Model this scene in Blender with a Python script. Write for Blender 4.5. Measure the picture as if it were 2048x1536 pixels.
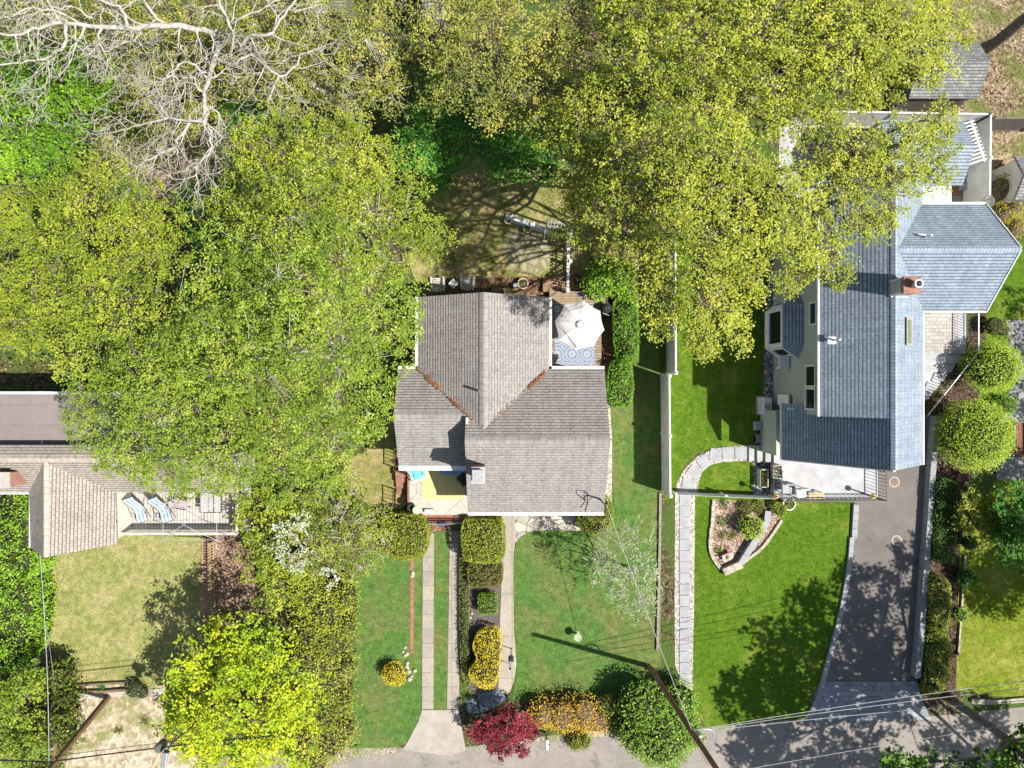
import bpy, math, random
import numpy as np
from mathutils import Vector, noise

for o in list(bpy.data.objects):
    bpy.data.objects.remove(o)
SC = bpy.context.scene
COL = SC.collection

# ------------------------------------------------------------ camera, sky, sun, exposure
HC, F = 34.125, 1365.0                 # drone height (m) and focal length in photo pixels
cam_d = bpy.data.cameras.new('camera')
cam = bpy.data.objects.new('camera', cam_d)
COL.objects.link(cam)
cam.location = (0, 0, HC)
cam.rotation_euler = (0, 0, 0)
cam_d.sensor_width = 36
cam_d.lens = 36 * F / 2048
cam_d.clip_start = 0.5
cam_d.clip_end = 3000
SC.camera = cam

SUN_DIR = Vector((0.74, -0.25, 1.0)).normalized()
w = bpy.data.worlds.new('World')
SC.world = w
w.use_nodes = True
nt = w.node_tree
sky = nt.nodes.new('ShaderNodeTexSky')
sky.sky_type = 'NISHITA'
sky.sun_disc = False
sky.sun_elevation = math.asin(SUN_DIR.z)
sky.sun_rotation = math.atan2(SUN_DIR.x, SUN_DIR.y)
sky.altitude = 50
sky.air_density = 1.0
sky.dust_density = 1.5
nt.nodes['Background'].inputs[1].default_value = 0.075
nt.links.new(sky.outputs[0], nt.nodes['Background'].inputs[0])

sl = bpy.data.lights.new('sun', 'SUN')
sl.energy = 5.0
sl.angle = math.radians(0.5)
sl.color = (1.0, 0.955, 0.88)
so = bpy.data.objects.new('sun', sl)
COL.objects.link(so)
so.location = SUN_DIR * 80
so.rotation_euler = (-SUN_DIR).to_track_quat('-Z', 'Y').to_euler()

SC.view_settings.view_transform = 'Standard'
SC.view_settings.look = 'None'
SC.view_settings.exposure = 0.66
SC.view_settings.gamma = 1.0
SC.cycles.max_bounces = 6
SC.cycles.diffuse_bounces = 3
SC.cycles.transmission_bounces = 4

rng = np.random.default_rng(11)
random.seed(11)

# ------------------------------------------------------------ helpers
def G(u, v, z=0.0):
    """photo pixel + height above ground -> metres"""
    k = (HC - z) / F
    return Vector(((u - 1024) * k, (768 - v) * k, z))

ROOT = {}

def props(o, label=None, cat=None, group=None, kind=None):
    if label: o['label'] = label
    if cat: o['category'] = cat
    if group: o['group'] = group
    if kind: o['kind'] = kind
    return o

def T(name, label, cat, loc, group=None):
    o = bpy.data.objects.new(name, None)
    COL.objects.link(o)
    o.empty_display_size = 0.3
    o.location = loc
    ROOT[o.name] = Vector(loc)
    return props(o, label, cat, group)

def copy_tree(src, loc, rotz=0.0, label=None, scale=None, parent=None):
    c = src.copy()
    COL.objects.link(c)
    if parent is None:
        c.location = loc
        c.rotation_euler = (0, 0, rotz)
        if scale: c.scale = (scale,) * 3
        if label: c['label'] = label
    else:
        c.parent = parent
    for ch in [k for k in src.children]:
        copy_tree(ch, None, parent=c)
    return c

class MB:
    def __init__(s):
        s.v = []; s.f = []; s.uv = {}
    def poly(s, pts):
        i = len(s.v)
        s.v += [tuple(p) for p in pts]
        s.f.append(tuple(range(i, i + len(pts))))
        return len(s.f) - 1
    def hull(s, bot, top):
        """solid between two matching rings (ccw seen from above)"""
        n = len(bot); i = len(s.v)
        s.v += [tuple(p) for p in bot] + [tuple(p) for p in top]
        s.f.append(tuple(i + n - 1 - k for k in range(n)))
        s.f.append(tuple(i + n + k for k in range(n)))
        for k in range(n):
            k2 = (k + 1) % n
            s.f.append((i + k, i + k2, i + n + k2, i + n + k))
        return s
    def prism(s, pts, z0, z1):
        pts = ccw([(p[0], p[1]) for p in pts])
        return s.hull([(x, y, z0) for x, y in pts], [(x, y, z1) for x, y in pts])
    def box(s, c, size, rz=0.0):
        x, y, z = c; a, b, h = size[0] / 2, size[1] / 2, size[2] / 2
        ca, sa = math.cos(rz), math.sin(rz)
        P = [(x + dx * ca - dy * sa, y + dx * sa + dy * ca) for dx, dy in ((-a, -b), (a, -b), (a, b), (-a, b))]
        return s.hull([(px, py, z - h) for px, py in P], [(px, py, z + h) for px, py in P])
    def bar(s, p0, p1, wd, h=None, up=(0, 0, 1)):
        """rectangular bar from p0 to p1 (any direction)"""
        h = h or wd
        p0 = Vector(p0); p1 = Vector(p1)
        d = (p1 - p0).normalized()
        u = Vector(up)
        if abs(d.dot(u)) > .95: u = Vector((0, 1, 0))
        a = d.cross(u).normalized() * wd / 2
        b = a.cross(d).normalized() * h / 2
        r0 = [p0 - a - b, p0 + a - b, p0 + a + b, p0 - a + b]
        r1 = [p1 - a - b, p1 + a - b, p1 + a + b, p1 - a + b]
        i = len(s.v)
        s.v += [tuple(q) for q in r0 + r1]
        for fc in ((0, 1, 2, 3), (7, 6, 5, 4), (0, 4, 5, 1), (1, 5, 6, 2), (2, 6, 7, 3), (3, 7, 4, 0)):
            s.f.append(tuple(i + k for k in fc))
        return s
    def tube(s, path, rad, n=6, cap=True):
        path = [Vector(p) for p in path]
        m = len(path)
        if not hasattr(rad, '__len__'): rad = [rad] * m
        i = len(s.v)
        for k in range(m):
            d = (path[min(k + 1, m - 1)] - path[max(k - 1, 0)])
            if d.length < 1e-6: d = Vector((0, 0, 1))
            d.normalize()
            u = Vector((0, 0, 1)) if abs(d.z) < .9 else Vector((1, 0, 0))
            a = d.cross(u).normalized(); b = d.cross(a)
            for q in range(n):
                t = 2 * math.pi * q / n
                s.v.append(tuple(path[k] + (a * math.cos(t) + b * math.sin(t)) * rad[k]))
        for k in range(m - 1):
            for q in range(n):
                q2 = (q + 1) % n
                s.f.append((i + k * n + q, i + k * n + q2, i + (k + 1) * n + q2, i + (k + 1) * n + q))
        if cap:
            s.f.append(tuple(i + q for q in reversed(range(n))))
            s.f.append(tuple(i + (m - 1) * n + q for q in range(n)))
        return s
    def lathe(s, c, prof, n=20):
        """prof: list of (r, z) bottom to top, closed at the ends"""
        x, y, z = c; i = len(s.v); m = len(prof)
        for r, h in prof:
            for q in range(n):
                t = 2 * math.pi * q / n
                s.v.append((x + r * math.cos(t), y + r * math.sin(t), z + h))
        for k in range(m - 1):
            for q in range(n):
                q2 = (q + 1) % n
                s.f.append((i + k * n + q, i + k * n + q2, i + (k + 1) * n + q2, i + (k + 1) * n + q))
        s.f.append(tuple(i + q for q in reversed(range(n))))
        s.f.append(tuple(i + (m - 1) * n + q for q in range(n)))
        return s
    def build(s, name, mat, parent=None, smooth=False, bevel=0.0):
        if parent is not None:
            off = ROOT[parent.name]
        else:
            A = np.array(s.v)
            off = Vector(((A[:, 0].min() + A[:, 0].max()) / 2, (A[:, 1].min() + A[:, 1].max()) / 2, A[:, 2].min()))
        me = bpy.data.meshes.new(name)
        me.from_pydata([(a - off.x, b - off.y, c - off.z) for a, b, c in s.v], [], s.f)
        if s.uv:
            ul = me.uv_layers.new(name='UVMap')
            for pi, p in enumerate(me.polygons):
                if pi in s.uv:
                    for li, q in zip(p.loop_indices, s.uv[pi]):
                        ul.data[li].uv = q
        me.materials.append(mat)
        if smooth:
            me.polygons.foreach_set('use_smooth', [True] * len(me.polygons))
        o = bpy.data.objects.new(name, me)
        COL.objects.link(o)
        ROOT[o.name] = off
        if parent is not None: o.parent = parent
        else: o.location = off
        if bevel:
            md = o.modifiers.new('bevel', 'BEVEL'); md.width = bevel; md.segments = 2; md.limit_method = 'ANGLE'
        return o

def ccw(p):
    a = sum(p[i][0] * p[(i + 1) % len(p)][1] - p[(i + 1) % len(p)][0] * p[i][1] for i in range(len(p)))
    return p if a > 0 else p[::-1]

def one(name, mb, mat, label, cat, group=None, **k):
    return props(mb.build(name, mat, None, **k), label, cat, group)

def smoothline(pts, n=6, closed=False):
    """Catmull-Rom through 2D/3D points"""
    P = [Vector(p) for p in pts]; out = []
    m = len(P)
    rg = range(m) if closed else range(m - 1)
    for i in rg:
        p0 = P[(i - 1) % m] if closed or i > 0 else P[i]
        p1 = P[i]; p2 = P[(i + 1) % m]
        p3 = P[(i + 2) % m] if closed or i + 2 < m else P[(i + 1) % m]
        for k in range(n):
            t = k / n
            out.append(0.5 * ((2 * p1) + (p2 - p0) * t + (2 * p0 - 5 * p1 + 4 * p2 - p3) * t * t + (3 * p1 - p0 - 3 * p2 + p3) * t ** 3))
    if not closed: out.append(P[-1])
    return out

# ------------------------------------------------------------ materials
def newmat(name):
    m = bpy.data.materials.new(name); m.use_nodes = True
    return m, m.node_tree, m.node_tree.nodes['Principled BSDF']

def nd(t, ty, **k):
    n = t.nodes.new(ty)
    for a, b in k.items(): setattr(n, a, b)
    return n

def ramp(t, fac, stops):
    r = nd(t, 'ShaderNodeValToRGB')
    e = r.color_ramp.elements
    while len(e) < len(stops): e.new(.5)
    for q, (p, c) in zip(e, stops):
        q.position = p; q.color = (*c, 1)
    t.links.new(fac, r.inputs[0])
    return r.outputs[0]

def noisef(t, vec, scale, detail=4, rough=.6, dist=0):
    n = nd(t, 'ShaderNodeTexNoise')
    n.inputs['Scale'].default_value = scale
    n.inputs['Detail'].default_value = detail
    n.inputs['Roughness'].default_value = rough
    n.inputs['Distortion'].default_value = dist
    t.links.new(vec, n.inputs['Vector'])
    return n.outputs['Fac']

def mixc(t, f, a, b, mode='MIX'):
    m = nd(t, 'ShaderNodeMix', data_type='RGBA', blend_type=mode)
    for s, x in ((0, f), (6, a), (7, b)):
        if isinstance(x, (int, float)): m.inputs[s].default_value = x
        elif isinstance(x, tuple): m.inputs[s].default_value = (*x, 1)
        else: t.links.new(x, m.inputs[s])
    return m.outputs[2]

def bump(t, b, h, strength=.5, dist=.02):
    n = nd(t, 'ShaderNodeBump')
    n.inputs['Strength'].default_value = strength
    n.inputs['Distance'].default_value = dist
    t.links.new(h, n.inputs['Height'])
    t.links.new(n.outputs[0], b.inputs['Normal'])

_mc = {}
def M(name, c1, c2=None, scale=3.0, rough=.7, metal=0.0, bmp=0.0, bscale=40.0, spec=.3, lo=.35, hi=.65):
    """mottled surface in world metres"""
    if name in _mc: return _mc[name]
    m, t, b = newmat(name)
    g = nd(t, 'ShaderNodeNewGeometry').outputs['Position']
    c2 = c2 or tuple(x * .8 for x in c1)
    f = noisef(t, g, scale, 5, .65)
    t.links.new(ramp(t, f, [(lo, c2), (hi, c1)]), b.inputs['Base Color'])
    b.inputs['Roughness'].default_value = rough
    b.inputs['Metallic'].default_value = metal
    b.inputs['Specular IOR Level'].default_value = spec
    if bmp: bump(t, b, noisef(t, g, bscale, 3, .7), bmp, .02)
    _mc[name] = m
    return m

def grass(name, light, dark, dry=None, dryamt=.5, patch=.6):
    m, t, b = newmat(name)
    g = nd(t, 'ShaderNodeNewGeometry').outputs['Position']
    f = noisef(t, g, 14, 6, .8)
    c = ramp(t, f, [(.3, dark), (.48, tuple((a + d) / 2 for a, d in zip(light, dark))), (.68, light)])
    big = noisef(t, g, patch, 5, .65, .6)
    if dry:
        c = mixc(t, ramp(t, big, [(dryamt - .12, (0, 0, 0)), (dryamt + .12, (1, 1, 1))]), c, mixc(t, f, tuple(x * .55 for x in dry), tuple(min(1, x * 1.35) for x in dry)))
    mid = noisef(t, g, 3.2, 3, .6)
    c = mixc(t, .75, c, ramp(t, mid, [(.3, (.55, .6, .55)), (.7, (1.3, 1.25, 1.2))]), 'MULTIPLY')
    fine = noisef(t, g, 45, 2, .6)
    c = mixc(t, .8, c, ramp(t, fine, [(.35, (.45, .48, .45)), (.65, (1.5, 1.45, 1.45))]), 'MULTIPLY')
    t.links.new(c, b.inputs['Base Color'])
    b.inputs['Roughness'].default_value = .9
    b.inputs['Specular IOR Level'].default_value = .1
    bump(t, b, noisef(t, g, 28, 4, .8), .9, .05)
    return m

def asphalt(name, c1, c2, crack=.35):
    m, t, b = newmat(name)
    g = nd(t, 'ShaderNodeNewGeometry').outputs['Position']
    c = ramp(t, noisef(t, g, .8, 6, .7), [(.3, c2), (.7, c1)])
    c = mixc(t, .6, c, ramp(t, noisef(t, g, 60, 2, .7), [(.3, (.7, .7, .7)), (.7, (1.3, 1.3, 1.3))]), 'MULTIPLY')
    c = mixc(t, ramp(t, noisef(t, g, .55, 3, .5, 1.2), [(.60, (0, 0, 0)), (.66, (.5, .5, .5))]), c, tuple(x * .6 for x in c2))
    off = nd(t, 'ShaderNodeTexNoise'); off.inputs['Scale'].default_value = 1.1; off.inputs['Detail'].default_value = 4
    t.links.new(g, off.inputs['Vector'])
    wv = mixc(t, .6, g, off.outputs['Color'], 'ADD')
    v = nd(t, 'ShaderNodeTexVoronoi', feature='DISTANCE_TO_EDGE'); v.inputs['Scale'].default_value = .33
    t.links.new(wv, v.inputs['Vector'])
    c = mixc(t, ramp(t, v.outputs['Distance'], [(.002, (crack,) * 3), (.008, (0, 0, 0))]), c, tuple(x * .5 for x in c2))
    t.links.new(c, b.inputs['Base Color']); b.inputs['Roughness'].default_value = .9
    b.inputs['Specular IOR Level'].default_value = .2
    bump(t, b, noisef(t, g, 70, 3, .7), .4, .02)
    return m

def litter(name, stops, scale=9, patch=None):
    """leaf litter / mulch / gravel: cells of mixed colour"""
    m, t, b = newmat(name)
    g = nd(t, 'ShaderNodeNewGeometry').outputs['Position']
    v = nd(t, 'ShaderNodeTexVoronoi')
    v.inputs['Scale'].default_value = scale
    t.links.new(g, v.inputs['Vector'])
    sp = nd(t, 'ShaderNodeSeparateColor')
    t.links.new(v.outputs['Color'], sp.inputs[0])
    c = ramp(t, sp.outputs[0], stops)
    n2 = noisef(t, g, 2.0, 4, .7)
    c = mixc(t, .7, c, ramp(t, n2, [(.3, (.5, .5, .5)), (.7, (1.35, 1.35, 1.35))]), 'MULTIPLY')
    if patch:
        c = mixc(t, ramp(t, noisef(t, g, .45, 5, .7, .5), [(.45, (0, 0, 0)), (.58, (1, 1, 1))]), c,
                 mixc(t, noisef(t, g, 16, 4, .8), tuple(x * .35 for x in patch), tuple(x * 1.7 for x in patch)))
    t.links.new(c, b.inputs['Base Color'])
    b.inputs['Roughness'].default_value = .95
    b.inputs['Specular IOR Level'].default_value = .1
    bump(t, b, v.outputs['Distance'], .8, .04)
    return m

def bricks(name, c1, c2, mortar, bw, rh, ms=.01, vec='pos', rot=0.0, off=.5, bmpst=.4, rough=.8, mott=.5, hue=None, saw=0.0):
    """brick texture; vec 'pos' = world x,y / 'uv' = metres along and up the slope / 'wall' = (x+y, z)"""
    m, t, b = newmat(name)
    if vec == 'uv':
        src = nd(t, 'ShaderNodeUVMap').outputs[0]
    else:
        src = nd(t, 'ShaderNodeNewGeometry').outputs['Position']
        if vec == 'wall':
            sx = nd(t, 'ShaderNodeSeparateXYZ'); t.links.new(src, sx.inputs[0])
            ad = nd(t, 'ShaderNodeMath', operation='ADD'); t.links.new(sx.outputs[0], ad.inputs[0]); t.links.new(sx.outputs[1], ad.inputs[1])
            cb = nd(t, 'ShaderNodeCombineXYZ'); t.links.new(ad.outputs[0], cb.inputs[0]); t.links.new(sx.outputs[2], cb.inputs[1])
            src = cb.outputs[0]
        elif rot:
            mp = nd(t, 'ShaderNodeMapping'); mp.inputs['Rotation'].default_value = (0, 0, rot)
            t.links.new(src, mp.inputs[0]); src = mp.outputs[0]
    bt = nd(t, 'ShaderNodeTexBrick')
    bt.offset = off
    bt.inputs['Color1'].default_value = (*c1, 1); bt.inputs['Color2'].default_value = (*c2, 1); bt.inputs['Mortar'].default_value = (*mortar, 1)
    bt.inputs['Scale'].default_value = 1.0
    bt.inputs['Mortar Size'].default_value = ms
    bt.inputs['Mortar Smooth'].default_value = .15
    bt.inputs['Bias'].default_value = 0
    bt.inputs['Brick Width'].default_value = bw
    bt.inputs['Row Height'].default_value = rh
    t.links.new(src, bt.inputs['Vector'])
    c = bt.outputs['Color']
    n1 = noisef(t, src, 5.5, 4, .75)
    c = mixc(t, mott, c, ramp(t, n1, [(.3, (.68, .68, .68)), (.7, (1.3, 1.3, 1.3))]), 'MULTIPLY')
    if vec == 'uv':
        mp2 = nd(t, 'ShaderNodeMapping'); mp2.inputs['Scale'].default_value = (2.2, .22, 1); t.links.new(src, mp2.inputs[0])
        c = mixc(t, .55, c, ramp(t, noisef(t, mp2.outputs[0], 1.6, 4, .7), [(.32, (.72, .73, .72)), (.62, (1.14, 1.13, 1.13))]), 'MULTIPLY')
    nb = noisef(t, src, .7, 4, .65)
    c = mixc(t, .5, c, ramp(t, nb, [(.3, (.78, .78, .78)), (.7, (1.18, 1.18, 1.18))]), 'MULTIPLY')
    if hue:
        c = mixc(t, ramp(t, noisef(t, src, 7, 2, .5), [(.48, (0, 0, 0)), (.66, (.6, .6, .6))]), c, hue)
    if saw:
        # the shingle butts overlap the course below: shadow line painted in under each course
        sx = nd(t, 'ShaderNodeSeparateXYZ'); t.links.new(src, sx.inputs[0])
        dv = nd(t, 'ShaderNodeMath', operation='DIVIDE'); t.links.new(sx.outputs[1], dv.inputs[0]); dv.inputs[1].default_value = rh
        fr = nd(t, 'ShaderNodeMath', operation='FRACT'); t.links.new(dv.outputs[0], fr.inputs[0])
        c = mixc(t, saw, c, ramp(t, fr.outputs[0], [(.0, (.12, .12, .12)), (.2, (.45, .45, .45)), (.38, (1.08, 1.08, 1.08))]), 'MULTIPLY')
        sub = nd(t, 'ShaderNodeMath', operation='SUBTRACT'); sub.inputs[0].default_value = 1; t.links.new(fr.outputs[0], sub.inputs[1])
        bump(t, b, sub.outputs[0], bmpst, .02)
    else:
        inv = nd(t, 'ShaderNodeMath', operation='SUBTRACT'); inv.inputs[0].default_value = 1; t.links.new(bt.outputs['Fac'], inv.inputs[1])
        bump(t, b, inv.outputs[0], bmpst, .01)
    t.links.new(c, b.inputs['Base Color'])
    b.inputs['Roughness'].default_value = rough
    b.inputs['Specular IOR Level'].default_value = .25
    return m

def cracked(name, c1, c2, joint, scale=1.3, jw=.03):
    """irregular flagstones"""
    m, t, b = newmat(name)
    g = nd(t, 'ShaderNodeNewGeometry').outputs['Position']
    v = nd(t, 'ShaderNodeTexVoronoi', feature='DISTANCE_TO_EDGE'); v.inputs['Scale'].default_value = scale
    v2 = nd(t, 'ShaderNodeTexVoronoi'); v2.inputs['Scale'].default_value = scale
    t.links.new(g, v.inputs['Vector']); t.links.new(g, v2.inputs['Vector'])
    sp = nd(t, 'ShaderNodeSeparateColor'); t.links.new(v2.outputs['Color'], sp.inputs[0])
    c = ramp(t, sp.outputs[0], [(.1, c2), (.9, c1)])
    c = mixc(t, .7, c, ramp(t, noisef(t, g, 6, 5, .7), [(.3, (.7, .7, .7)), (.7, (1.25, 1.25, 1.25))]), 'MULTIPLY')
    c = mixc(t, ramp(t, v.outputs['Distance'], [(jw * .6, (0, 0, 0)), (jw * 1.4, (1, 1, 1))]), joint, c)
    t.links.new(c, b.inputs['Base Color'])
    b.inputs['Roughness'].default_value = .85
    bump(t, b, ramp(t, v.outputs['Distance'], [(0, (0, 0, 0)), (jw * 1.5, (1, 1, 1))]), .5, .01)
    return m

def leafmat(name, light, dark, accent=None, trans=.22, amt=.12):
    m = bpy.data.materials.new(name); m.use_nodes = True; t = m.node_tree
    t.nodes.remove(t.nodes['Principled BSDF'])
    out = t.nodes['Material Output']
    a = nd(t, 'ShaderNodeAttribute', attribute_name='tint')
    stops = [(0.0, dark), (.55, tuple((p * 1.1 + q) / 2.1 for p, q in zip(light, dark))), (1.0 - amt, light)]
    if accent: stops.append((1.0, accent))
    c = ramp(t, a.outputs['Fac'], stops)
    d = nd(t, 'ShaderNodeBsdfDiffuse'); t.links.new(c, d.inputs[0])
    tr = nd(t, 'ShaderNodeBsdfTranslucent')
    t.links.new(mixc(t, 1.0, c, (1.15, 1.25, .7), 'MULTIPLY'), tr.inputs[0])
    mx = nd(t, 'ShaderNodeMixShader'); mx.inputs[0].default_value = trans
    t.links.new(d.outputs[0], mx.inputs[1]); t.links.new(tr.outputs[0], mx.inputs[2])
    gl = nd(t, 'ShaderNodeBsdfGlossy'); gl.inputs['Roughness'].default_value = .45
    gl.inputs[0].default_value = (.9, .95, .9, 1)
    m2 = nd(t, 'ShaderNodeMixShader'); m2.inputs[0].default_value = .018
    t.links.new(mx.outputs[0], m2.inputs[1]); t.links.new(gl.outputs[0], m2.inputs[2])
    t.links.new(m2.outputs[0], out.inputs[0])
    return m

# ------------------------------------------------------------ vegetation
def leafmesh(name, centers, tint, size, parent, mat, up=.55, aspect=.7, root=None):
    """one small bent leaf per centre; numpy arrays"""
    n = len(centers)
    nrm = rng.normal(size=(n, 3)); nrm /= np.linalg.norm(nrm, axis=1)[:, None]
    nrm = nrm * (1 - up) + np.array([0, 0, 1.0]) * up
    nrm /= np.linalg.norm(nrm, axis=1)[:, None]
    r = rng.normal(size=(n, 3))
    a = np.cross(nrm, r); a /= np.linalg.norm(a, axis=1)[:, None]
    b = np.cross(nrm, a)
    s = (size * rng.uniform(.6, 1.35, n))[:, None]
    c = centers
    V = np.empty((n, 4, 3))
    V[:, 0] = c - a * s * .5
    V[:, 1] = c + b * s * .5 * aspect + nrm * s * .12
    V[:, 2] = c + a * s * .5 - nrm * s * .1
    V[:, 3] = c - b * s * .5 * aspect + nrm * s * .12
    off = np.array(ROOT[parent.name]) if parent is not None else np.array(root)
    V = (V.reshape(-1, 3) - off).astype(np.float32)
    me = bpy.data.meshes.new(name)
    me.vertices.add(4 * n); me.vertices.foreach_set('co', V.ravel())
    me.loops.add(4 * n); me.loops.foreach_set('vertex_index', np.arange(4 * n, dtype=np.int32))
    me.polygons.add(n)
    me.polygons.foreach_set('loop_start', np.arange(0, 4 * n, 4, dtype=np.int32))
    me.polygons.foreach_set('loop_total', np.full(n, 4, dtype=np.int32))
    at = me.attributes.new('tint', 'FLOAT', 'FACE')
    at.data.foreach_set('value', np.clip(tint, 0, 1).astype(np.float32))
    me.materials.append(mat)
    me.update()
    o = bpy.data.objects.new(name, me)
    COL.objects.link(o)
    if parent is not None: o.parent = parent
    else:
        o.location = root
    ROOT[o.name] = Vector(off)
    return o

def curve(p0, p1, wob=.15, n=5, lift=0.0):
    p0 = Vector(p0); p1 = Vector(p1); L = (p1 - p0).length
    out = []
    o1 = Vector(rng.normal(size=3)) * wob * L * .5
    o2 = Vector(rng.normal(size=3)) * wob * L * .35
    for k in range(n + 1):
        t = k / n
        out.append(p0.lerp(p1, t) + o1 * math.sin(math.pi * t) + o2 * math.sin(2 * math.pi * t) + Vector((0, 0, lift * L * math.sin(math.pi * t))))
    return out

def tree(name, label, cat, lobes, base, leaf, bark, dens=7.0, per=16, csize=.22, lsize=.115, trunk=.16,
         group=None, hole=.0, twig=.3, squash=.6, layers=1.0, up=.7, twigr=.011, core=.3, tintbias=0.0, sec=3.0):
    """tapered trunk, limbs to each crown lobe, twigs, and leaf rosettes at the twig ends"""
    b = G(base[0], base[1], 0)
    root = T(name, label, cat, b, group)
    L = []
    for (u, v, r, z) in lobes:
        c = G(u, v, z); L.append((c, r * (HC - z) / F))
    clumps = []; owner = []
    for li, (c, r) in enumerate(L):
        n = int(dens * math.pi * r * r * layers) + 6
        for k in range(n):
            d = Vector(rng.normal(size=3)).normalized()
            if d.z < -.25: d.z = -d.z
            nz = noise.noise(d * 2.3 + c * .37)
            shell = (rng.uniform(.72, 1.08) if rng.random() > core else rng.uniform(.25, .75)) * (1 + .24 * nz + .20 * noise.noise(d * 6.5 + c))
            p = c + Vector((d.x * r, d.y * r, d.z * r * squash)) * shell
            if noise.noise(p * .9) + .5 * noise.noise(p * 2.3) < hole - .58: continue
            bad = False
            for lj, (c2, r2) in enumerate(L):
                if lj != li:
                    q = p - c2; q.z /= squash
                    if q.length < r2 * .5: bad = True; break
            if bad or p.z < .1: continue
            clumps.append(p); owner.append(li)
    C = np.array([tuple(p) for p in clumps]); owner = np.array(owner)
    n = len(C)
    # leaves
    cnt = rng.poisson(per, n).clip(2)
    idx = np.repeat(np.arange(n), cnt)
    cs = csize * rng.uniform(.6, 1.4, n)
    off = rng.normal(size=(len(idx), 3)) * (cs[idx] * .55)[:, None]
    off[:, 2] *= .6
    ct = rng.normal(.5 + tintbias, .13, n) + np.array([.55 * noise.noise(p * .7) + .25 * noise.noise(p * 1.9) for p in clumps])
    tint = ct[idx] + rng.normal(0, .16, len(idx))
    leafmesh('foliage', C[idx] + off, tint, lsize, root, leaf, up)
    # wood
    mb = MB()
    zc = sum(c.z for c, r in L) / len(L)
    cx = sum((c.x for c, r in L)) / len(L); cy = sum((c.y for c, r in L)) / len(L)
    fork = Vector((b.x * .7 + cx * .3, b.y * .7 + cy * .3, max(.35, zc * .42)))
    path = curve(b - Vector((0, 0, .1)), fork, .04, 4)
    mt = MB(); mt.tube(path, [trunk * 1.35, trunk * 1.05, trunk, trunk * .95, trunk * .85], 9)
    mt.build('trunk', bark, root, smooth=True)
    for li, (c, r) in enumerate(L):
        sel = np.where(owner == li)[0]
        if len(sel) == 0: continue
        low = c - Vector((0, 0, r * squash * .45))
        lp = curve(fork, low, .12, 6, .05)
        rr = [trunk * .55 * (1 - .66 * k / 6) for k in range(7)]
        mb.tube(lp, rr, 6)
        ks = max(4, int(r * sec)); tips = rng.choice(sel, min(ks, len(sel)), replace=False)
        nodes = []
        for ti in tips:
            s0 = lp[rng.integers(3, 7)]
            bp = curve(s0, Vector(C[ti]), .16, 4, .06)
            r0 = trunk * .2
            mb.tube(bp, [max(twigr * 1.1, r0 * (1 - .85 * k / 4)) for k in range(5)], 5, False)
            nodes += bp[1:]
        N = np.array([tuple(p) for p in nodes])
        for ci in sel:
            if rng.random() > twig: continue
            d = np.linalg.norm(N - C[ci], axis=1); j = d.argmin()
            if d[j] > .05 and d[j] < 3:
                mb.tube(curve(N[j], C[ci], .14, 2), [twigr * 1.5, twigr * 1.1, twigr * .6], 3, False)
    mb.build('branches', bark, root, smooth=True)
    return root

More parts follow.
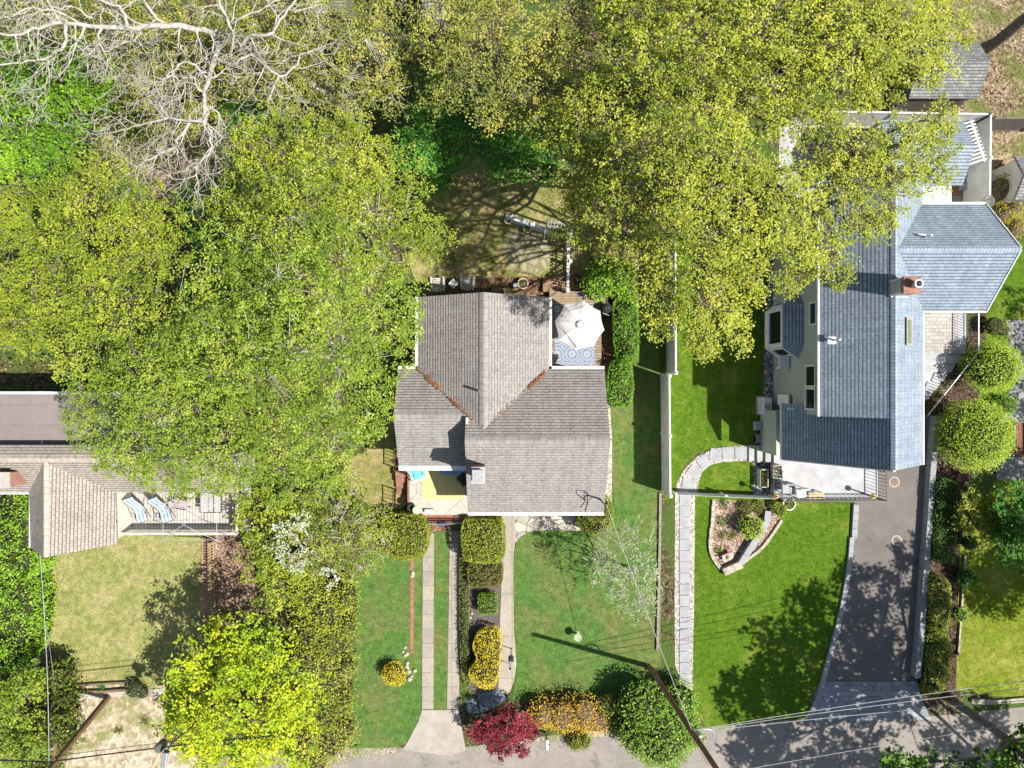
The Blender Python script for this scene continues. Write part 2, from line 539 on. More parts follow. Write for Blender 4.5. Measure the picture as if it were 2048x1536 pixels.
def shrub(name, label, cat, leaf, bark, lobes=None, rect=None, top=1.2, dens=380, lsize=.07, group=None, up=.6, lump=.12, z0=.12, tintbias=0.0, rough=.07, core_mat=None):
    """clipped or rounded shrub. lobes: (u,v,r,ztop) domes; rect: pixel outline at the top of a clipped hedge"""
    root_p = None; pts = []
    if rect:
        P = [G(u, v, top) for u, v in rect]
        P = [Vector(q) for q in smoothline([(p.x, p.y, 0) for p in P], 4, True)]
        xs = [p.x for p in P]; ys = [p.y for p in P]
        cx, cy = sum(xs) / len(xs), sum(ys) / len(ys)
        area = abs(sum(P[i].x * P[(i + 1) % len(P)].y - P[(i + 1) % len(P)].x * P[i].y for i in range(len(P)))) / 2
        per_ = sum((P[i] - P[(i + 1) % len(P)]).length for i in range(len(P)))
        PX = np.array(xs); PY = np.array(ys)
        nt_ = int(area * dens)
        acc = []
        while len(acc) < nt_:
            q = (rng.uniform(min(xs), max(xs)), rng.uniform(min(ys), max(ys)))
            if inside(q, P): acc.append(q)
        for (x, y) in acc:
            de = edge_dist(x, y, PX, PY)
            rd = .22 * top if top < 1 else .25
            z = top - (max(0, rd - de) ** 2) / (rd * 2) * 1.2
            z += lump * noise.noise(Vector((x * 1.6, y * 1.6, 1.7))) + rng.normal(0, rough)
            pts.append((x, y, z))
        for k in range(int(per_ * top * dens * .6)):
            i = rng.integers(len(P)); t = rng.random(); a = P[i]; bq = P[(i + 1) % len(P)]
            p = a.lerp(bq, t); z = rng.uniform(z0, top * .95)
            s = 1 + rng.normal(0, .015) + .05 * noise.noise(Vector((p.x * 2, p.y * 2, z * 2)))
            pts.append((cx + (p.x - cx) * s, cy + (p.y - cy) * s, z))
        base = Vector((cx, cy, 0))
        inner = [(cx + (p.x - cx) * .86, cy + (p.y - cy) * .86) for p in P]
        core = MB().prism(inner, .0, top * .82)
    else:
        core = MB()
        bs = [G(u, v, zt * .6) for (u, v, r, zt) in lobes]
        base = Vector((sum(p.x for p in bs) / len(bs), sum(p.y for p in bs) / len(bs), 0))
        for (u, v, r, zt) in lobes:
            c = G(u, v, zt * .55); R = r * (HC - zt * .55) / F
            n = int(dens * math.pi * R * R * 1.9)
            D = rng.normal(size=(n, 3)); D /= np.linalg.norm(D, axis=1)[:, None]
            D[:, 2] = np.where(D[:, 2] < -.5, -D[:, 2], D[:, 2])
            for d in D:
                dv = Vector(d)
                s = 1 + lump * noise.noise(dv * 3 + c) + lump * .7 * noise.noise(dv * 7 + c) + rng.normal(0, rough)
                q = c + Vector((d[0] * R * s, d[1] * R * s, d[2] * zt * .45 * s))
                if q.z > .03: pts.append(tuple(q))
            pr = [(R * .82 * math.cos(a), zt * .55 + zt * .38 * math.sin(a)) for a in np.linspace(-1.2, 1.45, 8)]
            core.lathe((c.x, c.y, 0), pr, 14)
    root = T(name, label, cat, base, group)
    C = np.array(pts)
    tint = rng.normal(.5 + tintbias, .22, len(C))
    for i in range(0, len(C), 1):
        pass
    leafmesh('foliage', C, tint, lsize, root, leaf, up)
    core.build('branches', core_mat or bark, root, smooth=True)  # solid core added; its dark colour stands in for shade between leaves
    return root

def inside(q, P):
    x, y = q; r = False; j = len(P) - 1
    for i in range(len(P)):
        if (P[i].y > y) != (P[j].y > y) and x < (P[j].x - P[i].x) * (y - P[i].y) / (P[j].y - P[i].y) + P[i].x: r = not r
        j = i
    return r

def edge_dist(x, y, PX, PY):
    X2 = np.roll(PX, -1); Y2 = np.roll(PY, -1)
    dx, dy = X2 - PX, Y2 - PY
    t = ((x - PX) * dx + (y - PY) * dy) / (dx * dx + dy * dy + 1e-9)
    t = t.clip(0, 1)
    return float(np.sqrt((PX + t * dx - x) ** 2 + (PY + t * dy - y) ** 2).min())

def tuft(name, label, cat, u, v, leaf, r=.3, h=.25, n=160, ls=.06, group=None):
    """small perennial: a clump of leaves on short stems"""
    b = G(u, v, 0)
    root = T(name, label, cat, b, group)
    d = rng.normal(size=(n, 3)) * np.array([r * .5, r * .5, h * .35]); d[:, 2] = np.abs(d[:, 2]) + h * .3
    C = d + np.array(b)
    leafmesh('foliage', C, rng.normal(.5, .25, n), ls, root, leaf, .3)
    mb = MB()
    for k in range(0, n, 8):
        mb.tube([b, Vector(C[k])], [.008, .004], 3, False)
    mb.build('stems', BARK, root)
    return root
# ------------------------------------------------------------ shared materials
BARK = M('bark_brown', (.16, .12, .085), (.07, .05, .035), 6, .9, bmp=.5)
BARKG = M('bark_pale_grey', (.50, .46, .40), (.26, .23, .19), 5, .85, bmp=.4)
BARKM = M('bark_grey', (.26, .22, .18), (.12, .10, .08), 5, .9, bmp=.5)
SHRUB_CORE = M('shrub_core_dark', (.045, .05, .02), (.02, .022, .01), 8, .95)
L_YG = leafmat('leaf_yellow_green', (.38, .45, .04), (.15, .21, .02), (.50, .48, .07))
L_YG2 = leafmat('leaf_fresh_green', (.33, .43, .045), (.125, .20, .02), (.45, .47, .09))
L_GOLD = leafmat('leaf_golden_olive', (.44, .48, .045), (.19, .235, .022), (.52, .48, .07))
L_OLIVE = leafmat('leaf_olive_bronze', (0.446, 0.461, 0.079), (0.170, 0.192, 0.040), (0.510, 0.383, 0.090))
L_GREEN = leafmat('leaf_bright_green', (.27, .46, .03), (.075, .19, .015), (.40, .55, .06))
L_DEEP = leafmat('leaf_deep_green', (0.112, 0.325, 0.037), (0.037, 0.125, 0.019), (0.225, 0.425, 0.050))
L_HEDGE = leafmat('leaf_hedge_olive', (0.367, 0.410, 0.038), (0.140, 0.173, 0.022), (0.497, 0.432, 0.065))
L_BALL = leafmat('leaf_ball_lime', (.42, .54, .05), (.24, .35, .035), (.54, .62, .12))
L_YEL = leafmat('leaf_yellow', (.82, .64, .02), (.40, .33, .03), (.88, .72, .05))
L_NEON = leafmat('leaf_lemon_green', (.60, .64, .02), (.17, .31, .015), (.74, .70, .03))
L_RED = leafmat('leaf_maroon', (.30, .025, .05), (.12, .012, .022), (.42, .06, .09))
L_ORG = leafmat('leaf_orange_gold', (.74, .44, .03), (.36, .24, .04), (.80, .58, .05), amt=.3)
L_WHITE = leafmat('petal_white', (.72, .72, .62), (.34, .40, .20), (.8, .79, .72), trans=.2)
L_PALE = leafmat('leaf_pale_blossom', (.48, .52, .30), (.22, .28, .12), (.62, .62, .45))
L_DKOL = leafmat('leaf_dark_olive', (0.250, 0.325, 0.050), (0.075, 0.112, 0.022), (0.425, 0.425, 0.075))
WHITE = M('white_vinyl', (.78, .78, .76), (.60, .60, .58), 1.7, .45, spec=.4)
WHITEP = M('white_paint', (.78, .77, .74), (.68, .68, .66), 4, .5)
IRON = M('black_iron', (.025, .024, .024), (.012, .012, .012), 8, .5, spec=.4)
RUST = M('rusty_iron', (.12, .05, .035), (.05, .03, .025), 8, .7)
STEEL = M('galvanised_steel', (.55, .56, .57), (.40, .41, .42), 8, .4, .6)
GLASS, _t, _b = newmat('window_glass')
_b.inputs['Base Color'].default_value = (.012, .016, .018, 1); _b.inputs['Roughness'].default_value = .05; _b.inputs['Specular IOR Level'].default_value = .8
CONC = M('concrete_pale', (.46, .43, .38), (.34, .31, .27), 2.5, .85, bmp=.25, bscale=60)
CONCW = M('concrete_white', (.44, .44, .45), (.33, .33, .345), 1.6, .75, bmp=.1)
STONE = M('edging_stone', (.50, .45, .36), (.28, .25, .20), 5, .9, bmp=.4)
SLATE = M('bluestone', (.20, .23, .27), (.13, .15, .18), 3, .8, bmp=.2)
BLOCK = M('grey_wall_block', (.36, .37, .38), (.22, .23, .24), 6, .9, bmp=.5)
BRICKW = bricks('red_brick', (.34, .13, .08), (.24, .09, .06), (.35, .32, .28), .21, .07, .008, 'wall')
BRICKF = bricks('red_brick_paving', (.36, .17, .11), (.25, .11, .08), (.22, .18, .14), .20, .10, .008, 'pos', rough=.9)
WOOD = M('weathered_wood', (.24, .17, .11), (.13, .09, .06), 7, .85, bmp=.3)
WOODO = M('orange_wood', (.36, .18, .07), (.20, .10, .05), 6, .8, bmp=.3)
SIDING = bricks('grey_green_siding', (.40, .43, .38), (.385, .415, .365), (.29, .31, .27), 400, .11, .006, 'wall', bmpst=.5, rough=.6, mott=.15)
SIDINGW = bricks('cream_siding', (.62, .59, .52), (.60, .57, .50), (.42, .40, .35), 400, .12, .006, 'wall', bmpst=.5, rough=.6, mott=.15)
SH_GREY = bricks('shingle_grey_brown_shaded', (.27, .256, .24), (.225, .212, .20), (.09, .085, .08), .28, .14, .008, 'uv', bmpst=.9, hue=(.34, .29, .27), saw=.85, mott=.5)  # slopes turned from the sun: shade painted in, darker colour and course lines
SH_GREYS = bricks('shingle_grey_sunny', (.29, .275, .26), (.245, .232, .218), (.12, .113, .107), .28, .14, .007, 'uv', bmpst=.9, hue=(.36, .31, .28), saw=.35, mott=.6)  # same shingle on sunny slopes: light painted in, paler with fainter course lines
SH_CAP = bricks('shingle_ridge_cap', (.32, .295, .275), (.26, .24, .225), (.10, .09, .085), .30, .30, .008, 'uv', off=0, mott=.4)
SH_BLUE = bricks('shingle_blue_grey', (.29, .345, .41), (.235, .285, .345), (.10, .125, .16), .30, .15, .008, 'uv', bmpst=.9, saw=.75, mott=.55)
SH_TAN = bricks('shingle_tan', (.37, .33, .285), (.31, .275, .24), (.14, .12, .10), .26, .14, .010, 'uv', bmpst=.8, saw=.6, mott=.5)
SH_SHED = bricks('shingle_worn_grey', (.27, .275, .27), (.18, .185, .185), (.05, .05, .055), .30, .14, .010, 'uv', bmpst=.8, saw=.6, mott=.6)

# ------------------------------------------------------------ ground and paving
LIT = litter('forest_floor', [(.15, (.035, .028, .015)), (.4, (.10, .07, .04)), (.6, (.07, .08, .03)), (.85, (.19, .13, .08)), (1, (.24, .19, .12))], 10, patch=(.07, .11, .025))
g = MB(); g.poly([(-700, -700, 0), (700, -700, 0), (700, 700, 0), (-700, 700, 0)])
o = props(g.build('ground', LIT), kind='structure')

def sheet(name, mat, px, z=.01, curve_n=0, kind='structure', thick=None):
    P = [G(u, v, 0) for u, v in px]
    if curve_n: P = smoothline(P, curve_n, True)
    q = ccw([(p.x, p.y) for p in P])
    mb = MB()
    if thick: mb.prism(q, z - thick, z)
    else: mb.poly([(x, y, z) for x, y in q])
    return props(mb.build(name, mat), kind=kind)

GR_LOT = grass('grass_front_lawn', (.13, .245, .055), (.055, .135, .028), dry=(.19, .21, .07), dryamt=.55, patch=.5)
GR_LOT2 = grass('grass_side_lawn', (.13, .25, .06), (.05, .14, .03), dry=(.20, .24, .08), dryamt=.68, patch=.4)
GR_NB = grass('grass_lush', (.135, .23, .018), (.045, .12, .009), dry=(.25, .29, .05), dryamt=.64, patch=.5)
GR_DRY = grass('grass_dry', (.37, .37, .14), (.18, .23, .06), dry=(.45, .40, .20), dryamt=.55, patch=.8)
GR_YARD = grass('grass_worn', (0.288, 0.317, 0.077), (0.060, 0.098, 0.022), dry=(0.456, 0.366, 0.187), dryamt=.5, patch=1.1)
GR_FRE = grass('grass_lime', (.24, .30, .025), (.11, .17, .015), dry=(.32, .32, .07), dryamt=.58, patch=.6)

sheet('back_lawn', GR_YARD, [(870, 320), (1000, 300), (1160, 330), (1230, 420), (1290, 470), (1330, 560), (1180, 600), (1080, 590), (860, 588), (820, 480)], .004, 4)
sheet('side_lawn', GR_YARD, [(690, 925), (735, 900), (745, 840), (795, 840), (805, 930), (812, 1010), (760, 1015), (700, 985)], .004, 3)
sheet('front_lawn', GR_LOT, [(1028, 1110), (1034, 1080), (1052, 1064), (1090, 1060), (1205, 1062), (1228, 1010), (1218, 830), (1232, 600), (1275, 590), (1318, 590), (1322, 1300), (1318, 1410), (1250, 1420), (1100, 1410), (1024, 1400), (1034, 1345), (1029, 1270), (1028, 1180)], .008)
sheet('left_front_lawn', GR_LOT, [(720, 1108), (745, 1096), (790, 1112), (846, 1116), (846, 1418), (838, 1440), (815, 1482), (790, 1500), (690, 1502), (703, 1420), (712, 1250)], .008)
sheet('centre_strip_lawn', GR_LOT, [(868, 1062), (902, 1062), (900, 1200), (896, 1419), (867, 1419)], .012)
sheet('left_dry_lawn', GR_DRY, [(62, 1070), (90, 1085), (260, 1070), (404, 1075), (406, 1245), (404, 1372), (140, 1368), (90, 1270), (60, 1180)], .008)
sheet('neighbour_lawn', GR_NB, [(1386, 985), (1560, 1000), (1704, 1010), (1700, 1100), (1688, 1180), (1668, 1260), (1648, 1350), (1615, 1435), (1520, 1458), (1420, 1462), (1386, 1420)], .008)
sheet('neighbour_side_lawn', GR_NB, [(1330, 470), (1540, 470), (1530, 600), (1526, 780), (1518, 893), (1440, 893), (1400, 902), (1372, 925), (1352, 965), (1346, 1000), (1330, 1000)], .008)
sheet('neighbour_inner_lawn', GR_NB, [(1392, 984), (1393, 960), (1402, 940), (1420, 926), (1450, 920), (1508, 922), (1506, 986)], .012)
sheet('right_lawn', GR_NB, [(1972, 540), (2060, 470), (2300, 470), (2300, 960), (2000, 960), (1985, 800), (1960, 820), (1955, 640)], .008)
sheet('far_right_lawn', GR_FRE, [(1920, 1090), (1990, 960), (2300, 960), (2300, 1400), (2060, 1395), (1990, 1392), (1912, 1380), (1914, 1240)], .010)
DIRT = litter('sandy_soil', [(.1, (.34, .26, .18)), (.5, (.46, .38, .28)), (.9, (.56, .48, .36))], 5, patch=(.22, .22, .09))
sheet('sandy_ground', DIRT, [(150, 1370), (330, 1370), (345, 1500), (620, 1512), (620, 1540), (100, 1700), (-100, 1700), (30, 1480)], .004, 3)
BROWN = litter('brown_leaf_litter', [(.1, (.12, .07, .05)), (.5, (.26, .17, .12)), (.9, (.40, .29, .22))], 13)
sheet('leafy_ground', BROWN, [(430, 1072), (500, 1072), (520, 1240), (430, 1260)], .006)
sheet('leafy_ground', BROWN, [(60, 1060), (75, 1180), (95, 1270), (140, 1380), (60, 1380), (30, 1200)], .0045, 3)
LEAFY = litter('dry_leaf_ground', [(.1, (.10, .07, .045)), (.4, (.22, .16, .10)), (.8, (.36, .27, .18)), (1, (.45, .36, .26))], 9, patch=(.13, .15, .04))
sheet('leafy_ground', LEAFY, [(1800, -400), (2500, -400), (2500, 460), (1985, 460), (1980, 240), (1750, 235)], .004)
sheet('leafy_ground', LEAFY, [(200, 280), (330, 240), (440, 280), (450, 380), (420, 440), (300, 400)], .004, 4)
RED = litter('red_leaf_mulch', [(.1, (.06, .035, .025)), (.5, (.20, .11, .07)), (.9, (.40, .24, .16))], 22, patch=(.12, .13, .05))
sheet('leaf_bed', RED, [(858, 552), (930, 560), (1000, 555), (1090, 555), (1100, 600), (850, 600)], .010, 3)
sheet('leaf_bed', RED, [(1195, 600), (1240, 560), (1262, 590), (1232, 740), (1210, 760), (1190, 740)], .012, 3)
sheet('leaf_bed', RED, [(850, 1048), (925, 1048), (922, 1075), (866, 1075), (862, 1110), (850, 1110)], .006)
MULCH = litter('dark_mulch', [(.1, (.03, .02, .015)), (.5, (.075, .05, .035)), (.9, (.16, .11, .08))], 18)
MULCHP = litter('pinkish_mulch', [(.1, (.14, .08, .06)), (.45, (.30, .20, .15)), (.8, (.44, .33, .27)), (1, (.55, .46, .38))], 16)
sheet('planting_bed', M('stone_mulch', (.16, .13, .11), (.07, .055, .05), 9, .9, bmp=.6), [(938, 1165), (1001, 1165), (1000, 1300), (1004, 1380), (960, 1400), (936, 1370)], .012)
sheet('planting_bed', MULCH, [(1860, 828), (1935, 720), (1960, 700), (1960, 900), (1925, 1000), (1918, 1400), (1845, 1405), (1858, 1150), (1868, 960)], .006)
sheet('planting_bed', MULCHP, [(1424, 998), (1452, 1000), (1542, 1004), (1548, 1020), (1560, 1038), (1535, 1080), (1500, 1112), (1468, 1130), (1442, 1140), (1425, 1120), (1418, 1085), (1420, 1045)], .016)
sheet('planting_bed', MULCH, [(1955, 625), (1972, 625), (1970, 720), (1940, 720), (1938, 640)], .01)
GRAV_D = litter('blue_white_gravel', [(.1, (.05, .05, .07)), (.4, (.16, .15, .18)), (.75, (.42, .42, .47)), (1, (.7, .7, .75))], 17)
GRAV_W = litter('white_gravel', [(.05, (.22, .17, .12)), (.3, (.38, .33, .27)), (.7, (.54, .50, .45)), (1, (.7, .68, .64))], 18)
sheet('gravel_bed', GRAV_D, [(1540, 540), (1550, 540), (1548, 892), (1520, 892), (1526, 780), (1534, 600)], .014)
sheet('gravel_bed', GRAV_D, [(1508, 922), (1538, 905), (1538, 990), (1506, 990)], .014)
# neighbour's walk: white gravel with slabs
arc = [(1535, 890), (1470, 891), (1430, 897), (1396, 912), (1368, 938), (1354, 965), (1350, 990)]
arc2 = [(1396, 988), (1397, 965), (1404, 944), (1420, 930), (1446, 924), (1480, 922), (1535, 923)]
sheet('gravel_path', GRAV_W, arc + arc2, .018)
sheet('gravel_path', GRAV_W, [(1350, 988), (1390, 988), (1388, 1200), (1384, 1425), (1350, 1330), (1349, 1200)], .018)
SLAB = M('grey_slab', (.36, .365, .38), (.28, .285, .30), 2.2, .8, bmp=.15)
n_ = 0
for (u, v, a, w_, h_) in ([(1507 - 25.5 * i, 906 + (0 if i < 3 else (i - 2) * 3.5), -(0 if i < 3 else (i - 2)) * .22, 23.5, 24) for i in range(4)] +
                     [(1408, 923, .60, 24, 25), (1388, 944, .95, 24, 25), (1376, 969, 1.35, 25, 25)] +
                     [(1369, 999 + 22.4 * i, 0, 20.5, 20.5) for i in range(19)]):
    c = G(u, v, 0)
    a += rng.normal(0, .012)
    mb = MB().box((c.x, c.y, .03), (w_ / 40, h_ / 40, .05), a)
    one('paving_slab', mb, SLAB, 'square pale grey slab set in the white gravel walk beside the lush lawn', 'paving slab', 'slabs along the white gravel walk')
# own driveway
SLABC = bricks('driveway_concrete', (.37, .325, .27), (.30, .265, .225), (.10, .10, .06), .75, .72, .010, 'pos', off=0, bmpst=.3, mott=.5)
sheet('driveway', SLABC, [(846, 1068), (868, 1066), (867, 1418), (844, 1418)], .03, thick=.05)
sheet('driveway', SLABC, [(900, 1062), (920, 1062), (918, 1418), (894, 1418), (898, 1200)], .03, thick=.05)
APR = M('apron_concrete', (.40, .36, .31), (.31, .28, .24), 1.6, .85, bmp=.2)
sheet('driveway_apron', APR, [(844, 1419.5), (918, 1419.5), (926, 1470), (932, 1500), (900, 1510), (805, 1500), (816, 1482), (838, 1440)], .034, thick=.05)
sheet('walkway', bricks('walk_concrete', (.37, .33, .27), (.33, .29, .245), (.14, .12, .08), 3.0, 2.1, .012, 'pos', off=0, bmpst=.2), [(1003, 1030), (1030, 1030), (1032, 1072), (1027, 1110), (1027, 1180), (1028, 1260), (1033, 1330), (1028, 1362), (1018, 1388), (996, 1384), (998, 1350), (1000, 1250), (1003, 1160)], .024, thick=.04)
sheet('flagstone_walk', cracked('flagstones', (.52, .46, .38), (.33, .32, .29), (.14, .12, .07), 2.2, .035), [(1030, 1028), (1215, 1028), (1200, 1062), (1090, 1060), (1058, 1063), (1040, 1074), (1031, 1086)], .02)
sheet('flagstone_walk', cracked('side_flagstones', (.50, .46, .38), (.38, .35, .30), (.20, .16, .10), 3, .05), [(1206, 740), (1216, 742), (1224, 880), (1224, 1000), (1212, 1026), (1195, 1026), (1200, 900)], .022)
sheet('stone_patio', cracked('worn_flagstones', (.36, .31, .22), (.26, .23, .15), (.19, .18, .08), 2.3, .11), [(1010, 470), (1040, 462), (1080, 470), (1102, 480), (1100, 520), (1085, 545), (1040, 545), (1012, 520)], .009, 4)
sheet('brick_edging', BRICKF, [(821, 1110), (828, 1110), (827, 1305), (820, 1308)], .03, thick=.05)
sheet('slate_step', SLATE, [(955, 1388), (992, 1378), (1015, 1394), (1000, 1410), (962, 1425)], .05, thick=.06)
sheet('slate_step', SLATE, [(930, 1400), (950, 1395), (958, 1425), (935, 1425)], .04, thick=.05)
# road, neighbour's drive
ASPH = asphalt('road_asphalt', (.32, .285, .255), (.22, .195, .175))
ASPD = asphalt('driveway_asphalt', (0.198, 0.178, 0.166), (0.138, 0.124, 0.116), .12)
sheet('road', ASPH, [(-900, 1640), (200, 1548), (480, 1534), (640, 1524), (780, 1508), (812, 1497), (935, 1496), (1080, 1484), (1240, 1472), (1420, 1462), (1612, 1440), (1860, 1432), (2060, 1412), (2900, 1330), (2900, 2000), (-900, 2100)], .02)
sheet('gravel_shoulder', litter('shoulder_gravel', [(.1, (.2, .16, .12)), (.5, (.38, .33, .26)), (1, (.52, .47, .40))], 16, patch=(.2, .22, .08)), [(500, 1500), (812, 1494), (930, 1494), (1240, 1452), (1400, 1456), (1612, 1436), (1612, 1446), (1240, 1480), (900, 1506), (640, 1532), (480, 1540)], .015)
sheet('asphalt_driveway', ASPD, [(1706, 1008), (1750, 930), (1845, 830), (1877, 830), (1870, 950), (1862, 1050), (1852, 1200), (1842, 1300), (1833, 1361), (1640, 1361), (1652, 1330), (1672, 1260), (1690, 1180), (1703, 1100)], .022, thick=.03)
sheet('driveway_apron', bricks('blue_grey_pavers', (.34, .35, .37), (.22, .23, .25), (.10, .10, .10), .42, .26, .008, 'pos', mott=.5), [(1638, 1362.5), (1833, 1362.5), (1842, 1395), (1862, 1438), (1608, 1446)], .026, thick=.03)
sheet('stone_patio', cracked('grey_patio', (.28, .28, .27), (.20, .20, .20), (.12, .11, .09), 1.6, .03), [(2012, 640), (2100, 640), (2100, 960), (1992, 960), (2000, 820), (2030, 760)], .014)
sheet('pool_patio', CONCW, [(1560, 235), (1700, 235), (1700, 400), (1640, 450), (1560, 520), (1555, 400)], .016)
sheet('stone_patio', bricks('grey_patio_pavers', (.30, .29, .28), (.22, .21, .21), (.1, .1, .1), .4, .25, .01, 'pos'), [(1700, 235), (1980, 235), (1980, 405), (1700, 405)], .012)

def kerb(name, label, cat, pts, mat, wd, h, step, group=None, gap=.012, jit=.0):
    """row of stones/blocks along a line; one kerb object"""
    P = smoothline([G(u, v, 0) for u, v in pts], 10)
    d = [0]
    for a, b in zip(P, P[1:]): d.append(d[-1] + (b - a).length)
    def at(s):
        for i in range(len(P) - 1):
            if d[i + 1] >= s: return P[i].lerp(P[i + 1], (s - d[i]) / max(1e-6, d[i + 1] - d[i]))
        return P[-1]
    mb = MB(); s = 0
    while s < d[-1] - .02:
        e = min(s + step * (1 + rng.normal(0, .25) * (jit > 0)), d[-1]); e = max(e, s + .06)
        a, b = at(s), at(min(e - gap, d[-1]))
        mb.bar(a + Vector((0, 0, h / 2)), b + Vector((0, 0, h / 2)), wd * (1 + rng.normal(0, jit)), h * (1 + rng.normal(0, jit * .5)))
        s = e
    return one(name, mb, mat, label, cat, group)

kerb('garden_edging', 'pale stone edging curving round the teardrop flower bed', 'edging', [(1426, 1000), (1424, 1040), (1419, 1085), (1424, 1112), (1440, 1136)], STONE, .16, .14, .3, jit=.12)
kerb('garden_edging', 'thin pale edging stones on the outer side of the teardrop bed', 'edging', [(1562, 1040), (1545, 1066), (1525, 1093), (1500, 1114), (1478, 1128)], STONE, .13, .12, .28, jit=.12)
kerb('garden_wall', 'flat slate topped wall running diagonally through the teardrop flower bed', 'wall', [(1532, 1020), (1528, 1045), (1512, 1070), (1496, 1095), (1478, 1124)], SLAB, .30, .34, .5)
kerb('garden_wall', 'short pale stone wall closing the tip of the teardrop flower bed', 'wall', [(1480, 1126), (1462, 1134), (1444, 1142)], STONE, .36, .30, .45)
kerb('driveway_kerb', 'pale block kerb curving between lush lawn and asphalt driveway', 'kerb', [(1710, 1008), (1708, 1040), (1706, 1075)], SLAB, .26, .16, .4)
kerb('driveway_kerb', 'long blue grey kerb of blocks curving down to the paved apron', 'kerb', [(1702, 1074), (1698, 1120), (1688, 1185), (1673, 1255), (1655, 1320), (1643, 1365), (1632, 1400), (1616, 1432)], SLAB, .22, .14, .4)
kerb('retaining_wall', 'long grey block retaining wall on the right of the asphalt driveway', 'wall', [(1865, 832), (1860, 890), (1855, 949), (1851, 1021), (1846, 1086), (1839, 1184), (1832, 1283), (1825, 1349)], BLOCK, .27, .45, .42)
kerb('timber_edging', 'thin grey timber edging at the right border of the front lawn', 'edging', [(1320, 985), (1318, 1140), (1314, 1300)], M('grey_timber', (.30, .27, .22), (.2, .18, .15), 6, .9), .12, .12, 2.4)
kerb('timber_edging', 'narrow timber edging between dark shrub bed and lime green lawn', 'edging', [(1928, 1110), (1922, 1200), (1914, 1310)], STONE, .08, .12, 1.2)
kerb('stone_border', 'ragged row of pale stones bordering the road by the lime green lawn', 'edging', [(1940, 1400), (1990, 1402), (2060, 1396)], STONE, .2, .15, .3, jit=.25)
kerb('timber_edging', 'upper timber step crossing the leafy bank below the dry lawn', 'edging', [(148, 1369), (210, 1365), (280, 1362)], WOOD, .10, .16, 2.0)
kerb('timber_edging', 'second timber step with pale top below the dry lawn', 'edging', [(155, 1381), (215, 1380), (265, 1376)], WOOD, .12, .2, 1.5)
sheet('concrete_landing', CONC, [(218, 1378), (250, 1376), (250, 1392), (218, 1393)], .05, thick=.06)
sheet('concrete_landing', CONC, [(302, 1378), (325, 1376), (325, 1388), (302, 1390)], .05, thick=.06)
sheet('concrete_landing', CONC, [(157, 1383), (212, 1382), (212, 1396), (160, 1398)], .04, thick=.05)
# ------------------------------------------------------------ buildings
def plane(parent, name, pts, mat, thick=.13, uoff=0.0):
    """sloping roof slab; uv = metres along the course and up the slope"""
    pts = [Vector(p) for p in pts]
    n = Vector((0, 0, 0))
    for i in range(len(pts)):
        n += (pts[i] - pts[0]).cross(pts[(i + 1) % len(pts)] - pts[0])
    if n.z < 0: pts = pts[::-1]; n = -n
    n.normalize()
    h = Vector((0, 0, 1)).cross(n)
    h = h.normalized() if h.length > .02 else Vector((1, 0, 0))
    s = n.cross(h)
    mb = MB()
    mb.hull([p - Vector((0, 0, thick)) for p in pts], pts)
    m = len(pts)
    uvt = [(p.dot(h) + uoff, p.dot(s)) for p in pts]
    mb.uv[1] = uvt; mb.uv[0] = uvt[::-1]
    for k in range(m): mb.uv[2 + k] = [(0, 0), (.3, 0), (.3, .1), (0, .1)]
    return mb.build(name, mat, parent)

def cap(parent, a, b, dn1, dn2, mat, wd=.16):
    """ridge cap: two strips of wider shingles folded over the ridge"""
    a = Vector(a); b = Vector(b)
    e = Vector((0, 0, .022))
    for dn in (dn1, dn2):
        dn = Vector(dn).normalized() * wd
        plane(parent, 'ridge_cap', [a + e, b + e, b + dn + e, a + dn + e], mat, .02)

def gutter(parent, a, b, out, mat=None, wd=.12):
    a = Vector(a); b = Vector(b); o_ = Vector(out).normalized() * (wd / 2 + .01)
    mb = MB().bar(a + o_ - Vector((0, 0, .06)), b + o_ - Vector((0, 0, .06)), wd, .11)
    return mb.build('gutter', mat or WHITE, parent)

def gable(mb, x0, x1, y0, y1, axis, ze, zr, rp=.5, z0=0):
    """house shaped solid; rp = ridge position across the span"""
    if axis == 'x':
        ym = y0 + (y1 - y0) * rp
        A = [(x0, y0, z0), (x0, y1, z0), (x0, y1, ze), (x0, ym, zr), (x0, y0, ze)]
        B = [(x1, q[1], q[2]) for q in A]
    else:
        xm = x0 + (x1 - x0) * rp
        A = [(x0, y0, z0), (x1, y0, z0), (x1, y0, ze), (xm, y0, zr), (x0, y0, ze)]
        A = A[::-1]
        B = [(q[0], y1, q[2]) for q in A]
    i = len(mb.v); n = 5
    mb.v += A + B
    mb.f.append(tuple(i + k for k in range(n)))
    mb.f.append(tuple(i + n + k for k in reversed(range(n))))
    for k in range(n):
        k2 = (k + 1) % n
        mb.f.append((i + k2, i + k, i + n + k, i + n + k2))
    return mb

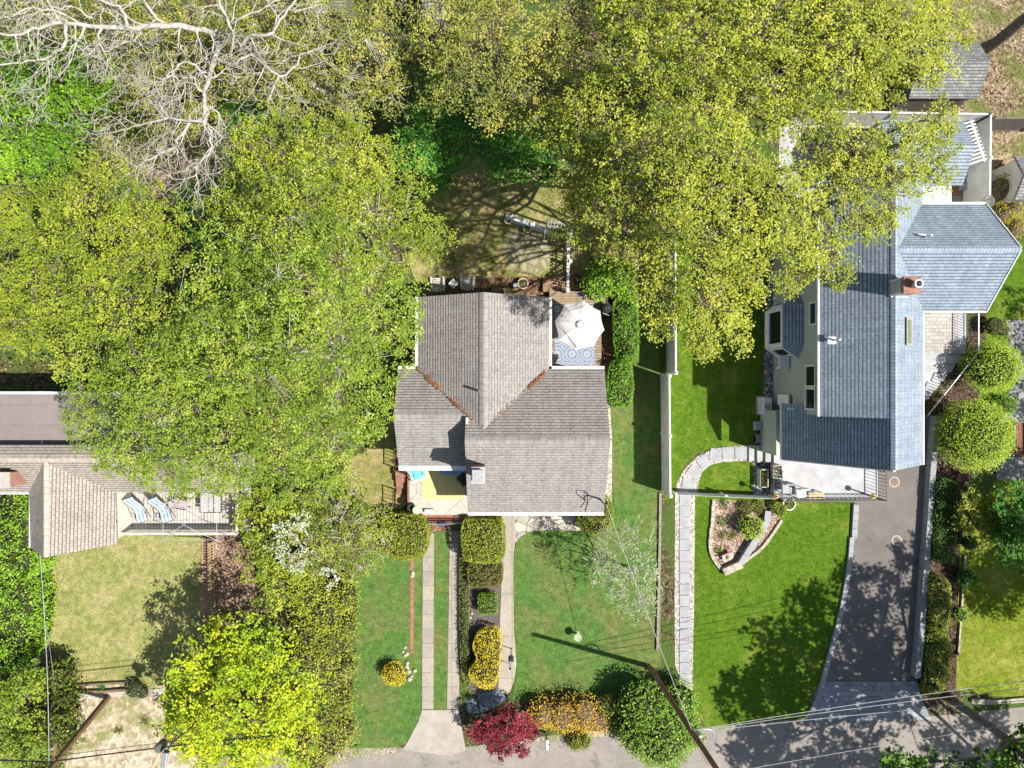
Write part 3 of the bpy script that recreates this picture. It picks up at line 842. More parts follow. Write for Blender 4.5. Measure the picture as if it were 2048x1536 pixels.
def window(parent, c, wd, ht, nrm, mat=None, mull=False):
    """framed window lying on a vertical wall; c = centre on the wall face"""
    c = Vector(c); n = Vector(nrm).normalized(); t = Vector((-n.y, n.x, 0)); z = Vector((0, 0, 1))
    f = MB(); w2, h2 = wd / 2, ht / 2; q = c + n * .035
    for sx in (-1, 1): f.bar(q + t * sx * w2 - z * (h2 + .04), q + t * sx * w2 + z * (h2 + .04), .08, .07)
    for sz in (-1, 1): f.bar(q + z * sz * h2 - t * (w2 - .04), q + z * sz * h2 + t * (w2 - .04), .07, .08)
    if mull: f.bar(q - z * (h2 - .04), q + z * (h2 - .04), .05, .05)
    w_ = f.build('window', mat or WHITE, parent)
    ROOT[w_.name] = ROOT[parent.name]
    p = MB(); p.bar(c + n * .012 - z * h2, c + n * .012 + z * h2, .02, wd) if abs(n.y) > .7 else p.bar(c + n * .012 - z * h2, c + n * .012 + z * h2, wd, .02)
    p = MB(); a = c + n * .004; b_ = c + n * .02
    r0 = [a - t * w2 - z * h2, a + t * w2 - z * h2, a + t * w2 + z * h2, a - t * w2 + z * h2]
    r1 = [x + n * .016 for x in r0]
    p.hull(r0, r1); p.build('pane', GLASS, w_)
    return w_

# ===== the house in the middle of the plot
H = T('house', 'grey shingled one storey house with crossing gable roofs and a flat terrace at its front', 'house', G(1000, 850, 0))
pz = .6
eb, ef, zr = 3.12, 2.92, 5.0          # back eave, front eave, ridge
wzr = 4.38                            # wing ridge
rzr = 4.72                            # rear gable ridge
A_e = G(1212, 738, eb); A_r = G(1221, 880, zr); A_f = G(1207, 1024, ef)
xE = 4.2
def Y(v, z): return (768 - v) * (HC - z) / F
def X(u, z): return (u - 1024) * (HC - z) / F
yb, yr, yf = Y(738, eb), Y(881, zr), Y(1024, ef)
ywr, ywf = Y(830, wzr), Y(931, 2.95)
xS = X(932, 4.2)                      # step between main block and wing
xW = X(788, 4.2)
xRr = X(967, rzr); xRe = X(1098, eb); xRw = X(836, eb); yRn = Y(594, eb)
def zback(y): return eb + (yb - y) * (zr - eb) / (yb - yr)
yJ = yb - (rzr - eb) * (yb - yr) / (zr - eb)      # rear ridge meets back slope
walls = MB()
gable(walls, xS + .12, xE - .22, yf + .25, yb - .25, 'x', eb - .30, zr - .30, (yr - yf) / (yb - yf))
gable(walls, xW + .2, xS + .12, ywf + .25, yb - .25, 'x', eb - .32, wzr - .28, .58)
gable(walls, xRw + .25, xRe - .25, yb - .3, yRn - .25, 'y', eb - .30, rzr - .28, (xRr - xRw) / (xRe - xRw))
walls.build('wall', SIDINGW, H)
# back slope of main block and wing (one plane, cut by the valleys)
plane(H, 'roof', [(xS, ywr, zback(ywr)), (xS, yr, zr), (xE, yr, zr), (xE, yb, eb), (xRe, yb, eb), (xRr, yJ, rzr)], SH_GREY)
plane(H, 'roof', [(xW, ywr, zback(ywr)), (xS, ywr, zback(ywr)), (xRr, yJ, rzr), (xRw, yb, eb), (xW, yb, eb)], SH_GREY)
plane(H, 'roof', [(xS, yf, ef), (xE, yf, ef), (xE, yr, zr), (xS, yr, zr)], SH_GREYS)
zwr = zback(ywr)
plane(H, 'roof', [(xW, ywf, 2.95), (xS, ywf, 2.95), (xS, ywr, zwr), (xW, ywr, zwr)], SH_GREYS)
plane(H, 'roof', [(xRw, yb, eb), (xRr, yJ, rzr), (xRr, yRn, rzr), (xRw, yRn, eb)], SH_GREY)
plane(H, 'roof', [(xRr, yJ, rzr), (xRe, yb, eb), (xRe, yRn, eb), (xRr, yRn, rzr)], SH_GREYS)
cap(H, (xS, yr, zr), (xE, yr, zr), (0, yf - yr, ef - zr), (0, yb - yr, eb - zr), SH_CAP, .22)
cap(H, (xW, ywr, zwr), (xS - .02, ywr, zwr), (0, ywf - ywr, 2.95 - zwr), (0, yb - ywr, eb - zwr), SH_CAP, .22)
cap(H, (xRr, yJ, rzr), (xRr, yRn, rzr), (xRe - xRr, 0, eb - rzr), (xRw - xRr, 0, eb - rzr), SH_CAP, .20)
gutter(H, (xRe + .13, yb, eb), (xE, yb, eb), (0, 1, 0))
gutter(H, (xRe, yb + .13, eb), (xRe, yRn, eb), (1, 0, 0))
gutter(H, (xRw, yb + .13, eb), (xRw, yRn, eb), (-1, 0, 0))
gutter(H, (xW, yb, eb), (xRw - .13, yb, eb), (0, 1, 0))
gutter(H, (xS, yf, ef), (xE, yf, ef), (0, -1, 0), wd=.15)
gutter(H, (xW, ywf, 2.95), (xS - .01, ywf, 2.95), (0, -1, 0), wd=.22)
# step wall between wing roof and main roof
mb = MB(); i_ = 0
mb.hull([(xS + .02, ywf, 2.0), (xS + .12, ywf, 2.0), (xS + .12, ywr, 3.4), (xS + .02, ywr, 3.4)], [(xS + .02, ywf, ef + (ywf - yf) * (zr - ef) / (yr - yf) - .14), (xS + .12, ywf, ef + (ywf - yf) * (zr - ef) / (yr - yf) - .14), (xS + .12, ywr - .1, zr - .35), (xS + .02, ywr - .1, zr - .35)])
mb.build('gable_wall', SIDINGW, H)
# chimney
cc = G(958, 946, 5.0)
mb = MB().box((cc.x, cc.y, 4.65), (.46, .58, 2.1)); mb.build('chimney', BRICKW, H)
ch_ = [o for o in H.children if o.name.startswith('chimney')][0]
mb = MB().box((cc.x, cc.y, 5.74), (.58, .70, .08)); mb.build('chimney_crown', CONC, ch_)
mb = MB(); mb.lathe((cc.x, cc.y, 5.78), [(.14, 0), (.14, .16), (.12, .17)], 14); mb.box((cc.x, cc.y, 6.02), (.46, .52, .03))
for sx in (-1, 1):
    for sy in (-1, 1): mb.box((cc.x + sx * .2, cc.y + sy * .22, 5.89), (.03, .03, .24))
mb.build('chimney_cap', STEEL, ch_)
v_ = G(955, 782, 5.2)
mb = MB().lathe((v_.x, v_.y, 4.35), [(.055, 0), (.055, .75), (.045, .76), (.04, .5)], 12); mb.build('vent_pipe', M('vent_grey', (.3, .3, .3)), H)
# needles gathered in the valleys
ND = litter('fallen_needles', [(.1, (.22, .09, .04)), (.6, (.36, .16, .08)), (1, (.45, .24, .14))], 30)
def debris(a, b, r, n):
    a = Vector(a); b = Vector(b); pts = []
    mb = MB()
    for k in range(n):
        p = a.lerp(b, rng.random()) + Vector((rng.normal(0, r), rng.normal(0, r), 0))
        an = rng.uniform(0, math.pi); l = rng.uniform(.04, .09)
        d = Vector((math.cos(an), math.sin(an), 0)) * l
        zz = .02 + rng.uniform(0, .02)
        mb.bar(p + Vector((0, 0, zz)) - d, p + Vector((0, 0, zz)) + d, .014, .01)
    return mb.build('fallen_needles', ND, H)
vw0, vw1 = Vector((xRw, yb, eb)), Vector((xRr, yJ, rzr)); ve0 = Vector((xRe, yb, eb))
up_ = Vector((0, 0, .09))
debris(vw0.lerp(vw1, .14) + up_, vw0.lerp(vw1, .34) + up_, .035, 190)
debris(vw0.lerp(vw1, .55) + up_, vw0.lerp(vw1, .66) + up_, .03, 80)
debris(vw0 + up_, vw0.lerp(vw1, .85) + up_, .015, 110)
debris(ve0.lerp(vw1, .05) + up_, ve0.lerp(vw1, .32) + up_, .035, 150)
debris(ve0 + up_, ve0.lerp(vw1, .9) + up_, .012, 60)
# windows
for (x, w2) in ((-.6, 1.0), (1.2, 1.4), (2.9, 1.0)): window(H, (x, yf + .25, 1.75), w2, 1.15, (0, -1, 0))
window(H, (xE - .22, -1.0, 1.8), .9, 1.1, (1, 0, 0)); window(H, (xE - .22, -3.9, 1.8), .9, 1.1, (1, 0, 0))
window(H, (xRe - .25, 2.6, 1.7), 1.2, 1.1, (1, 0, 0)); window(H, (-3.0, yRn - .25, 1.7), .9, 1.1, (0, 1, 0)); window(H, (.2, yRn - .25, 1.7), .9, 1.1, (0, 1, 0))
window(H, (xW + .2, -1.3, 1.7), .9, 1.1, (-1, 0, 0)); window(H, (-4.3, ywf + .25, 1.9), .9, 1.1, (0, -1, 0))
# service mast and loops of cable at the front right corner
mx = G(1207, 1000, 3.5)
mb = MB(); mb.tube([(mx.x - .12, mx.y, 2.4), (mx.x - .12, mx.y, 4.25), (mx.x - .05, mx.y - .05, 4.4)], .03, 8)
mb.tube(smoothline([(mx.x - .12, mx.y, 4.3), (mx.x - .3, mx.y + .2, 4.15), (mx.x - .75, mx.y + .3, 4.2), (mx.x - .9, mx.y + .15, 3.8), (mx.x - .7, mx.y - .1, 3.45), (mx.x - .82, mx.y - .5, 3.3)], 5), .022, 5)
mb.tube(smoothline([(mx.x - .12, mx.y, 4.0), (mx.x - .5, mx.y + .24, 4.0), (mx.x - .66, mx.y + .0, 3.6)], 5), .016, 5)
mb.build('service_mast', IRON, H)

# terrace in front of the wing
TZ = pz
t0 = G(815, 934, TZ); t1 = G(934, 1030, TZ)
TE = T('terrace', 'raised beige flagstone terrace with brick edge in front of the grey house', 'terrace', (t0.x, t1.y, 0))
PATC = cracked('terrace_stone', (.47, .44, .38), (.43, .40, .345), (.26, .235, .19), .9, .010)
MB().prism([(t0.x + .1, t1.y), (xS + .2, t1.y), (xS + .2, -3.4), (t0.x + .1, -3.4)], 0, TZ).build('floor', PATC, TE)
MB().prism([(t0.x, t1.y - .10), (t0.x + .1, t1.y - .10), (t0.x + .1, -3.5), (t0.x, -3.5)], 0, TZ + .015).build('brick_edge', BRICKF, TE)
bw0 = G(835, 1031, .9); bw1 = G(975, 1046, .6)
MB().prism([(t0.x + .1, t1.y - .38), (bw1.x, t1.y - .38), (bw1.x, t1.y - .002), (t0.x + .1, t1.y - .002)], 0, TZ - .06).build('brick_wall', BRICKW, TE)
MB().prism([(t0.x + .4, t1.y - .46), (bw1.x - .6, t1.y - .46), (bw1.x - .6, t1.y - .385), (t0.x + .4, t1.y - .385)], 0, TZ - .02).build('coping', CONC, TE)
mb = MB()
for k in range(5):
    z = TZ - .12 * (k + 1)
    if z > .02: mb.prism([(t0.x - .003, t0.y - .2 - .0 - .30 * k - .3), (t0.x - .003, t0.y - .2 - .30 * k), (t0.x - .62, t0.y - .2 - .30 * k), (t0.x - .62, t0.y - .5 - .30 * k)], 0, z)
mb.build('steps', BRICKF, TE)

def railing(name, label, pts, zb, h, mat, sp=.13, closed=False, top=None, cat='railing', group=None, posts=True, th=.02, topw=.045):
    P = [Vector((p[0], p[1], zb)) for p in pts]
    r = T(name, label, cat, P[0], group)
    b = MB(); tl = []
    for a, c in zip(P, P[1:]):
        d = c - a; n = max(1, int(d.length / sp))
        for k in range(1, n): q = a + d * k / n; b.bar(q + Vector((0, 0, .08)), q + Vector((0, 0, h)), th)
        tl.append((MB().bar(a + Vector((0, 0, h)), c + Vector((0, 0, h)), topw, .03), top or mat))
        tl.append((MB().bar(a + Vector((0, 0, .08)), c + Vector((0, 0, .08)), .03), mat))
    b.build('balusters', mat, r)
    for t, m_ in tl: t.build('rail', m_, r)
    if posts:
        for q in P: MB().bar(q, q + Vector((0, 0, h + .05)), .05).build('post', mat, r)
    return r
xt = t0.x
railing('iron_railing', 'dark iron railing along the front edge of the beige flagstone terrace', [(xt + .12, t1.y - .30), (bw1.x - .05, t1.y - .30)], TZ - .06, .55, IRON)
railing('iron_railing', 'rusty iron stair railing standing on the grass left of the house terrace', [(xt - .68, Y(984, .8)), (xt - .68, Y(1016, .8))], 0, .9, RUST, .16)
railing('iron_railing', 'rusty iron railing high beside the wing wall left of the terrace', [(xt - .62, Y(905, .8)), (xt - .62, Y(940, .8)), (xt - .1, Y(948, .8))], 0, .9, RUST, .16)

# ===== blue-grey house on the right
N = T('house', 'large blue grey shingled house with long ridge and pale green siding on the right', 'house', G(1700, 700, 0))
xw, xe, xr_ = 13.02, 17.35, 15.12
ye = -1.37
NZE, NZR = 5.3, 7.2
yN = 8.6; yS = Y(941, 7.2)
mb = MB()
gable(mb, xw + .04, xe - .25, ye + .04, yN - .2, 'y', NZE - .25, NZR - .3)
gable(mb, xw + .04, xe - .25, yS + .35, ye + .04, 'y', 2.6, NZR - .45, .52)
mb.build('wall', SIDING, N)
xj = xr_ + (7.2 - 7.03) / (NZR - NZE) * (xe - xr_)
yc1, yc0 = Y(409, 5.0), Y(622, 5.0); xend = X(1972, 5.0); ycr = (yc1 + yc0) / 2; ZR2 = 7.0
se = (NZR - NZE) / (xe - xr_)
def zeast(x): return NZR - se * (x - xr_)
plane(N, 'roof', [(xw, ye, NZE), (xr_, ye, NZR), (xr_, yN, NZR), (xw, yN, NZE)], SH_BLUE)
xv = xr_ + (NZR - ZR2) / se
plane(N, 'roof', [(xr_, yS, NZR), (xe, yS + .0, NZE), (xe, yc0, NZE), (xv, ycr, ZR2), (xe, yc1, NZE), (xe, yN, NZE), (xr_, yN, NZR)], SH_BLUE)
plane(N, 'roof', [(12.43, Y(918, 2.8), 2.8), (xr_ - .02, yS, NZR - .03), (xr_ - .02, ye, NZR - .03), (12.43, Y(806, 2.8), 2.8)], SH_BLUE)
# east wing: gable with ridge running east
zc_e = 5.0
ym0, ym1 = ycr - (ycr - yc0), yc1
plane(N, 'roof', [(xe - .35, yc0, zc_e + .0), (xend, yc0, zc_e), (xend, ycr, ZR2), (xv, ycr, ZR2)], SH_BLUE)
plane(N, 'roof', [(xv, ycr, ZR2), (xend, ycr, ZR2), (xend, yc1, zc_e), (xe - .35, yc1, zc_e)], SH_BLUE)
mb = MB(); gable(mb, xe - .4, xend - .25, yc0 + .25, yc1 - .25, 'x', zc_e - .25, ZR2 - .3); mb.build('wing_wall', SIDING, N)
SH_CAPB = bricks('shingle_ridge_cap_blue', (.35, .41, .48), (.29, .34, .41), (.10, .12, .15), .14, .6, .010, 'uv', off=0, mott=.3)
cap(N, (xr_, yS, NZR), (xr_, yN, NZR), (xw - xr_, 0, NZE - NZR), (xe - xr_, 0, NZE - NZR), SH_CAPB, .17)
cap(N, (xv, ycr, ZR2), (xend, ycr, ZR2), (0, yc0 - ycr, zc_e - ZR2), (0, yc1 - ycr, zc_e - ZR2), SH_CAPB, .17)
gutter(N, (xw, ye, NZE), (xw, yN, NZE), (-1, 0, 0), wd=.09)
gutter(N, (xe, yS, NZE), (xe, yc0 - .02, NZE), (1, 0, 0), wd=.06)
gutter(N, (xe + .1, yc0, zc_e), (xend, yc0, zc_e), (0, -1, 0), wd=.06)
gutter(N, (xe + .1, yc1, zc_e), (xend, yc1, zc_e), (0, 1, 0), wd=.10)
gutter(N, (12.43, Y(918, 2.8), 2.8), (12.43, Y(806, 2.8), 2.8), (-1, 0, 0), wd=.08)
# white rake boards
z_ = Vector((0, 0, .06))
RK = []
RK.append(MB().bar(Vector((xend + .03, yc0, zc_e)) - z_, Vector((xend + .03, ycr, ZR2)) - z_, .05, .16)); RK.append(MB().bar(Vector((xend + .03, ycr, ZR2)) - z_, Vector((xend + .03, yc1, zc_e)) - z_, .05, .16))
RK.append(MB().bar(Vector((12.43, Y(918, 2.8) - .03, 2.8)) - z_, Vector((xr_, yS - .03, NZR)) - z_, .05, .16))
for q in RK: q.build('rake_board', WHITE, N)
# bay window with its own little roof on the west wall
bx0 = xw
by = [Y(565 + 0, 1), Y(600, 2), Y(680, 2), Y(705, 1)]
B0 = [(xw + .05, 4.0), (12.45, 3.55), (12.45, 1.75), (xw + .05, 1.3)]
bay = MB().prism(B0, .5, 3.05).build('bay', WHITEP, N)
zb_ = 1.85
def baywin(p, q, nm='window'):
    p = Vector((*p, 0)); q = Vector((*q, 0)); t = (q - p).normalized(); n = Vector((-t.y, t.x, 0)) * -1
    if n.x > .2 : n = -n
    c = (p + q) / 2; wd = (q - p).length - .25
    return c, n, wd
for p, q in ((B0[0], B0[1]), (B0[1], B0[2]), (B0[2], B0[3])):
    c, n, wd = baywin(p, q)
    window(N, (c.x, c.y, 1.95), wd, 1.5, n)
bt = 3.05
BO = [(xw + .06, 4.15), (12.33, 3.63), (12.33, 1.67), (xw + .06, 1.15)]
plane(N, 'bay_roof', [(BO[1][0], BO[1][1], bt), (BO[2][0], BO[2][1], bt), (xw + .06, 1.75, bt + .62), (xw + .06, 3.55, bt + .62)], SH_BLUE, .08)
plane(N, 'bay_roof', [(BO[0][0], BO[0][1], bt), (BO[1][0], BO[1][1], bt), (xw + .06, 3.55, bt + .62)], SH_BLUE, .08)
plane(N, 'bay_roof', [(BO[2][0], BO[2][1], bt), (BO[3][0], BO[3][1], bt), (xw + .06, 1.75, bt + .62)], SH_BLUE, .08)
mb = MB()
for a, c in zip(BO, BO[1:]): mb.bar((a[0] - .02, a[1], bt - .05), (c[0] - .02, c[1], bt - .05), .05, .12)
mb.build('bay_fascia', WHITE, N)
window(N, (xw + .04, 3.05, 4.62), .95, .62, (-1, 0, 0))
for yy in (.35, -.65): window(N, (xw + .04, yy, 4.35), .9, .95, (-1, 0, 0))
window(N, (xw + .04, 6.2, 4.4), 1.6, .9, (-1, 0, 0), mull=True)
window(N, (17.1, -.5, 4.1), 1.0, 1.2, (1, 0, 0)); window(N, (17.1, -2.4, 4.1), 1.0, 1.2, (1, 0, 0)); window(N, (15.2, yS + .35, 4.4), 1.2, 1.2, (0, -1, 0))
window(N, (xend - .25, ycr, 3.6), 1.2, 1.1, (1, 0, 0))
MB().box((15.0, yS + .345, 1.15), (2.4, .06, 2.2)).build('garage_door', WHITEP, N)
MB().box((13.75, ye - .6, 1.6), (.9, .06, 2.0)).build('door', WHITEP, N)
# white trim bands at the foot of the wall by the porch roof
MB().box((12.75, ye + .25, 3.3), (.55, .10, .12)).build('trim', WHITE, N); MB().box((12.7, ye + .08, 2.7), (.5, .08, .10)).build('trim', WHITE, N)
mb = MB(); mb.prism([(12.4, ye + .1), (13.04, ye + .1), (13.04, Y(905, .6)), (12.4, Y(905, .6))], 0, 2.1); mb.build('porch_wall', SIDING, N)
# skylight
mb = MB(); sx0, sy0 = X(1818, 6.4), Y(660, 6.4); 
za = zeast(sx0 - .22); zb2 = zeast(sx0 + .3)
mb.hull([(sx0 - .22, sy0 - .62, za - .02), (sx0 + .22, sy0 - .62, zeast(sx0 + .22) - .02), (sx0 + .22, sy0 + .5, zeast(sx0 + .22) - .02), (sx0 - .22, sy0 + .5, za - .02)],
        [(sx0 - .22, sy0 - .62, za + .1), (sx0 + .22, sy0 - .62, zeast(sx0 + .22) + .1), (sx0 + .22, sy0 + .5, zeast(sx0 + .22) + .1), (sx0 - .22, sy0 + .5, za + .1)])
skl = mb.build('skylight', M('bronze_frame', (.36, .33, .27), (.3, .27, .22)), N)
mb = MB(); mb.hull([(sx0 - .13, sy0 - .54, zeast(sx0 - .13) + .08), (sx0 + .15, sy0 - .54, zeast(sx0 + .15) + .08), (sx0 + .15, sy0 + .42, zeast(sx0 + .15) + .08), (sx0 - .13, sy0 + .42, zeast(sx0 - .13) + .08)],
        [(sx0 - .13, sy0 - .54, zeast(sx0 - .13) + .112), (sx0 + .15, sy0 - .54, zeast(sx0 + .15) + .112), (sx0 + .15, sy0 + .42, zeast(sx0 + .15) + .112), (sx0 - .13, sy0 + .42, zeast(sx0 - .13) + .112)])
mb.build('pane', M('skylight_glass', (.20, .22, .16), (.16, .18, .13), rough=.15), skl)
# chimney
cb = G(1823, 570, 7.95)
mb = MB().box((cb.x, cb.y, 6.85), (.62, .62, 2.16)); nch = mb.build('chimney', bricks('chimney_stone', (.44, .42, .42), (.30, .29, .30), (.4, .38, .36), .3, .12, .01, 'wall'), N)
MB().box((cb.x, cb.y, 7.97), (.66, .66, .07)).build('chimney_crown', BRICKF, nch)
mb = MB().lathe((cb.x + .06, cb.y, 8.01), [(.15, 0), (.15, .28), (.17, .29), (.17, .34), (.12, .34), (.12, .1)], 18); mb.build('flue', STEEL, nch)
mb = MB(); mb.box((cb.x, cb.y - .34, 7.0), (.66, .05, .3)); mb.build('flashing', WHITE, nch)
MB().box((cb.x - .325, cb.y, 7.4), (.03, .46, .86)).build('cladding', STEEL, nch)
for dy in (-.27, .27): MB().box((cb.x - .33, cb.y + dy, 7.4), (.05, .07, .95)).build('corner_trim', WHITE, nch)
for (u, v, z, r) in ((1682, 679, 6.4, .05), (1866, 469, 7.0, .05)):
    q = G(u, v, z)
    mb = MB(); mb.lathe((q.x, q.y, z - .8), [(r, 0), (r, .72), (r * .8, .73)], 10); mb.box((q.x - .1, q.y, z - .58), (.34, .3, .03)); mb.build('vent_pipe', WHITE, N)
# small roof hood on porch
MB().box((12.9, ye + .62, 1.7), (.06, .5, 1.3)).build('side_door', WHITEP, N)

# air conditioners
q = G(1578, 724, 1.9)
ac = T('air_conditioner', 'pale wall mounted air conditioner box sticking out of the green siding', 'air conditioner', (12.96, q.y, 1.6))
MB().box((12.78, q.y, 1.9), (.5, .62, .42)).build('casing', WHITEP, ac, bevel=.02)
MB().box((12.52, q.y, 1.9), (.02, .5, .3)).build('grille', STEEL, ac)
q = G(1535, 812, .8)
ac = T('air_conditioner', 'pale ground standing air conditioner on gravel beside the lawn shadow', 'air conditioner', (q.x, q.y, 0))
MB().box((q.x, q.y, .45), (.42, .82, .8)).build('casing', WHITEP, ac, bevel=.02)
mb = MB()
for k in range(9): mb.box((q.x - .22, q.y - .3 + k * .075, .5), (.012, .02, .55))
mb.build('grille', STEEL, ac)
MB().box((q.x, q.y, .03), (.55, .95, .05)).build('pad', CONC, ac)
MB().lathe((q.x, q.y, .85), [(.17, 0), (.17, .015), (.05, .02)], 16).build('fan_cover', STEEL, ac)

# front porch of the blue house
PZ = .55
P0 = G(1548, 895, PZ); P1 = G(1756, 998, PZ)
PO = T('terrace', 'smooth white concrete porch terrace in front of the blue grey house', 'terrace', (P0.x, P1.y, 0))
MB().prism([(P0.x, P1.y), (P1.x, P1.y), (P1.x, Y(925, PZ)), (P0.x, Y(885, PZ))], 0, PZ).build('floor', CONCW, PO)
mb = MB()
for k in range(3):
    mb.prism([(P0.x - .36 * (k + 1), Y(892, PZ)), (P0.x - .36 * k - .003, Y(892, PZ)), (P0.x - .36 * k - .003, Y(926, PZ)), (P0.x - .36 * (k + 1), Y(926, PZ))], 0, PZ - .14 * (k + 1))
mb.build('steps', M('step_grey', (.42, .43, .40), (.32, .33, .31), 3, .8), PO)
railing('iron_railing', 'black iron railing on the driveway side of the white porch terrace', [(P1.x - .03, P1.y + .05), (P1.x - .03, Y(934, PZ))], PZ, .85, IRON, .16)
railing('iron_railing', 'black iron railing along the front of the white porch terrace', [(P0.x + .1, P1.y + .04), (P1.x - .08, P1.y + .04)], PZ, .85, IRON, .22)
railing('iron_railing', 'short black iron railing at the stair end of the white porch terrace', [(P0.x + .06, P1.y + .12), (P0.x + .06, Y(938, PZ))], PZ, .85, IRON, .16)
for (u, lab) in ((1553, 'brass topped lantern post at the left corner of the white porch'), (1748, 'brass topped lantern post at the right corner of the white porch')):
    q = G(u, 993, PZ + 1.05)
    lp = T('lantern', lab, 'lantern', (q.x, q.y, PZ), 'lanterns on the white porch corners')
    MB().lathe((q.x, q.y, PZ), [(.05, 0), (.04, .04), (.03, .8), (.06, .84), (.09, .86)], 12).build('post', IRON, lp)
    MB().lathe((q.x, q.y, PZ + .86), [(.08, 0), (.13, .06), (.13, .16), (.05, .22)], 16).build('shade', M('brass', (.55, .42, .16), (.45, .33, .12), 10, .35, .4), lp)
    MB().lathe((q.x, q.y, PZ + 1.08), [(.03, 0), (.04, .03), (.015, .06)], 10).build('finial', IRON, lp)
def chair_square(u, v, z, lab, col, rz):
    q = G(u, v, z + .8)
    r = T('patio_chair', lab, 'chair', (q.x, q.y, z), 'square cushioned chairs on the white porch')
    def L(x, y, zz): return (q.x + x * math.cos(rz) - y * math.sin(rz), q.y + x * math.sin(rz) + y * math.cos(rz), z + zz)
    MB().box(L(0, 0, .46), (.5, .5, .07), rz).build('seat', col, r, bevel=.03)
    MB().box(L(0, .25, .75), (.5, .07, .52), rz).build('backrest', col, r, bevel=.03)
    for sx in (-1, 1):
        for sy in (-1, 1): MB().bar(L(sx * .22, sy * .22, 0), L(sx * .22, sy * .22, .43), .025).build('leg', IRON, r)
        MB().tube([L(sx * .25, -.22, .43), L(sx * .27, -.2, .66), L(sx * .27, .22, .66)], .013, 6).build('armrest', IRON, r)
def side_table(u, v, z, h, wdt, lab, col, name='side_table', cat='table', group=None):
    q = G(u, v, z + h)
    r = T(name, lab, cat, (q.x, q.y, z), group)
    MB().box((q.x, q.y, z + h), (wdt, wdt, .035)).build('table_top', col, r, bevel=.015)
    for sx in (-1, 1):
        for sy in (-1, 1): MB().bar((q.x + sx * wdt * .38, q.y + sy * wdt * .38, z), (q.x + sx * wdt * .38, q.y + sy * wdt * .38, z + h - .02), .025).build('leg', IRON, r)
    return r
chair_square(1579, 979, PZ, 'grey cushioned square chair on the white porch, left of the white one', M('cushion_grey', (.38, .41, .42)), .0)
chair_square(1608, 989, PZ, 'white cushioned square chair on the white porch by the railing', M('cushion_white', (.66, .67, .68)), .05)
q = G(1634, 992, PZ + .5)
dg = T('garden_bench', 'tan slatted bench beside the white cushioned chair on the porch', 'bench', (q.x, q.y, PZ))
mb = MB()
for k in range(3): mb.box((q.x, q.y - .11 + .11 * k, PZ + .42), (.8, .085, .03))
mb.build('seat', M('tan_wood', (.58, .46, .26), (.40, .30, .16), 8), dg)
for sx in (-1, 1):
    for sy in (-1, 1): MB().bar((q.x + sx * .34, q.y + sy * .12, PZ), (q.x + sx * .34, q.y + sy * .12, PZ + .4), .035).build('leg', IRON, dg)

def pot(u, v, z, r, h, lab, mat, plant=None, group=None, soil=True):
    q = G(u, v, z + h)
    ro = T('planter_pot', lab, 'pot', (q.x, q.y, z), group)
    MB().lathe((q.x, q.y, z), [(r * .7, 0), (r * .95, h * .85), (r * 1.08, h * .88), (r * 1.08, h), (r * .92, h), (r * .88, h * .8)], 20).build('pot', mat, ro, smooth=False)
    MB().lathe((q.x, q.y, z + h * .78), [(r * .86, 0), (r * .86, .02), (r * .3, .04)], 16).build('soil', MULCH, ro)
    if plant:
        n = 120
        C = rng.normal(size=(n, 3)) * np.array([r * .42, r * .42, .05]) + np.array([q.x, q.y, z + h + .02])
        leafmesh('plant', C, rng.normal(.5, .25, n), .05, ro, plant, .3)
    return ro
pot(1579, 1008, .0, .30, .35, 'round pot of green plants below the porch railing, left end', WHITEP, L_BALL)
def trough(u, v, z, lx, ly, h, lab, mat, leaf):
    q = G(u, v, z + h)
    r = T('planter_box', lab, 'planter', (q.x, q.y, z))
    mb = MB()
    mb.box((q.x - lx / 2, q.y, z + h / 2), (.04, ly, h)); mb.box((q.x + lx / 2, q.y, z + h / 2), (.04, ly, h))
    mb.box((q.x, q.y - ly / 2, z + h / 2), (lx - .045, .04, h)); mb.box((q.x, q.y + ly / 2, z + h / 2), (lx - .045, .04, h))
    mb.build('box', mat, r)
    MB().box((q.x, q.y, z + h * .35), (lx - .05, ly - .05, h * .7)).build('soil', MULCH, r)
    n = 150
    C = np.stack([rng.uniform(-lx * .38, lx * .38, n) + q.x, rng.uniform(-ly * .4, ly * .4, n) + q.y, rng.normal(z + h, .04, n)], 1)
    leafmesh('plant', C, rng.normal(.5, .25, n), .05, r, leaf, .3)
trough(1529, 957, 0, .36, .85, .5, 'cream trough planter on dark gravel left of the white porch', M('cream', (.62, .58, .45)), L_DKOL)
trough(1556, 944, PZ, .40, .62, .3, 'stone coloured planter with white flowers at the porch stair', M('stone_grey', (.4, .38, .34)), L_WHITE)
q = G(1518, 852, .4)
mb = MB().box((q.x, q.y, .2), (.32, .42, .38)); one('storage_box', mb, M('grey_green_box', (.35, .40, .38)), 'small grey green utility box on gravel by the porch wall', 'box')
hr = T('hose_reel', 'coiled striped hose heap beside a green plant at the porch wall', 'hose', G(1530, 878, 0))
q = G(1528, 878, .3)
mb = MB()
for k in range(7): mb.tube([(q.x - .35 + .1 * k, q.y - .22, .06), (q.x - .35 + .1 * k, q.y - .12, .3), (q.x - .35 + .1 * k, q.y + .12, .3), (q.x - .35 + .1 * k, q.y + .22, .06)], .028, 6)
mb.build('hose', M('pale_hose', (.5, .48, .48)), hr)
MB().box((q.x, q.y, .03), (.8, .5, .05)).build('base', IRON, hr)
pot(1768, 943, 0, .09, .5, 'small cream bucket on the asphalt beside the garage corner', M('cream', (.62, .58, .45)))
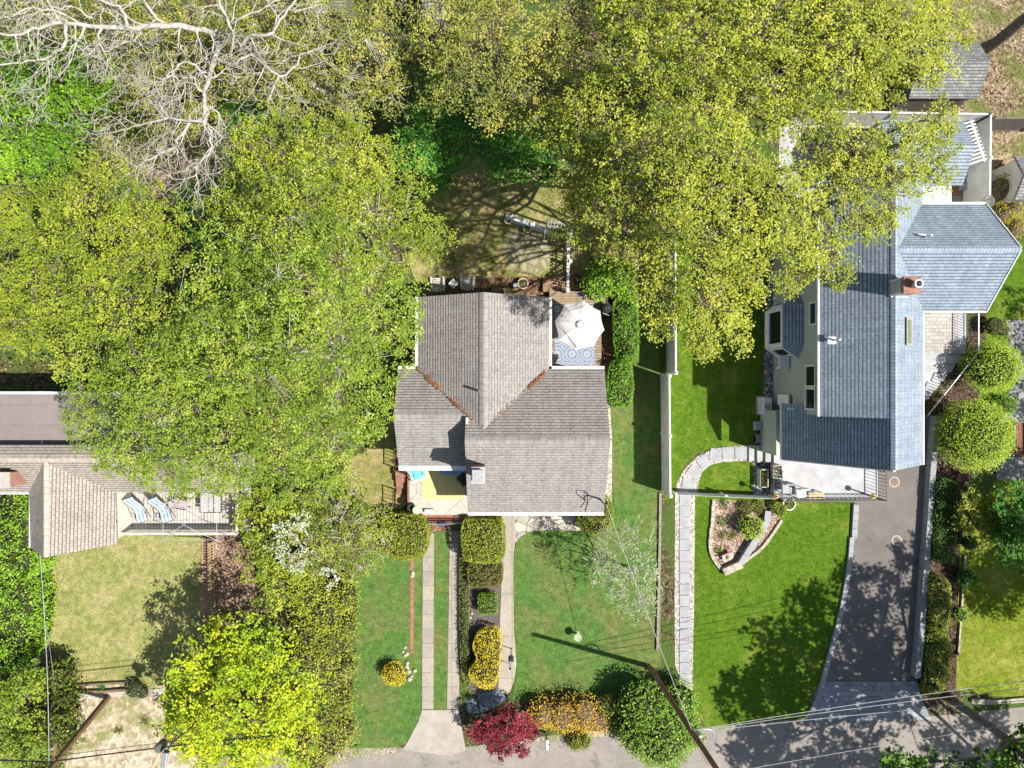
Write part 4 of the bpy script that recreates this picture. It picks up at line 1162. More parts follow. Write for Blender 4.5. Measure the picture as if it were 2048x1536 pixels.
for (v, lab) in ((964, 'round rusty manhole cover near the top of the asphalt driveway'), (1081, 'round manhole cover ringed in white lower on the asphalt driveway')):
    q = G(1789 if v < 1000 else 1793.5, v, .04)
    r = T('manhole_cover', lab, 'manhole cover', (q.x, q.y, .022), 'manhole covers in the asphalt driveway')
    MB().lathe((q.x, q.y, .022), [(.26, 0), (.26, .012), (.22, .013)], 24).build('rim', M('rim_cream', (.55, .50, .42), (.4, .35, .3), 10), r)
    MB().lathe((q.x, q.y, .030), [(.215, 0), (.215, .010), (.1, .0105)], 24).build('lid', M('rusted_lid', (.26, .16, .12), (.16, .11, .09), 12) if v < 1000 else M('iron_lid', (.24, .20, .18), (.16, .14, .13), 12), r)

# east paver patio with railing
EZ = .9
e0 = G(1850, 622, EZ); e1 = G(1933, 708, EZ)
EP = T('terrace', 'raised paver patio with pale running pavers behind the blue grey house', 'terrace', (e0.x, e1.y, 0))
MB().prism([(17.1, e1.y), (e1.x, e1.y), (e1.x, e0.y + .5), (17.1, e0.y + .5)], 0, EZ - .03).build('base', CONCW, EP)
MB().prism([(17.1, e1.y + .05), (e1.x - .42, e1.y + .05), (e1.x - .42, e0.y + .5), (17.1, e0.y + .5)], EZ - .03, EZ).build('paving', bricks('pale_pavers', (.44, .41, .38), (.34, .315, .29), (.17, .155, .14), .28, .18, .008, 'pos', mott=.4), EP)
# ramp of broad steps going down to the drive
rp = T('stairs', 'pale concrete stair ramp descending from the paver patio to the driveway', 'stairs', (18.0, -.6, 0))
mb = MB(); nS = 7
for k in range(nS):
    ya = e1.y - .003 - k * .44; yb_ = ya - .44 + .0
    sh = -.30 * k
    z = EZ - .10 - k * .11
    xr0 = e1.x - .05 + sh; 
    mb.prism([(17.1, yb_), (xr0 - .26, yb_), (xr0, ya), (17.1, ya)], 0, max(z, .06))
mb.build('steps', CONCW, rp)
railing('handrail', 'straight iron railing with white top rail along the pale paver patio', [(e1.x - .02, e0.y + .3), (e1.x - .02, e1.y + .02)], EZ, .9, IRON, .13, top=WHITE)
def slope_rail(name, lab, a, b, h, top):
    a = Vector(a); b = Vector(b); r = T(name, lab, 'railing', b)
    n = int((b - a).length / .14); mb = MB()
    for k in range(1, n): q = a.lerp(b, k / n); mb.bar(q, q + Vector((0, 0, h)), .022)
    mb.build('balusters', IRON, r)
    MB().bar(a + Vector((0, 0, h)), b + Vector((0, 0, h)), .04, .03).build('rails', top, r)
    for q in (a, b): MB().bar(q, q + Vector((0, 0, h)), .05).build('post', IRON, r)
slope_rail('handrail', 'sloping iron railing with white top rail beside the concrete stair ramp', (e1.x - .06, e1.y - .08, EZ - .12), (e1.x - 1.95, e1.y - 3.0, .1), .9, WHITE)
slope_rail('handrail', 'inner iron railing of the concrete stair ramp next to the house', (17.95, e1.y - .1, EZ - .12), (17.2, e1.y - 1.9, .4), .9, IRON)

# north building behind the blue house (largely under the tree)
Cb = T('outbuilding', 'low pale blue roofed building under the yellow tree north of the blue house', 'outbuilding', G(1840, 310, 0))
c0, c1 = G(1760, 370, 3.0), G(1926, 240, 3.0); cy_ = (c0.y + c1.y) / 2
mb = MB(); gable(mb, c0.x + .2, c1.x - .2, c0.y + .2, c1.y - .2, 'x', 2.75, 3.6); mb.build('wall', WHITEP, Cb)
plane(Cb, 'roof', [(c0.x, c0.y, 3), (c1.x, c0.y, 3), (c1.x, cy_, 3.85), (c0.x, cy_, 3.85)], SH_BLUE)
plane(Cb, 'roof', [(c0.x, cy_, 3.85), (c1.x, cy_, 3.85), (c1.x, c1.y, 3), (c0.x, c1.y, 3)], SH_BLUE)
window(Cb, ((c0.x + c1.x) / 2, c0.y + .2, 1.6), 1.2, 1.0, (0, -1, 0))
Ann = T('house_annex', 'white sided annex between the tree crown and the blue roof', 'outbuilding', G(1850, 385, 0))
a0, a1 = G(1800, 400, 2.9), G(1900, 372, 2.9)
MB().prism([(a0.x, a0.y - .6), (a1.x, a0.y - .6), (a1.x, a1.y), (a0.x, a1.y)], 0, 2.7).build('wall', WHITEP, Ann)
MB().prism([(a0.x - .1, a0.y - .62), (a1.x + .1, a0.y - .62), (a1.x + .1, a1.y + .1), (a0.x - .1, a1.y + .1)], 2.71, 2.85).build('roof', WHITE, Ann)
# slatted daybed / pergola bench by the east fence
bq = G(1938, 286, 2.1)
bd = T('pergola', 'white slatted pergola frame leaning between low roof and white fence', 'pergola', (bq.x, bq.y, 0))
rz = .32
def LB(x, y, z): return (bq.x + x * math.cos(rz) - y * math.sin(rz), bq.y + x * math.sin(rz) + y * math.cos(rz), z)
mb = MB()
for k in range(12): mb.bar(LB(-.75, -.95 + k * .17, 2.12), LB(.55, -.95 + k * .17, 2.12), .06, .05)
mb.build('slats', WHITEP, bd)
for sx in (-.6, .45): MB().bar(LB(sx, -1.05, 2.05), LB(sx, 1.0, 2.05), .08, .08).build('beam', WHITEP, bd)
for sx in (-.6, .45):
    for sy in (-.9, .85): MB().bar(LB(sx, sy, 0), LB(sx, sy, 2.0), .09).build('post', WHITEP, bd)
# round water tank / table by the corner
q = G(1978, 402, 2.5)
tb = T('satellite_dish', 'round grey satellite dish at the end of the white east fence', 'satellite dish', (q.x, q.y, 0))
MB().lathe((q.x, q.y, 2.42), [(.05, 0), (.18, .02), (.27, .07), (.28, .09), (.26, .085), (.1, .04)], 28).build('dish', M('grey_top', (.17, .16, .155), (.13, .125, .12), 5), tb)
MB().tube([(q.x, q.y, 0), (q.x, q.y, 2.42)], .035, 8).build('mast', IRON, tb)
MB().tube([(q.x - .25, q.y, 2.5), (q.x + .05, q.y + .1, 2.85)], .012, 6).build('feed_arm', IRON, tb)
for (u, v, lab) in ((1931, 349, 'grey step stone nearest the pergola beside the outbuilding'), (1930, 372, 'pale block beside brick steps near the round table'), (1922, 362, 'narrow stone block beside the outbuilding corner')):
    q = G(u, v, .3)
    mb = MB().box((q.x, q.y, .15), (.28, .3, .3), .1); one('stone_block', mb, BLOCK, lab, 'stone block')
sheet('brick_landing', BRICKF, [(1895, 372), (1925, 372), (1925, 392), (1895, 392)], .03, thick=.04)

# ===== left neighbour
W = T('house', 'tan shingled house at the left edge with dark flat roof behind', 'house', G(100, 950, 0))
fx0, fx1 = -27.0, X(300, 3.6); fy0, fy1 = Y(916, 3.7), Y(789, 3.7)
MB().prism([(fx0, fy0 + .1), (fx1 - .2, fy0 + .1), (fx1 - .2, fy1 - .2), (fx0, fy1 - .2)], 0, 3.4).build('flat_roof_wall', SIDINGW, W)
FR = bricks('flat_roof_felt', (.25, .205, .195), (.22, .185, .178), (.16, .13, .125), 40, .92, .012, 'pos', bmpst=.2, mott=.3)
MB().prism([(fx0, fy0), (fx1, fy0), (fx1, fy1), (fx0, fy1)], 3.4, 3.55).build('flat_roof', FR, W)
gutter(W, (fx0, fy1, 3.58), (fx1, fy1, 3.58), (0, 1, 0), wd=.12)
q = G(83, 890, 3.6)
MB().bar((q.x, q.y + .2, 3.575), (q.x + .04, q.y - .2, 3.575), .07, .04).build('roof_patch', WHITE, W)
wr, we = 4.6, 3.1
yWr, yWe = Y(917, wr), Y(985, we)
xg0, xgr, xg1 = X(61, 3.0), X(88, 4.45), X(233, 3.0)
gz = 4.45
# valley points where the cross gable meets the long roof
sl = (wr - we) / (yWr - yWe)
yj = yWe + (gz - we) / sl
plane(W, 'roof', [(fx0, yWe, we), (xg0, yWe, we), (xgr, yj, gz), (xg1, yWe, we), (X(470, we), yWe, we), (X(470, we), yWr, wr), (fx0, yWr, wr)], SH_TAN)
yg = Y(1101, 3.6)
plane(W, 'roof', [(xg0, yg, 3.0), (xgr, yg - .1, gz), (xgr, yj, gz), (xg0, yWe, we)], SH_TAN)
plane(W, 'roof', [(xgr, yg - .1, gz), (xg1, yg + .15, 3.0), (xg1, yWe, we), (xgr, yj, gz)], SH_TAN)
plane(W, 'roof', [(fx0, yWr, wr), (X(470, we), yWr, wr), (X(470, we), yWr + .55, wr - .4), (fx0, yWr + .55, wr - .4)], SH_TAN)
SH_CAPT = bricks('shingle_ridge_cap_tan', (.50, .43, .36), (.40, .34, .28), (.14, .11, .09), .30, .4, .008, 'uv', off=0, mott=.3)
cap(W, (fx0, yWr, wr), (X(470, we), yWr, wr), (0, yWe - yWr, we - wr), (0, 1, -.7), SH_CAPT, .2)
cap(W, (xgr, yg - .1, gz), (xgr, yj, gz), (xg1 - xgr, 0, 3.0 - gz), (xg0 - xgr, 0, 3.0 - gz), SH_CAPT, .18)
gutter(W, (xg0, yg, 3.0), (xg0, yWe, 3.0), (-1, 0, 0), wd=.07)
gutter(W, (fx0, yWe, we), (xg0, yWe, we), (0, -1, 0), wd=.07)
mb = MB(); gable(mb, xg0 + .25, xg1 - .25, yg + .3, yWe + .3, 'y', 2.75, gz - .3, .45); mb.prism([(fx0, yWe + .25), (X(470, we) - .2, yWe + .25), (X(470, we) - .2, fy0 + .05), (fx0, fy0 + .05)], 0, 2.85); mb.build('wall', SIDINGW, W)
mb = MB(); mb.bar((xg1 - 1.6, yg + .22, .6), (xg1, yg + .33, .6), .12, .3); mb.build('foundation_ledge', CONCW, W)
q = G(12, 958, 4.3)
mb = MB().box((q.x, q.y, 3.9), (.8, .62, 1.5)); wc = mb.build('chimney', BRICKW, W)
MB().box((q.x, q.y, 4.68), (.88, .7, .08)).build('chimney_crown', CONC, wc)
window(W, ((xg0 + xg1) / 2, yg + .3, 1.6), 1.3, 1.1, (0, -1, 0))
# deck
DZ = 1.3
d0 = G(238, 975, DZ); d1 = G(492, 1061, DZ)
DK = T('deck', 'grey weathered wooden deck with white trim beside the tan shingled house', 'deck', (d0.x, d1.y, 0))
BOARDS = bricks('deck_boards', (.50, .46, .42), (.42, .38, .35), (.16, .15, .14), 3.0, .145, .012, 'pos', rot=math.pi / 2, bmpst=.4)
d0x = d0.x; d1x = d1.x
MB().prism([(d0x, d1.y), (d1x, d1.y), (d1x, Y(960, DZ)), (d0x, Y(960, DZ))], DZ - .12, DZ).build('floor', BOARDS, DK)
mb = MB()
for x in np.linspace(d0x + .1, d1x - .1, 5):
    for y in (d1.y + .1, Y(975, DZ)): mb.bar((x, y, 0), (x, y, DZ - .13), .12)
mb.build('supports', WOOD, DK)
MB().prism([(d1x, d1.y - .05), (d1x + .12, d1.y - .05), (d1x + .12, Y(940, DZ)), (d1x, Y(940, DZ))], DZ - .3, DZ + .03).build('fascia', WHITE, DK)
GWOOD = M('greyed_timber', (.52, .49, .45), (.38, .35, .32), 8, .8)
railing('deck_railing', 'pale greyed timber railing around three sides of the left deck', [(d0x + .05, Y(978, DZ)), (d0x + .05, d1.y + .05), (d1x - .05, d1.y + .05), (d1x - .05, Y(945, DZ))], DZ, .95, GWOOD, .15, th=.035, topw=.13)
def lounger(u, v, rz, lab):
    q = G(u, v, DZ + .4)
    r = T('sun_lounger', lab, 'sun lounger', (q.x, q.y, DZ), 'striped sun loungers on the left deck')
    def L(x, y, zz): return (q.x + x * math.cos(rz) - y * math.sin(rz), q.y + x * math.sin(rz) + y * math.cos(rz), DZ + zz)
    prof = [(-.62, .30), (-.42, .36), (-.15, .27), (.12, .34), (.34, .62), (.55, .88), (.68, .92)]
    prof = [tuple(p) for p in smoothline([(a, b, 0) for a, b in prof], 4)]
    for s0, s1, m_ in ((-.24, -.12, 'w'), (-.12, -.04, 'b'), (-.04, .06, 'w'), (.06, .13, 'b'), (.13, .24, 'w')):
        mb = MB()
        for a, b in zip(prof, prof[1:]):
            mb.hull([L(s0, a[0], a[1] - .012), L(s1, a[0], a[1] - .012), L(s1, b[0], b[1] - .012), L(s0, b[0], b[1] - .012)], [L(s0, a[0], a[1]), L(s1, a[0], a[1]), L(s1, b[0], b[1]), L(s0, b[0], b[1])])
        mb.build('seat' if m_ == 'w' else 'stripe', M('towel_white', (.52, .58, .61)) if m_ == 'w' else M('towel_blue', (.20, .34, .48)), r)
    fr = MB()
    for sx in (-.26, .26):
        fr.tube([L(sx, a[0], a[1] - .01) for a in prof], .016, 6)
        fr.tube([L(sx, -.55, .0), L(sx, .1, .33), L(sx, .5, 0)], .014, 6)
        fr.tube([L(sx, -.3, .32), L(sx * 1.25, -.2, .52), L(sx * 1.25, .25, .55)], .014, 6)
    fr.tube([L(-.26, -.62, .3), L(.26, -.62, .3)], .016, 6); fr.tube([L(-.26, .68, .92), L(.26, .68, .92)], .016, 6)
    fr.build('frame', IRON, r)
lounger(276, 1020, .32, 'left striped white and blue sun lounger on the deck')
lounger(325, 1020, .36, 'right striped white and blue sun lounger on the deck, touched by leaves')
q = G(421, 1005, DZ + .72)
tb = T('patio_table', 'rectangular pale tiled table with dark rim on the left deck', 'table', (q.x, q.y, DZ))
mb = MB().box((q.x, q.y, DZ + .70), (.95, .90, .03)); mb.build('table_top', M('pale_tile', (.42, .405, .40), (.36, .35, .34), 3), tb)
mb = MB()
for a, b in (((-.5, -.47), (.5, -.47)), ((.5, -.47), (.5, .47)), ((.5, .47), (-.5, .47)), ((-.5, .47), (-.5, -.47)), ((.15, -.46), (.15, .46))):
    mb.bar((q.x + a[0], q.y + a[1], DZ + .705), (q.x + b[0], q.y + b[1], DZ + .705), .035, .045)
mb.build('frame', M('dark_brown', (.07, .04, .035)), tb)
for sx in (-1, 1):
    for sy in (-1, 1): MB().bar((q.x + sx * .44, q.y + sy * .4, DZ), (q.x + sx * .44, q.y + sy * .4, DZ + .68), .035).build('leg', IRON, tb)
def fold_chair(u, v, z, rz, lab, mat, seat, group):
    q = G(u, v, z + .5)
    r = T('folding_chair', lab, 'chair', (q.x, q.y, z), group)
    def L(x, y, zz): return (q.x + x * math.cos(rz) - y * math.sin(rz), q.y + x * math.sin(rz) + y * math.cos(rz), z + zz)
    MB().box(L(0, 0, .42), (.42, .40, .03), rz).build('seat', seat, r)
    mb = MB()
    for sx in (-1, 1): mb.bar(L(sx * .18, .2, .42), L(sx * .18, .32, .85), .03)
    for k in range(4): mb.bar(L(-.2, .22 + .025 * k, .5 + .1 * k), L(.2, .22 + .025 * k, .5 + .1 * k), .05, .015)
    mb.build('backrest', seat, r)
    for sx in (-1, 1):
        MB().bar(L(sx * .2, -.2, 0), L(sx * .2, .2, .42), .025).build('leg', mat, r)
        MB().bar(L(sx * .17, .25, 0), L(sx * .17, -.18, .42), .025).build('leg', mat, r)
        MB().bar(L(sx * .23, -.2, .62), L(sx * .23, .25, .62), .04, .02).build('armrest', mat, r)
fold_chair(366, 1008, DZ, 1.4, 'mauve folding chair between the loungers and the tiled table', IRON, M('mauve_fabric', (.42, .34, .36)), 'folding chairs on the left deck')
# bare gazebo frame over the deck
gq = [G(346, 1076, DZ + .05), G(458, 1076, DZ + .05), G(458, 1000, DZ + .05), G(346, 1000, DZ + .05)]
gz_ = T('gazebo_frame', 'thin white metal gazebo frame without a cover standing on the left deck', 'gazebo frame', (gq[0].x, gq[0].y, DZ))
GX0, GX1, GY0, GY1 = X(348, DZ + 1), X(452, DZ + 1), Y(1070, DZ + 1) , Y(1000, DZ + 1)
PW = M('white_metal', (.55, .55, .55), (.45, .45, .45), 5, .4)
for x in (GX0, GX1):
    for y in (GY0, GY1):
        MB().tube([(x, y, DZ - (1.3 if y == GY0 else 0)), (x, y, DZ + 2.0)], .015, 6).build('post', PW, gz_)
mb = MB(); cx_, cy2 = (GX0 + GX1) / 2, (GY0 + GY1) / 2
for x in (GX0, GX1):
    for y in (GY0, GY1): mb.tube(smoothline([(x + (x - cx_) * .12, y + (y - cy2) * .12, DZ + 1.95), ((x + cx_) / 2, (y + cy2) / 2, DZ + 2.4), (cx_, cy2, DZ + 2.6)], 4), .010, 5)
for a, b in (((GX0, GY0), (GX1, GY0)), ((GX1, GY0), (GX1, GY1)), ((GX1, GY1), (GX0, GY1)), ((GX0, GY1), (GX0, GY0))): mb.tube([(a[0], a[1], DZ + 2), (b[0], b[1], DZ + 2)], .010, 5)
mb.build('roof_frame', PW, gz_)
# boardwalk and picket fence beside the dry lawn
one('boardwalk', MB().prism([tuple(G(u, v))[:2] for u, v in ((404, 1076), (417, 1076), (418, 1250), (405, 1250))], 0, .08), bricks('brick_boardwalk', (.42, .24, .18), (.34, .19, .14), (.16, .1, .08), .6, .45, .012, 'pos'), 'narrow reddish plank walk along the right side of the dry lawn', 'walkway')
def picket(name, lab, a, b, h, mat, sp=.12, th=.018, wd=.075, cat='fence', post=None, z=0):
    a = Vector((a[0], a[1], z)); b = Vector((b[0], b[1], z))
    r = T(name, lab, cat, a)
    d = (b - a); n = int(d.length / sp); mb = MB()
    for k in range(n + 1):
        q = a + d * k / n; t = d.normalized() * wd / 2
        mb.bar(q - t + Vector((0, 0, h / 2 + .03)), q + t + Vector((0, 0, h / 2 + .03)), th, h)
    nn = Vector((-d.y, d.x, 0)).normalized() * .03
    for zz in (.25, h * .8): MB().bar(a + nn + Vector((0, 0, zz)), b + nn + Vector((0, 0, zz)), .03, .06).build('rail', mat, r)
    mb.build('pickets', mat, r)
    m_ = max(1, round(d.length / 2.2))
    for k in range(m_ + 1):
        q = a + d * k / m_ + nn * 2.2
        MB().bar(q, q + Vector((0, 0, h + .1)), .08).build('post', post or mat, r)
    return r
a, b = G(430, 1080), G(432, 1255)
picket('picket_fence', 'low tan wooden picket fence beside the plank walk and brown leaves', a, b, .8, M('tan_picket', (.48, .36, .24), (.32, .22, .14), 8), .14)
# ------------------------------------------------------------ the plot: deck, garden furniture
D2 = .42
q0, q1 = G(1099, 735, D2), G(1217, 583, D2)
DKM = bricks('brown_deck_boards', (.34, .26, .18), (.24, .18, .12), (.07, .05, .035), 3.2, .14, .012, 'pos', bmpst=.4)
DM = T('deck', 'brown wooden deck under the round white parasol behind the grey house', 'deck', (q0.x, q0.y, 0))
MB().prism([(q0.x, q0.y), (q1.x - .35, q0.y), (q1.x - .35, Y(612, D2)), (q1.x, Y(604, D2)), (q1.x - .02, q1.y), (q0.x, q1.y)], D2 - .12, D2).build('floor', DKM, DM)
mb = MB()
for x in (q0.x + .1, q1.x - .5):
    for y in (q0.y + .1, (q0.y + q1.y) / 2, q1.y - .1): mb.bar((x, y, 0), (x, y, D2 - .125), .12)
mb.build('supports', WOOD, DM)
s0, s1 = G(1086, 584, .3), G(1137, 560, .3)
mb = MB()
for k in range(3): mb.prism([(s0.x, q1.y + .003 + .27 * k), (s1.x, q1.y + .003 + .27 * k), (s1.x, q1.y + .27 * (k + 1)), (s0.x, q1.y + .27 * (k + 1))], 0, .33 - .12 * k)
mb.build('steps', M('step_wood', (.34, .22, .13), (.20, .13, .08), 7, .85), DM)
# rug
rm, t, b = newmat('medallion_rug')
g_ = nd(t, 'ShaderNodeNewGeometry').outputs['Position']
v = nd(t, 'ShaderNodeTexVoronoi'); v.inputs['Scale'].default_value = 1.35; v.inputs['Randomness'].default_value = 0.0; t.links.new(g_, v.inputs['Vector'])
mu = nd(t, 'ShaderNodeMath', operation='MULTIPLY'); mu.inputs[1].default_value = 46; t.links.new(v.outputs['Distance'], mu.inputs[0])
sn = nd(t, 'ShaderNodeMath', operation='SINE'); t.links.new(mu.outputs[0], sn.inputs[0])
v3 = nd(t, 'ShaderNodeTexVoronoi'); v3.inputs['Scale'].default_value = 11; v3.inputs['Randomness'].default_value = .3; t.links.new(g_, v3.inputs['Vector'])
c = ramp(t, sn.outputs[0], [(.35, (.06, .09, .17)), (.6, (.34, .38, .43))])
c = mixc(t, ramp(t, v3.outputs['Distance'], [(.3, (0, 0, 0)), (.45, (.6, .6, .6))]), c, (.32, .36, .43))
t.links.new(c, b.inputs['Base Color']); b.inputs['Roughness'].default_value = .95
r0, r1 = G(1109, 731, D2), G(1190, 610, D2)
one('rug', MB().prism([(r0.x, r0.y), (r1.x, r0.y), (r1.x, r1.y), (r0.x, r1.y)], D2 + .003, D2 + .014), rm, 'blue and white medallion patterned rug on the brown deck', 'rug')

# cantilever parasol
uc = G(1160, 650, 2.75)
UM = T('parasol', 'large off white eight sided parasol standing over the deck rug', 'parasol', (uc.x, uc.y, D2))
n8 = 8; R8 = 1.17; ph0 = math.radians(80)
UF = M('parasol_fabric', (.66, .62, .625), (.60, .565, .57), 1.5, .8)
_nt = UF.node_tree
ring = [Vector((uc.x + R8 * math.cos(ph0 + k * 2 * math.pi / n8), uc.y + R8 * math.sin(ph0 + k * 2 * math.pi / n8), 2.52)) for k in range(n8)]
mid = [Vector((uc.x + .18 * math.cos(ph0 + k * 2 * math.pi / n8), uc.y + .18 * math.sin(ph0 + k * 2 * math.pi / n8), 2.92)) for k in range(n8)]
mb = MB(); i0 = 0
NR = 5; NS = 6
V = []
for j in range(NR + 1):
    for k in range(n8):
        for s_ in range(NS):
            a = mid[k].lerp(ring[k], j / NR); c2 = mid[(k + 1) % n8].lerp(ring[(k + 1) % n8], j / NR)
            q = a.lerp(c2, s_ / NS)
            q = q + Vector((0, 0, -.05 * math.sin(math.pi * s_ / NS) * (j / NR) + .05 * math.sin(math.pi * j / NR)))
            if j == NR:
                inw = (Vector((uc.x, uc.y, q.z)) - q) * .035 * math.sin(math.pi * s_ / NS); q += inw
            V.append(tuple(q))
m_ = n8 * NS
mb.v = V
for j in range(NR):
    for k in range(m_):
        k2 = (k + 1) % m_
        mb.f.append((j * m_ + k, (j + 1) * m_ + k, (j + 1) * m_ + k2, j * m_ + k2))
cn = mb.build('canopy', UF, UM)
md = cn.modifiers.new('thick', 'SOLIDIFY'); md.thickness = .006
mb = MB().lathe((uc.x, uc.y, 2.93), [(.24, -.02), (.18, .04), (.05, .08)], 16); mb.build('vent_cap', UF, UM)
mb = MB()
for a in np.linspace(0, 2 * math.pi, 7)[:-1]:
    mb.tube([(uc.x + .16 * math.cos(a + t_), uc.y + .16 * math.sin(a + t_), 3.0 - .004 * 0) for t_ in np.linspace(0, .7, 4)], .012, 4)
mb.build('vent_trim', M('trim_grey', (.12, .12, .12)), UM)
mb = MB()
for k in range(n8): mb.tube([mid[k] - Vector((0, 0, .06)), ring[k] - Vector((0, 0, .03))], .010, 5)
mb.build('ribs', M('alu', (.4, .4, .4), rough=.4), UM)
MB().tube([(uc.x, uc.y, D2), (uc.x, uc.y, 2.95)], .024, 10).build('pole', M('alu2', (.25, .25, .25), rough=.4), UM)
MB().lathe((uc.x, uc.y, D2 + .015), [(.26, 0), (.26, .05), (.08, .09)], 20).build('base', IRON, UM)
dt = G(1160, 652, D2 + .72)
dtab = T('patio_table', 'round dark patio table underneath the off white parasol', 'table', (uc.x, uc.y, D2 + .015))
MB().lathe((uc.x, uc.y, D2 + .70), [(.5, 0), (.5, .025), (.3, .03)], 28).build('table_top', M('dark_table', (.06, .06, .065)), dtab)
for a in range(4): MB().bar((uc.x + .35 * math.cos(a * 1.571 + .7), uc.y + .35 * math.sin(a * 1.571 + .7), D2 + .015), (uc.x + .3 * math.cos(a * 1.571 + .7), uc.y + .3 * math.sin(a * 1.571 + .7), D2 + .69), .03).build('leg', IRON, dtab)
# string light cable resting along the parasol edge
p0, p1 = G(1113, 637, 2.72), G(1156, 698, 2.62)
one('cable', MB().tube(smoothline([(p0.x, p0.y, p0.z), ((p0.x + p1.x) / 2 - .05, (p0.y + p1.y) / 2, 2.74), (p1.x, p1.y, p1.z)], 5), .010, 5), IRON, 'thin black cable lying across the lower left edge of the white parasol', 'cable')
# grill
q = G(1214, 617, 1.0)
gr = T('grill', 'black barbecue grill at the corner of the deck beside the parasol', 'grill', (q.x, q.y, 0))
MB().box((q.x, q.y, .75), (.55, .42, .25), .7).build('firebox', IRON, gr, bevel=.03)
mb = MB().lathe((q.x, q.y, .88), [(.24, 0), (.22, .1), (.12, .18)], 12); mb.build('lid', M('grill_lid', (.03, .035, .03), rough=.3, spec=.6), gr)
MB().bar((q.x - .2, q.y - .22, 1.0), (q.x + .1, q.y - .34, 1.0), .025).build('handle', STEEL, gr)
for sx in (-1, 1):
    for sy in (-1, 1): MB().bar((q.x + sx * .2, q.y + sy * .15, 0), (q.x + sx * .18, q.y + sy * .12, .64), .035).build('leg', IRON, gr)
q = G(1167, 588, D2 + .1)
one('doormat', MB().box((q.x, q.y, D2 + .015), (.5, .22, .02), .05), M('navy_mat', (.03, .03, .10), (.05, .05, .16), 20), 'small navy blue mat at the top of the deck by the lattice end post', 'doormat')

# Adirondack chairs, small table and pots against the back wall
ADW = M('adirondack_paint', (.56, .53, .46), (.42, .40, .34), 8, .75)
def adirondack(u, v, rz, lab):
    q = G(u, v, .4)
    r = T('adirondack_chair', lab, 'chair', (q.x, q.y, 0), 'slatted garden chairs by the back wall')
    def L(x, y, z): return (q.x + x * math.cos(rz) - y * math.sin(rz), q.y + x * math.sin(rz) + y * math.cos(rz), z)
    mb = MB()
    for k in range(6): mb.bar(L(-.25, .22 - k * .085, .38 - k * .02), L(.25, .22 - k * .085, .38 - k * .02), .072, .02)
    mb.build('seat', ADW, r)
    mb = MB()
    for k in range(5):
        s = (k - 2)
        mb.bar(L(s * .095, -.20, .30), L(s * .135, -.52 + .03 * abs(s), .92 - .05 * abs(s)), .07, .018, up=(0, 1, 0))
    mb.build('backrest', ADW, r)
    for sx in (-1, 1):
        MB().bar(L(sx * .31, .30, .56), L(sx * .31, -.32, .54), .10, .025).build('armrest', ADW, r)
        MB().bar(L(sx * .27, .24, 0), L(sx * .27, .24, .54), .09, .025).build('leg', ADW, r)
        MB().bar(L(sx * .27, .26, .33), L(sx * .27, -.42, .02), .025, .09).build('leg', ADW, r)
adirondack(876, 566, .04, 'slatted garden chair at the left end of the back wall, nearest the leaves')
adirondack(936, 563, -.02, 'slatted garden chair between the small diamond table and the leaf bed')
q = G(907, 567, .45)
st = T('side_table', 'small white square table turned diamond wise between two garden chairs', 'table', (q.x, q.y, 0))
MB().box((q.x, q.y, .44), (.36, .36, .03), .785).build('table_top', WHITEP, st)
for a in range(4): MB().bar((q.x + .19 * math.cos(a * 1.571), q.y + .19 * math.sin(a * 1.571), 0), (q.x + .19 * math.cos(a * 1.571), q.y + .19 * math.sin(a * 1.571), .42), .03).build('leg', WHITEP, st)
q = G(993, 580, .3)
one('wooden_crate', MB().box((q.x, q.y, .15), (.45, .22, .3)), WOOD, 'low grey wooden box against the back wall under the roof edge', 'box')
CREAM = M('cream_glaze', (.60, .55, .44), (.5, .45, .36), 8, .5)
pot(1046, 567, 0, .25, .38, 'wide cream rimmed pot of soil behind the house by the small blue pail', CREAM, L_OLIVE)
q = G(1031, 571, .4)
bk = T('bucket', 'small pale blue pail next to the wide cream pot behind the house', 'bucket', (q.x, q.y, 0))
MB().lathe((q.x, q.y, 0), [(.10, 0), (.12, .34), (.125, .36), (.11, .36), (.10, .3)], 16).build('body', M('pale_blue', (.42, .52, .56)), bk)
MB().tube([(q.x - .12, q.y, .34), (q.x - .06, q.y + .05, .4), (q.x + .06, q.y + .05, .4), (q.x + .12, q.y, .34)], .008, 5).build('handle', STEEL, bk)
pot(1016, 440, 0, .17, .38, 'cream pot of dark soil at the far end of the white lattice fence', CREAM)
pot(1054, 458, 0, .17, .38, 'cream pot with a green plant in front of the white lattice fence', CREAM, L_BALL)

# white lattice fence with an arch, and the picket run down to the deck
LW = M('lattice_white', (.70, .70, .70), (.56, .57, .58), 12, .6)
f0, f1 = G(1014, 432, 1.0), G(1112, 466, 1.0)
LF = T('lattice_fence', 'white lattice fence running diagonally across the worn back lawn', 'fence', (f0.x, f0.y, 0))
d = (f1 - f0); L_ = Vector((d.x, d.y, 0)).length; td = Vector((d.x, d.y, 0)).normalized(); nn = Vector((-td.y, td.x, 0))
mb = MB(); a = Vector((f0.x, f0.y, 0))
for k in range(int(L_ / .11) + 1):
    for sg in (-1, 1):
        s0_ = k * .11; e_ = s0_ + sg * .75
        t0_ = max(0, min(L_, s0_)); e2 = max(0, min(L_, e_)); fr_ = abs(e2 - t0_) / .75
        if fr_ > .1: mb.bar(a + td * t0_ + nn * .006 * sg + Vector((0, 0, .18)), a + td * e2 + nn * .006 * sg + Vector((0, 0, .18 + .75 * fr_)), .035, .010, up=nn)
mb.build('lattice', LW, LF)
mb = MB()
mb.bar(a + Vector((0, 0, 1.0)), a + td * L_ + Vector((0, 0, 1.0)), .16, .04); mb.bar(a + Vector((0, 0, .13)), a + td * L_ + Vector((0, 0, .13)), .05, .08)
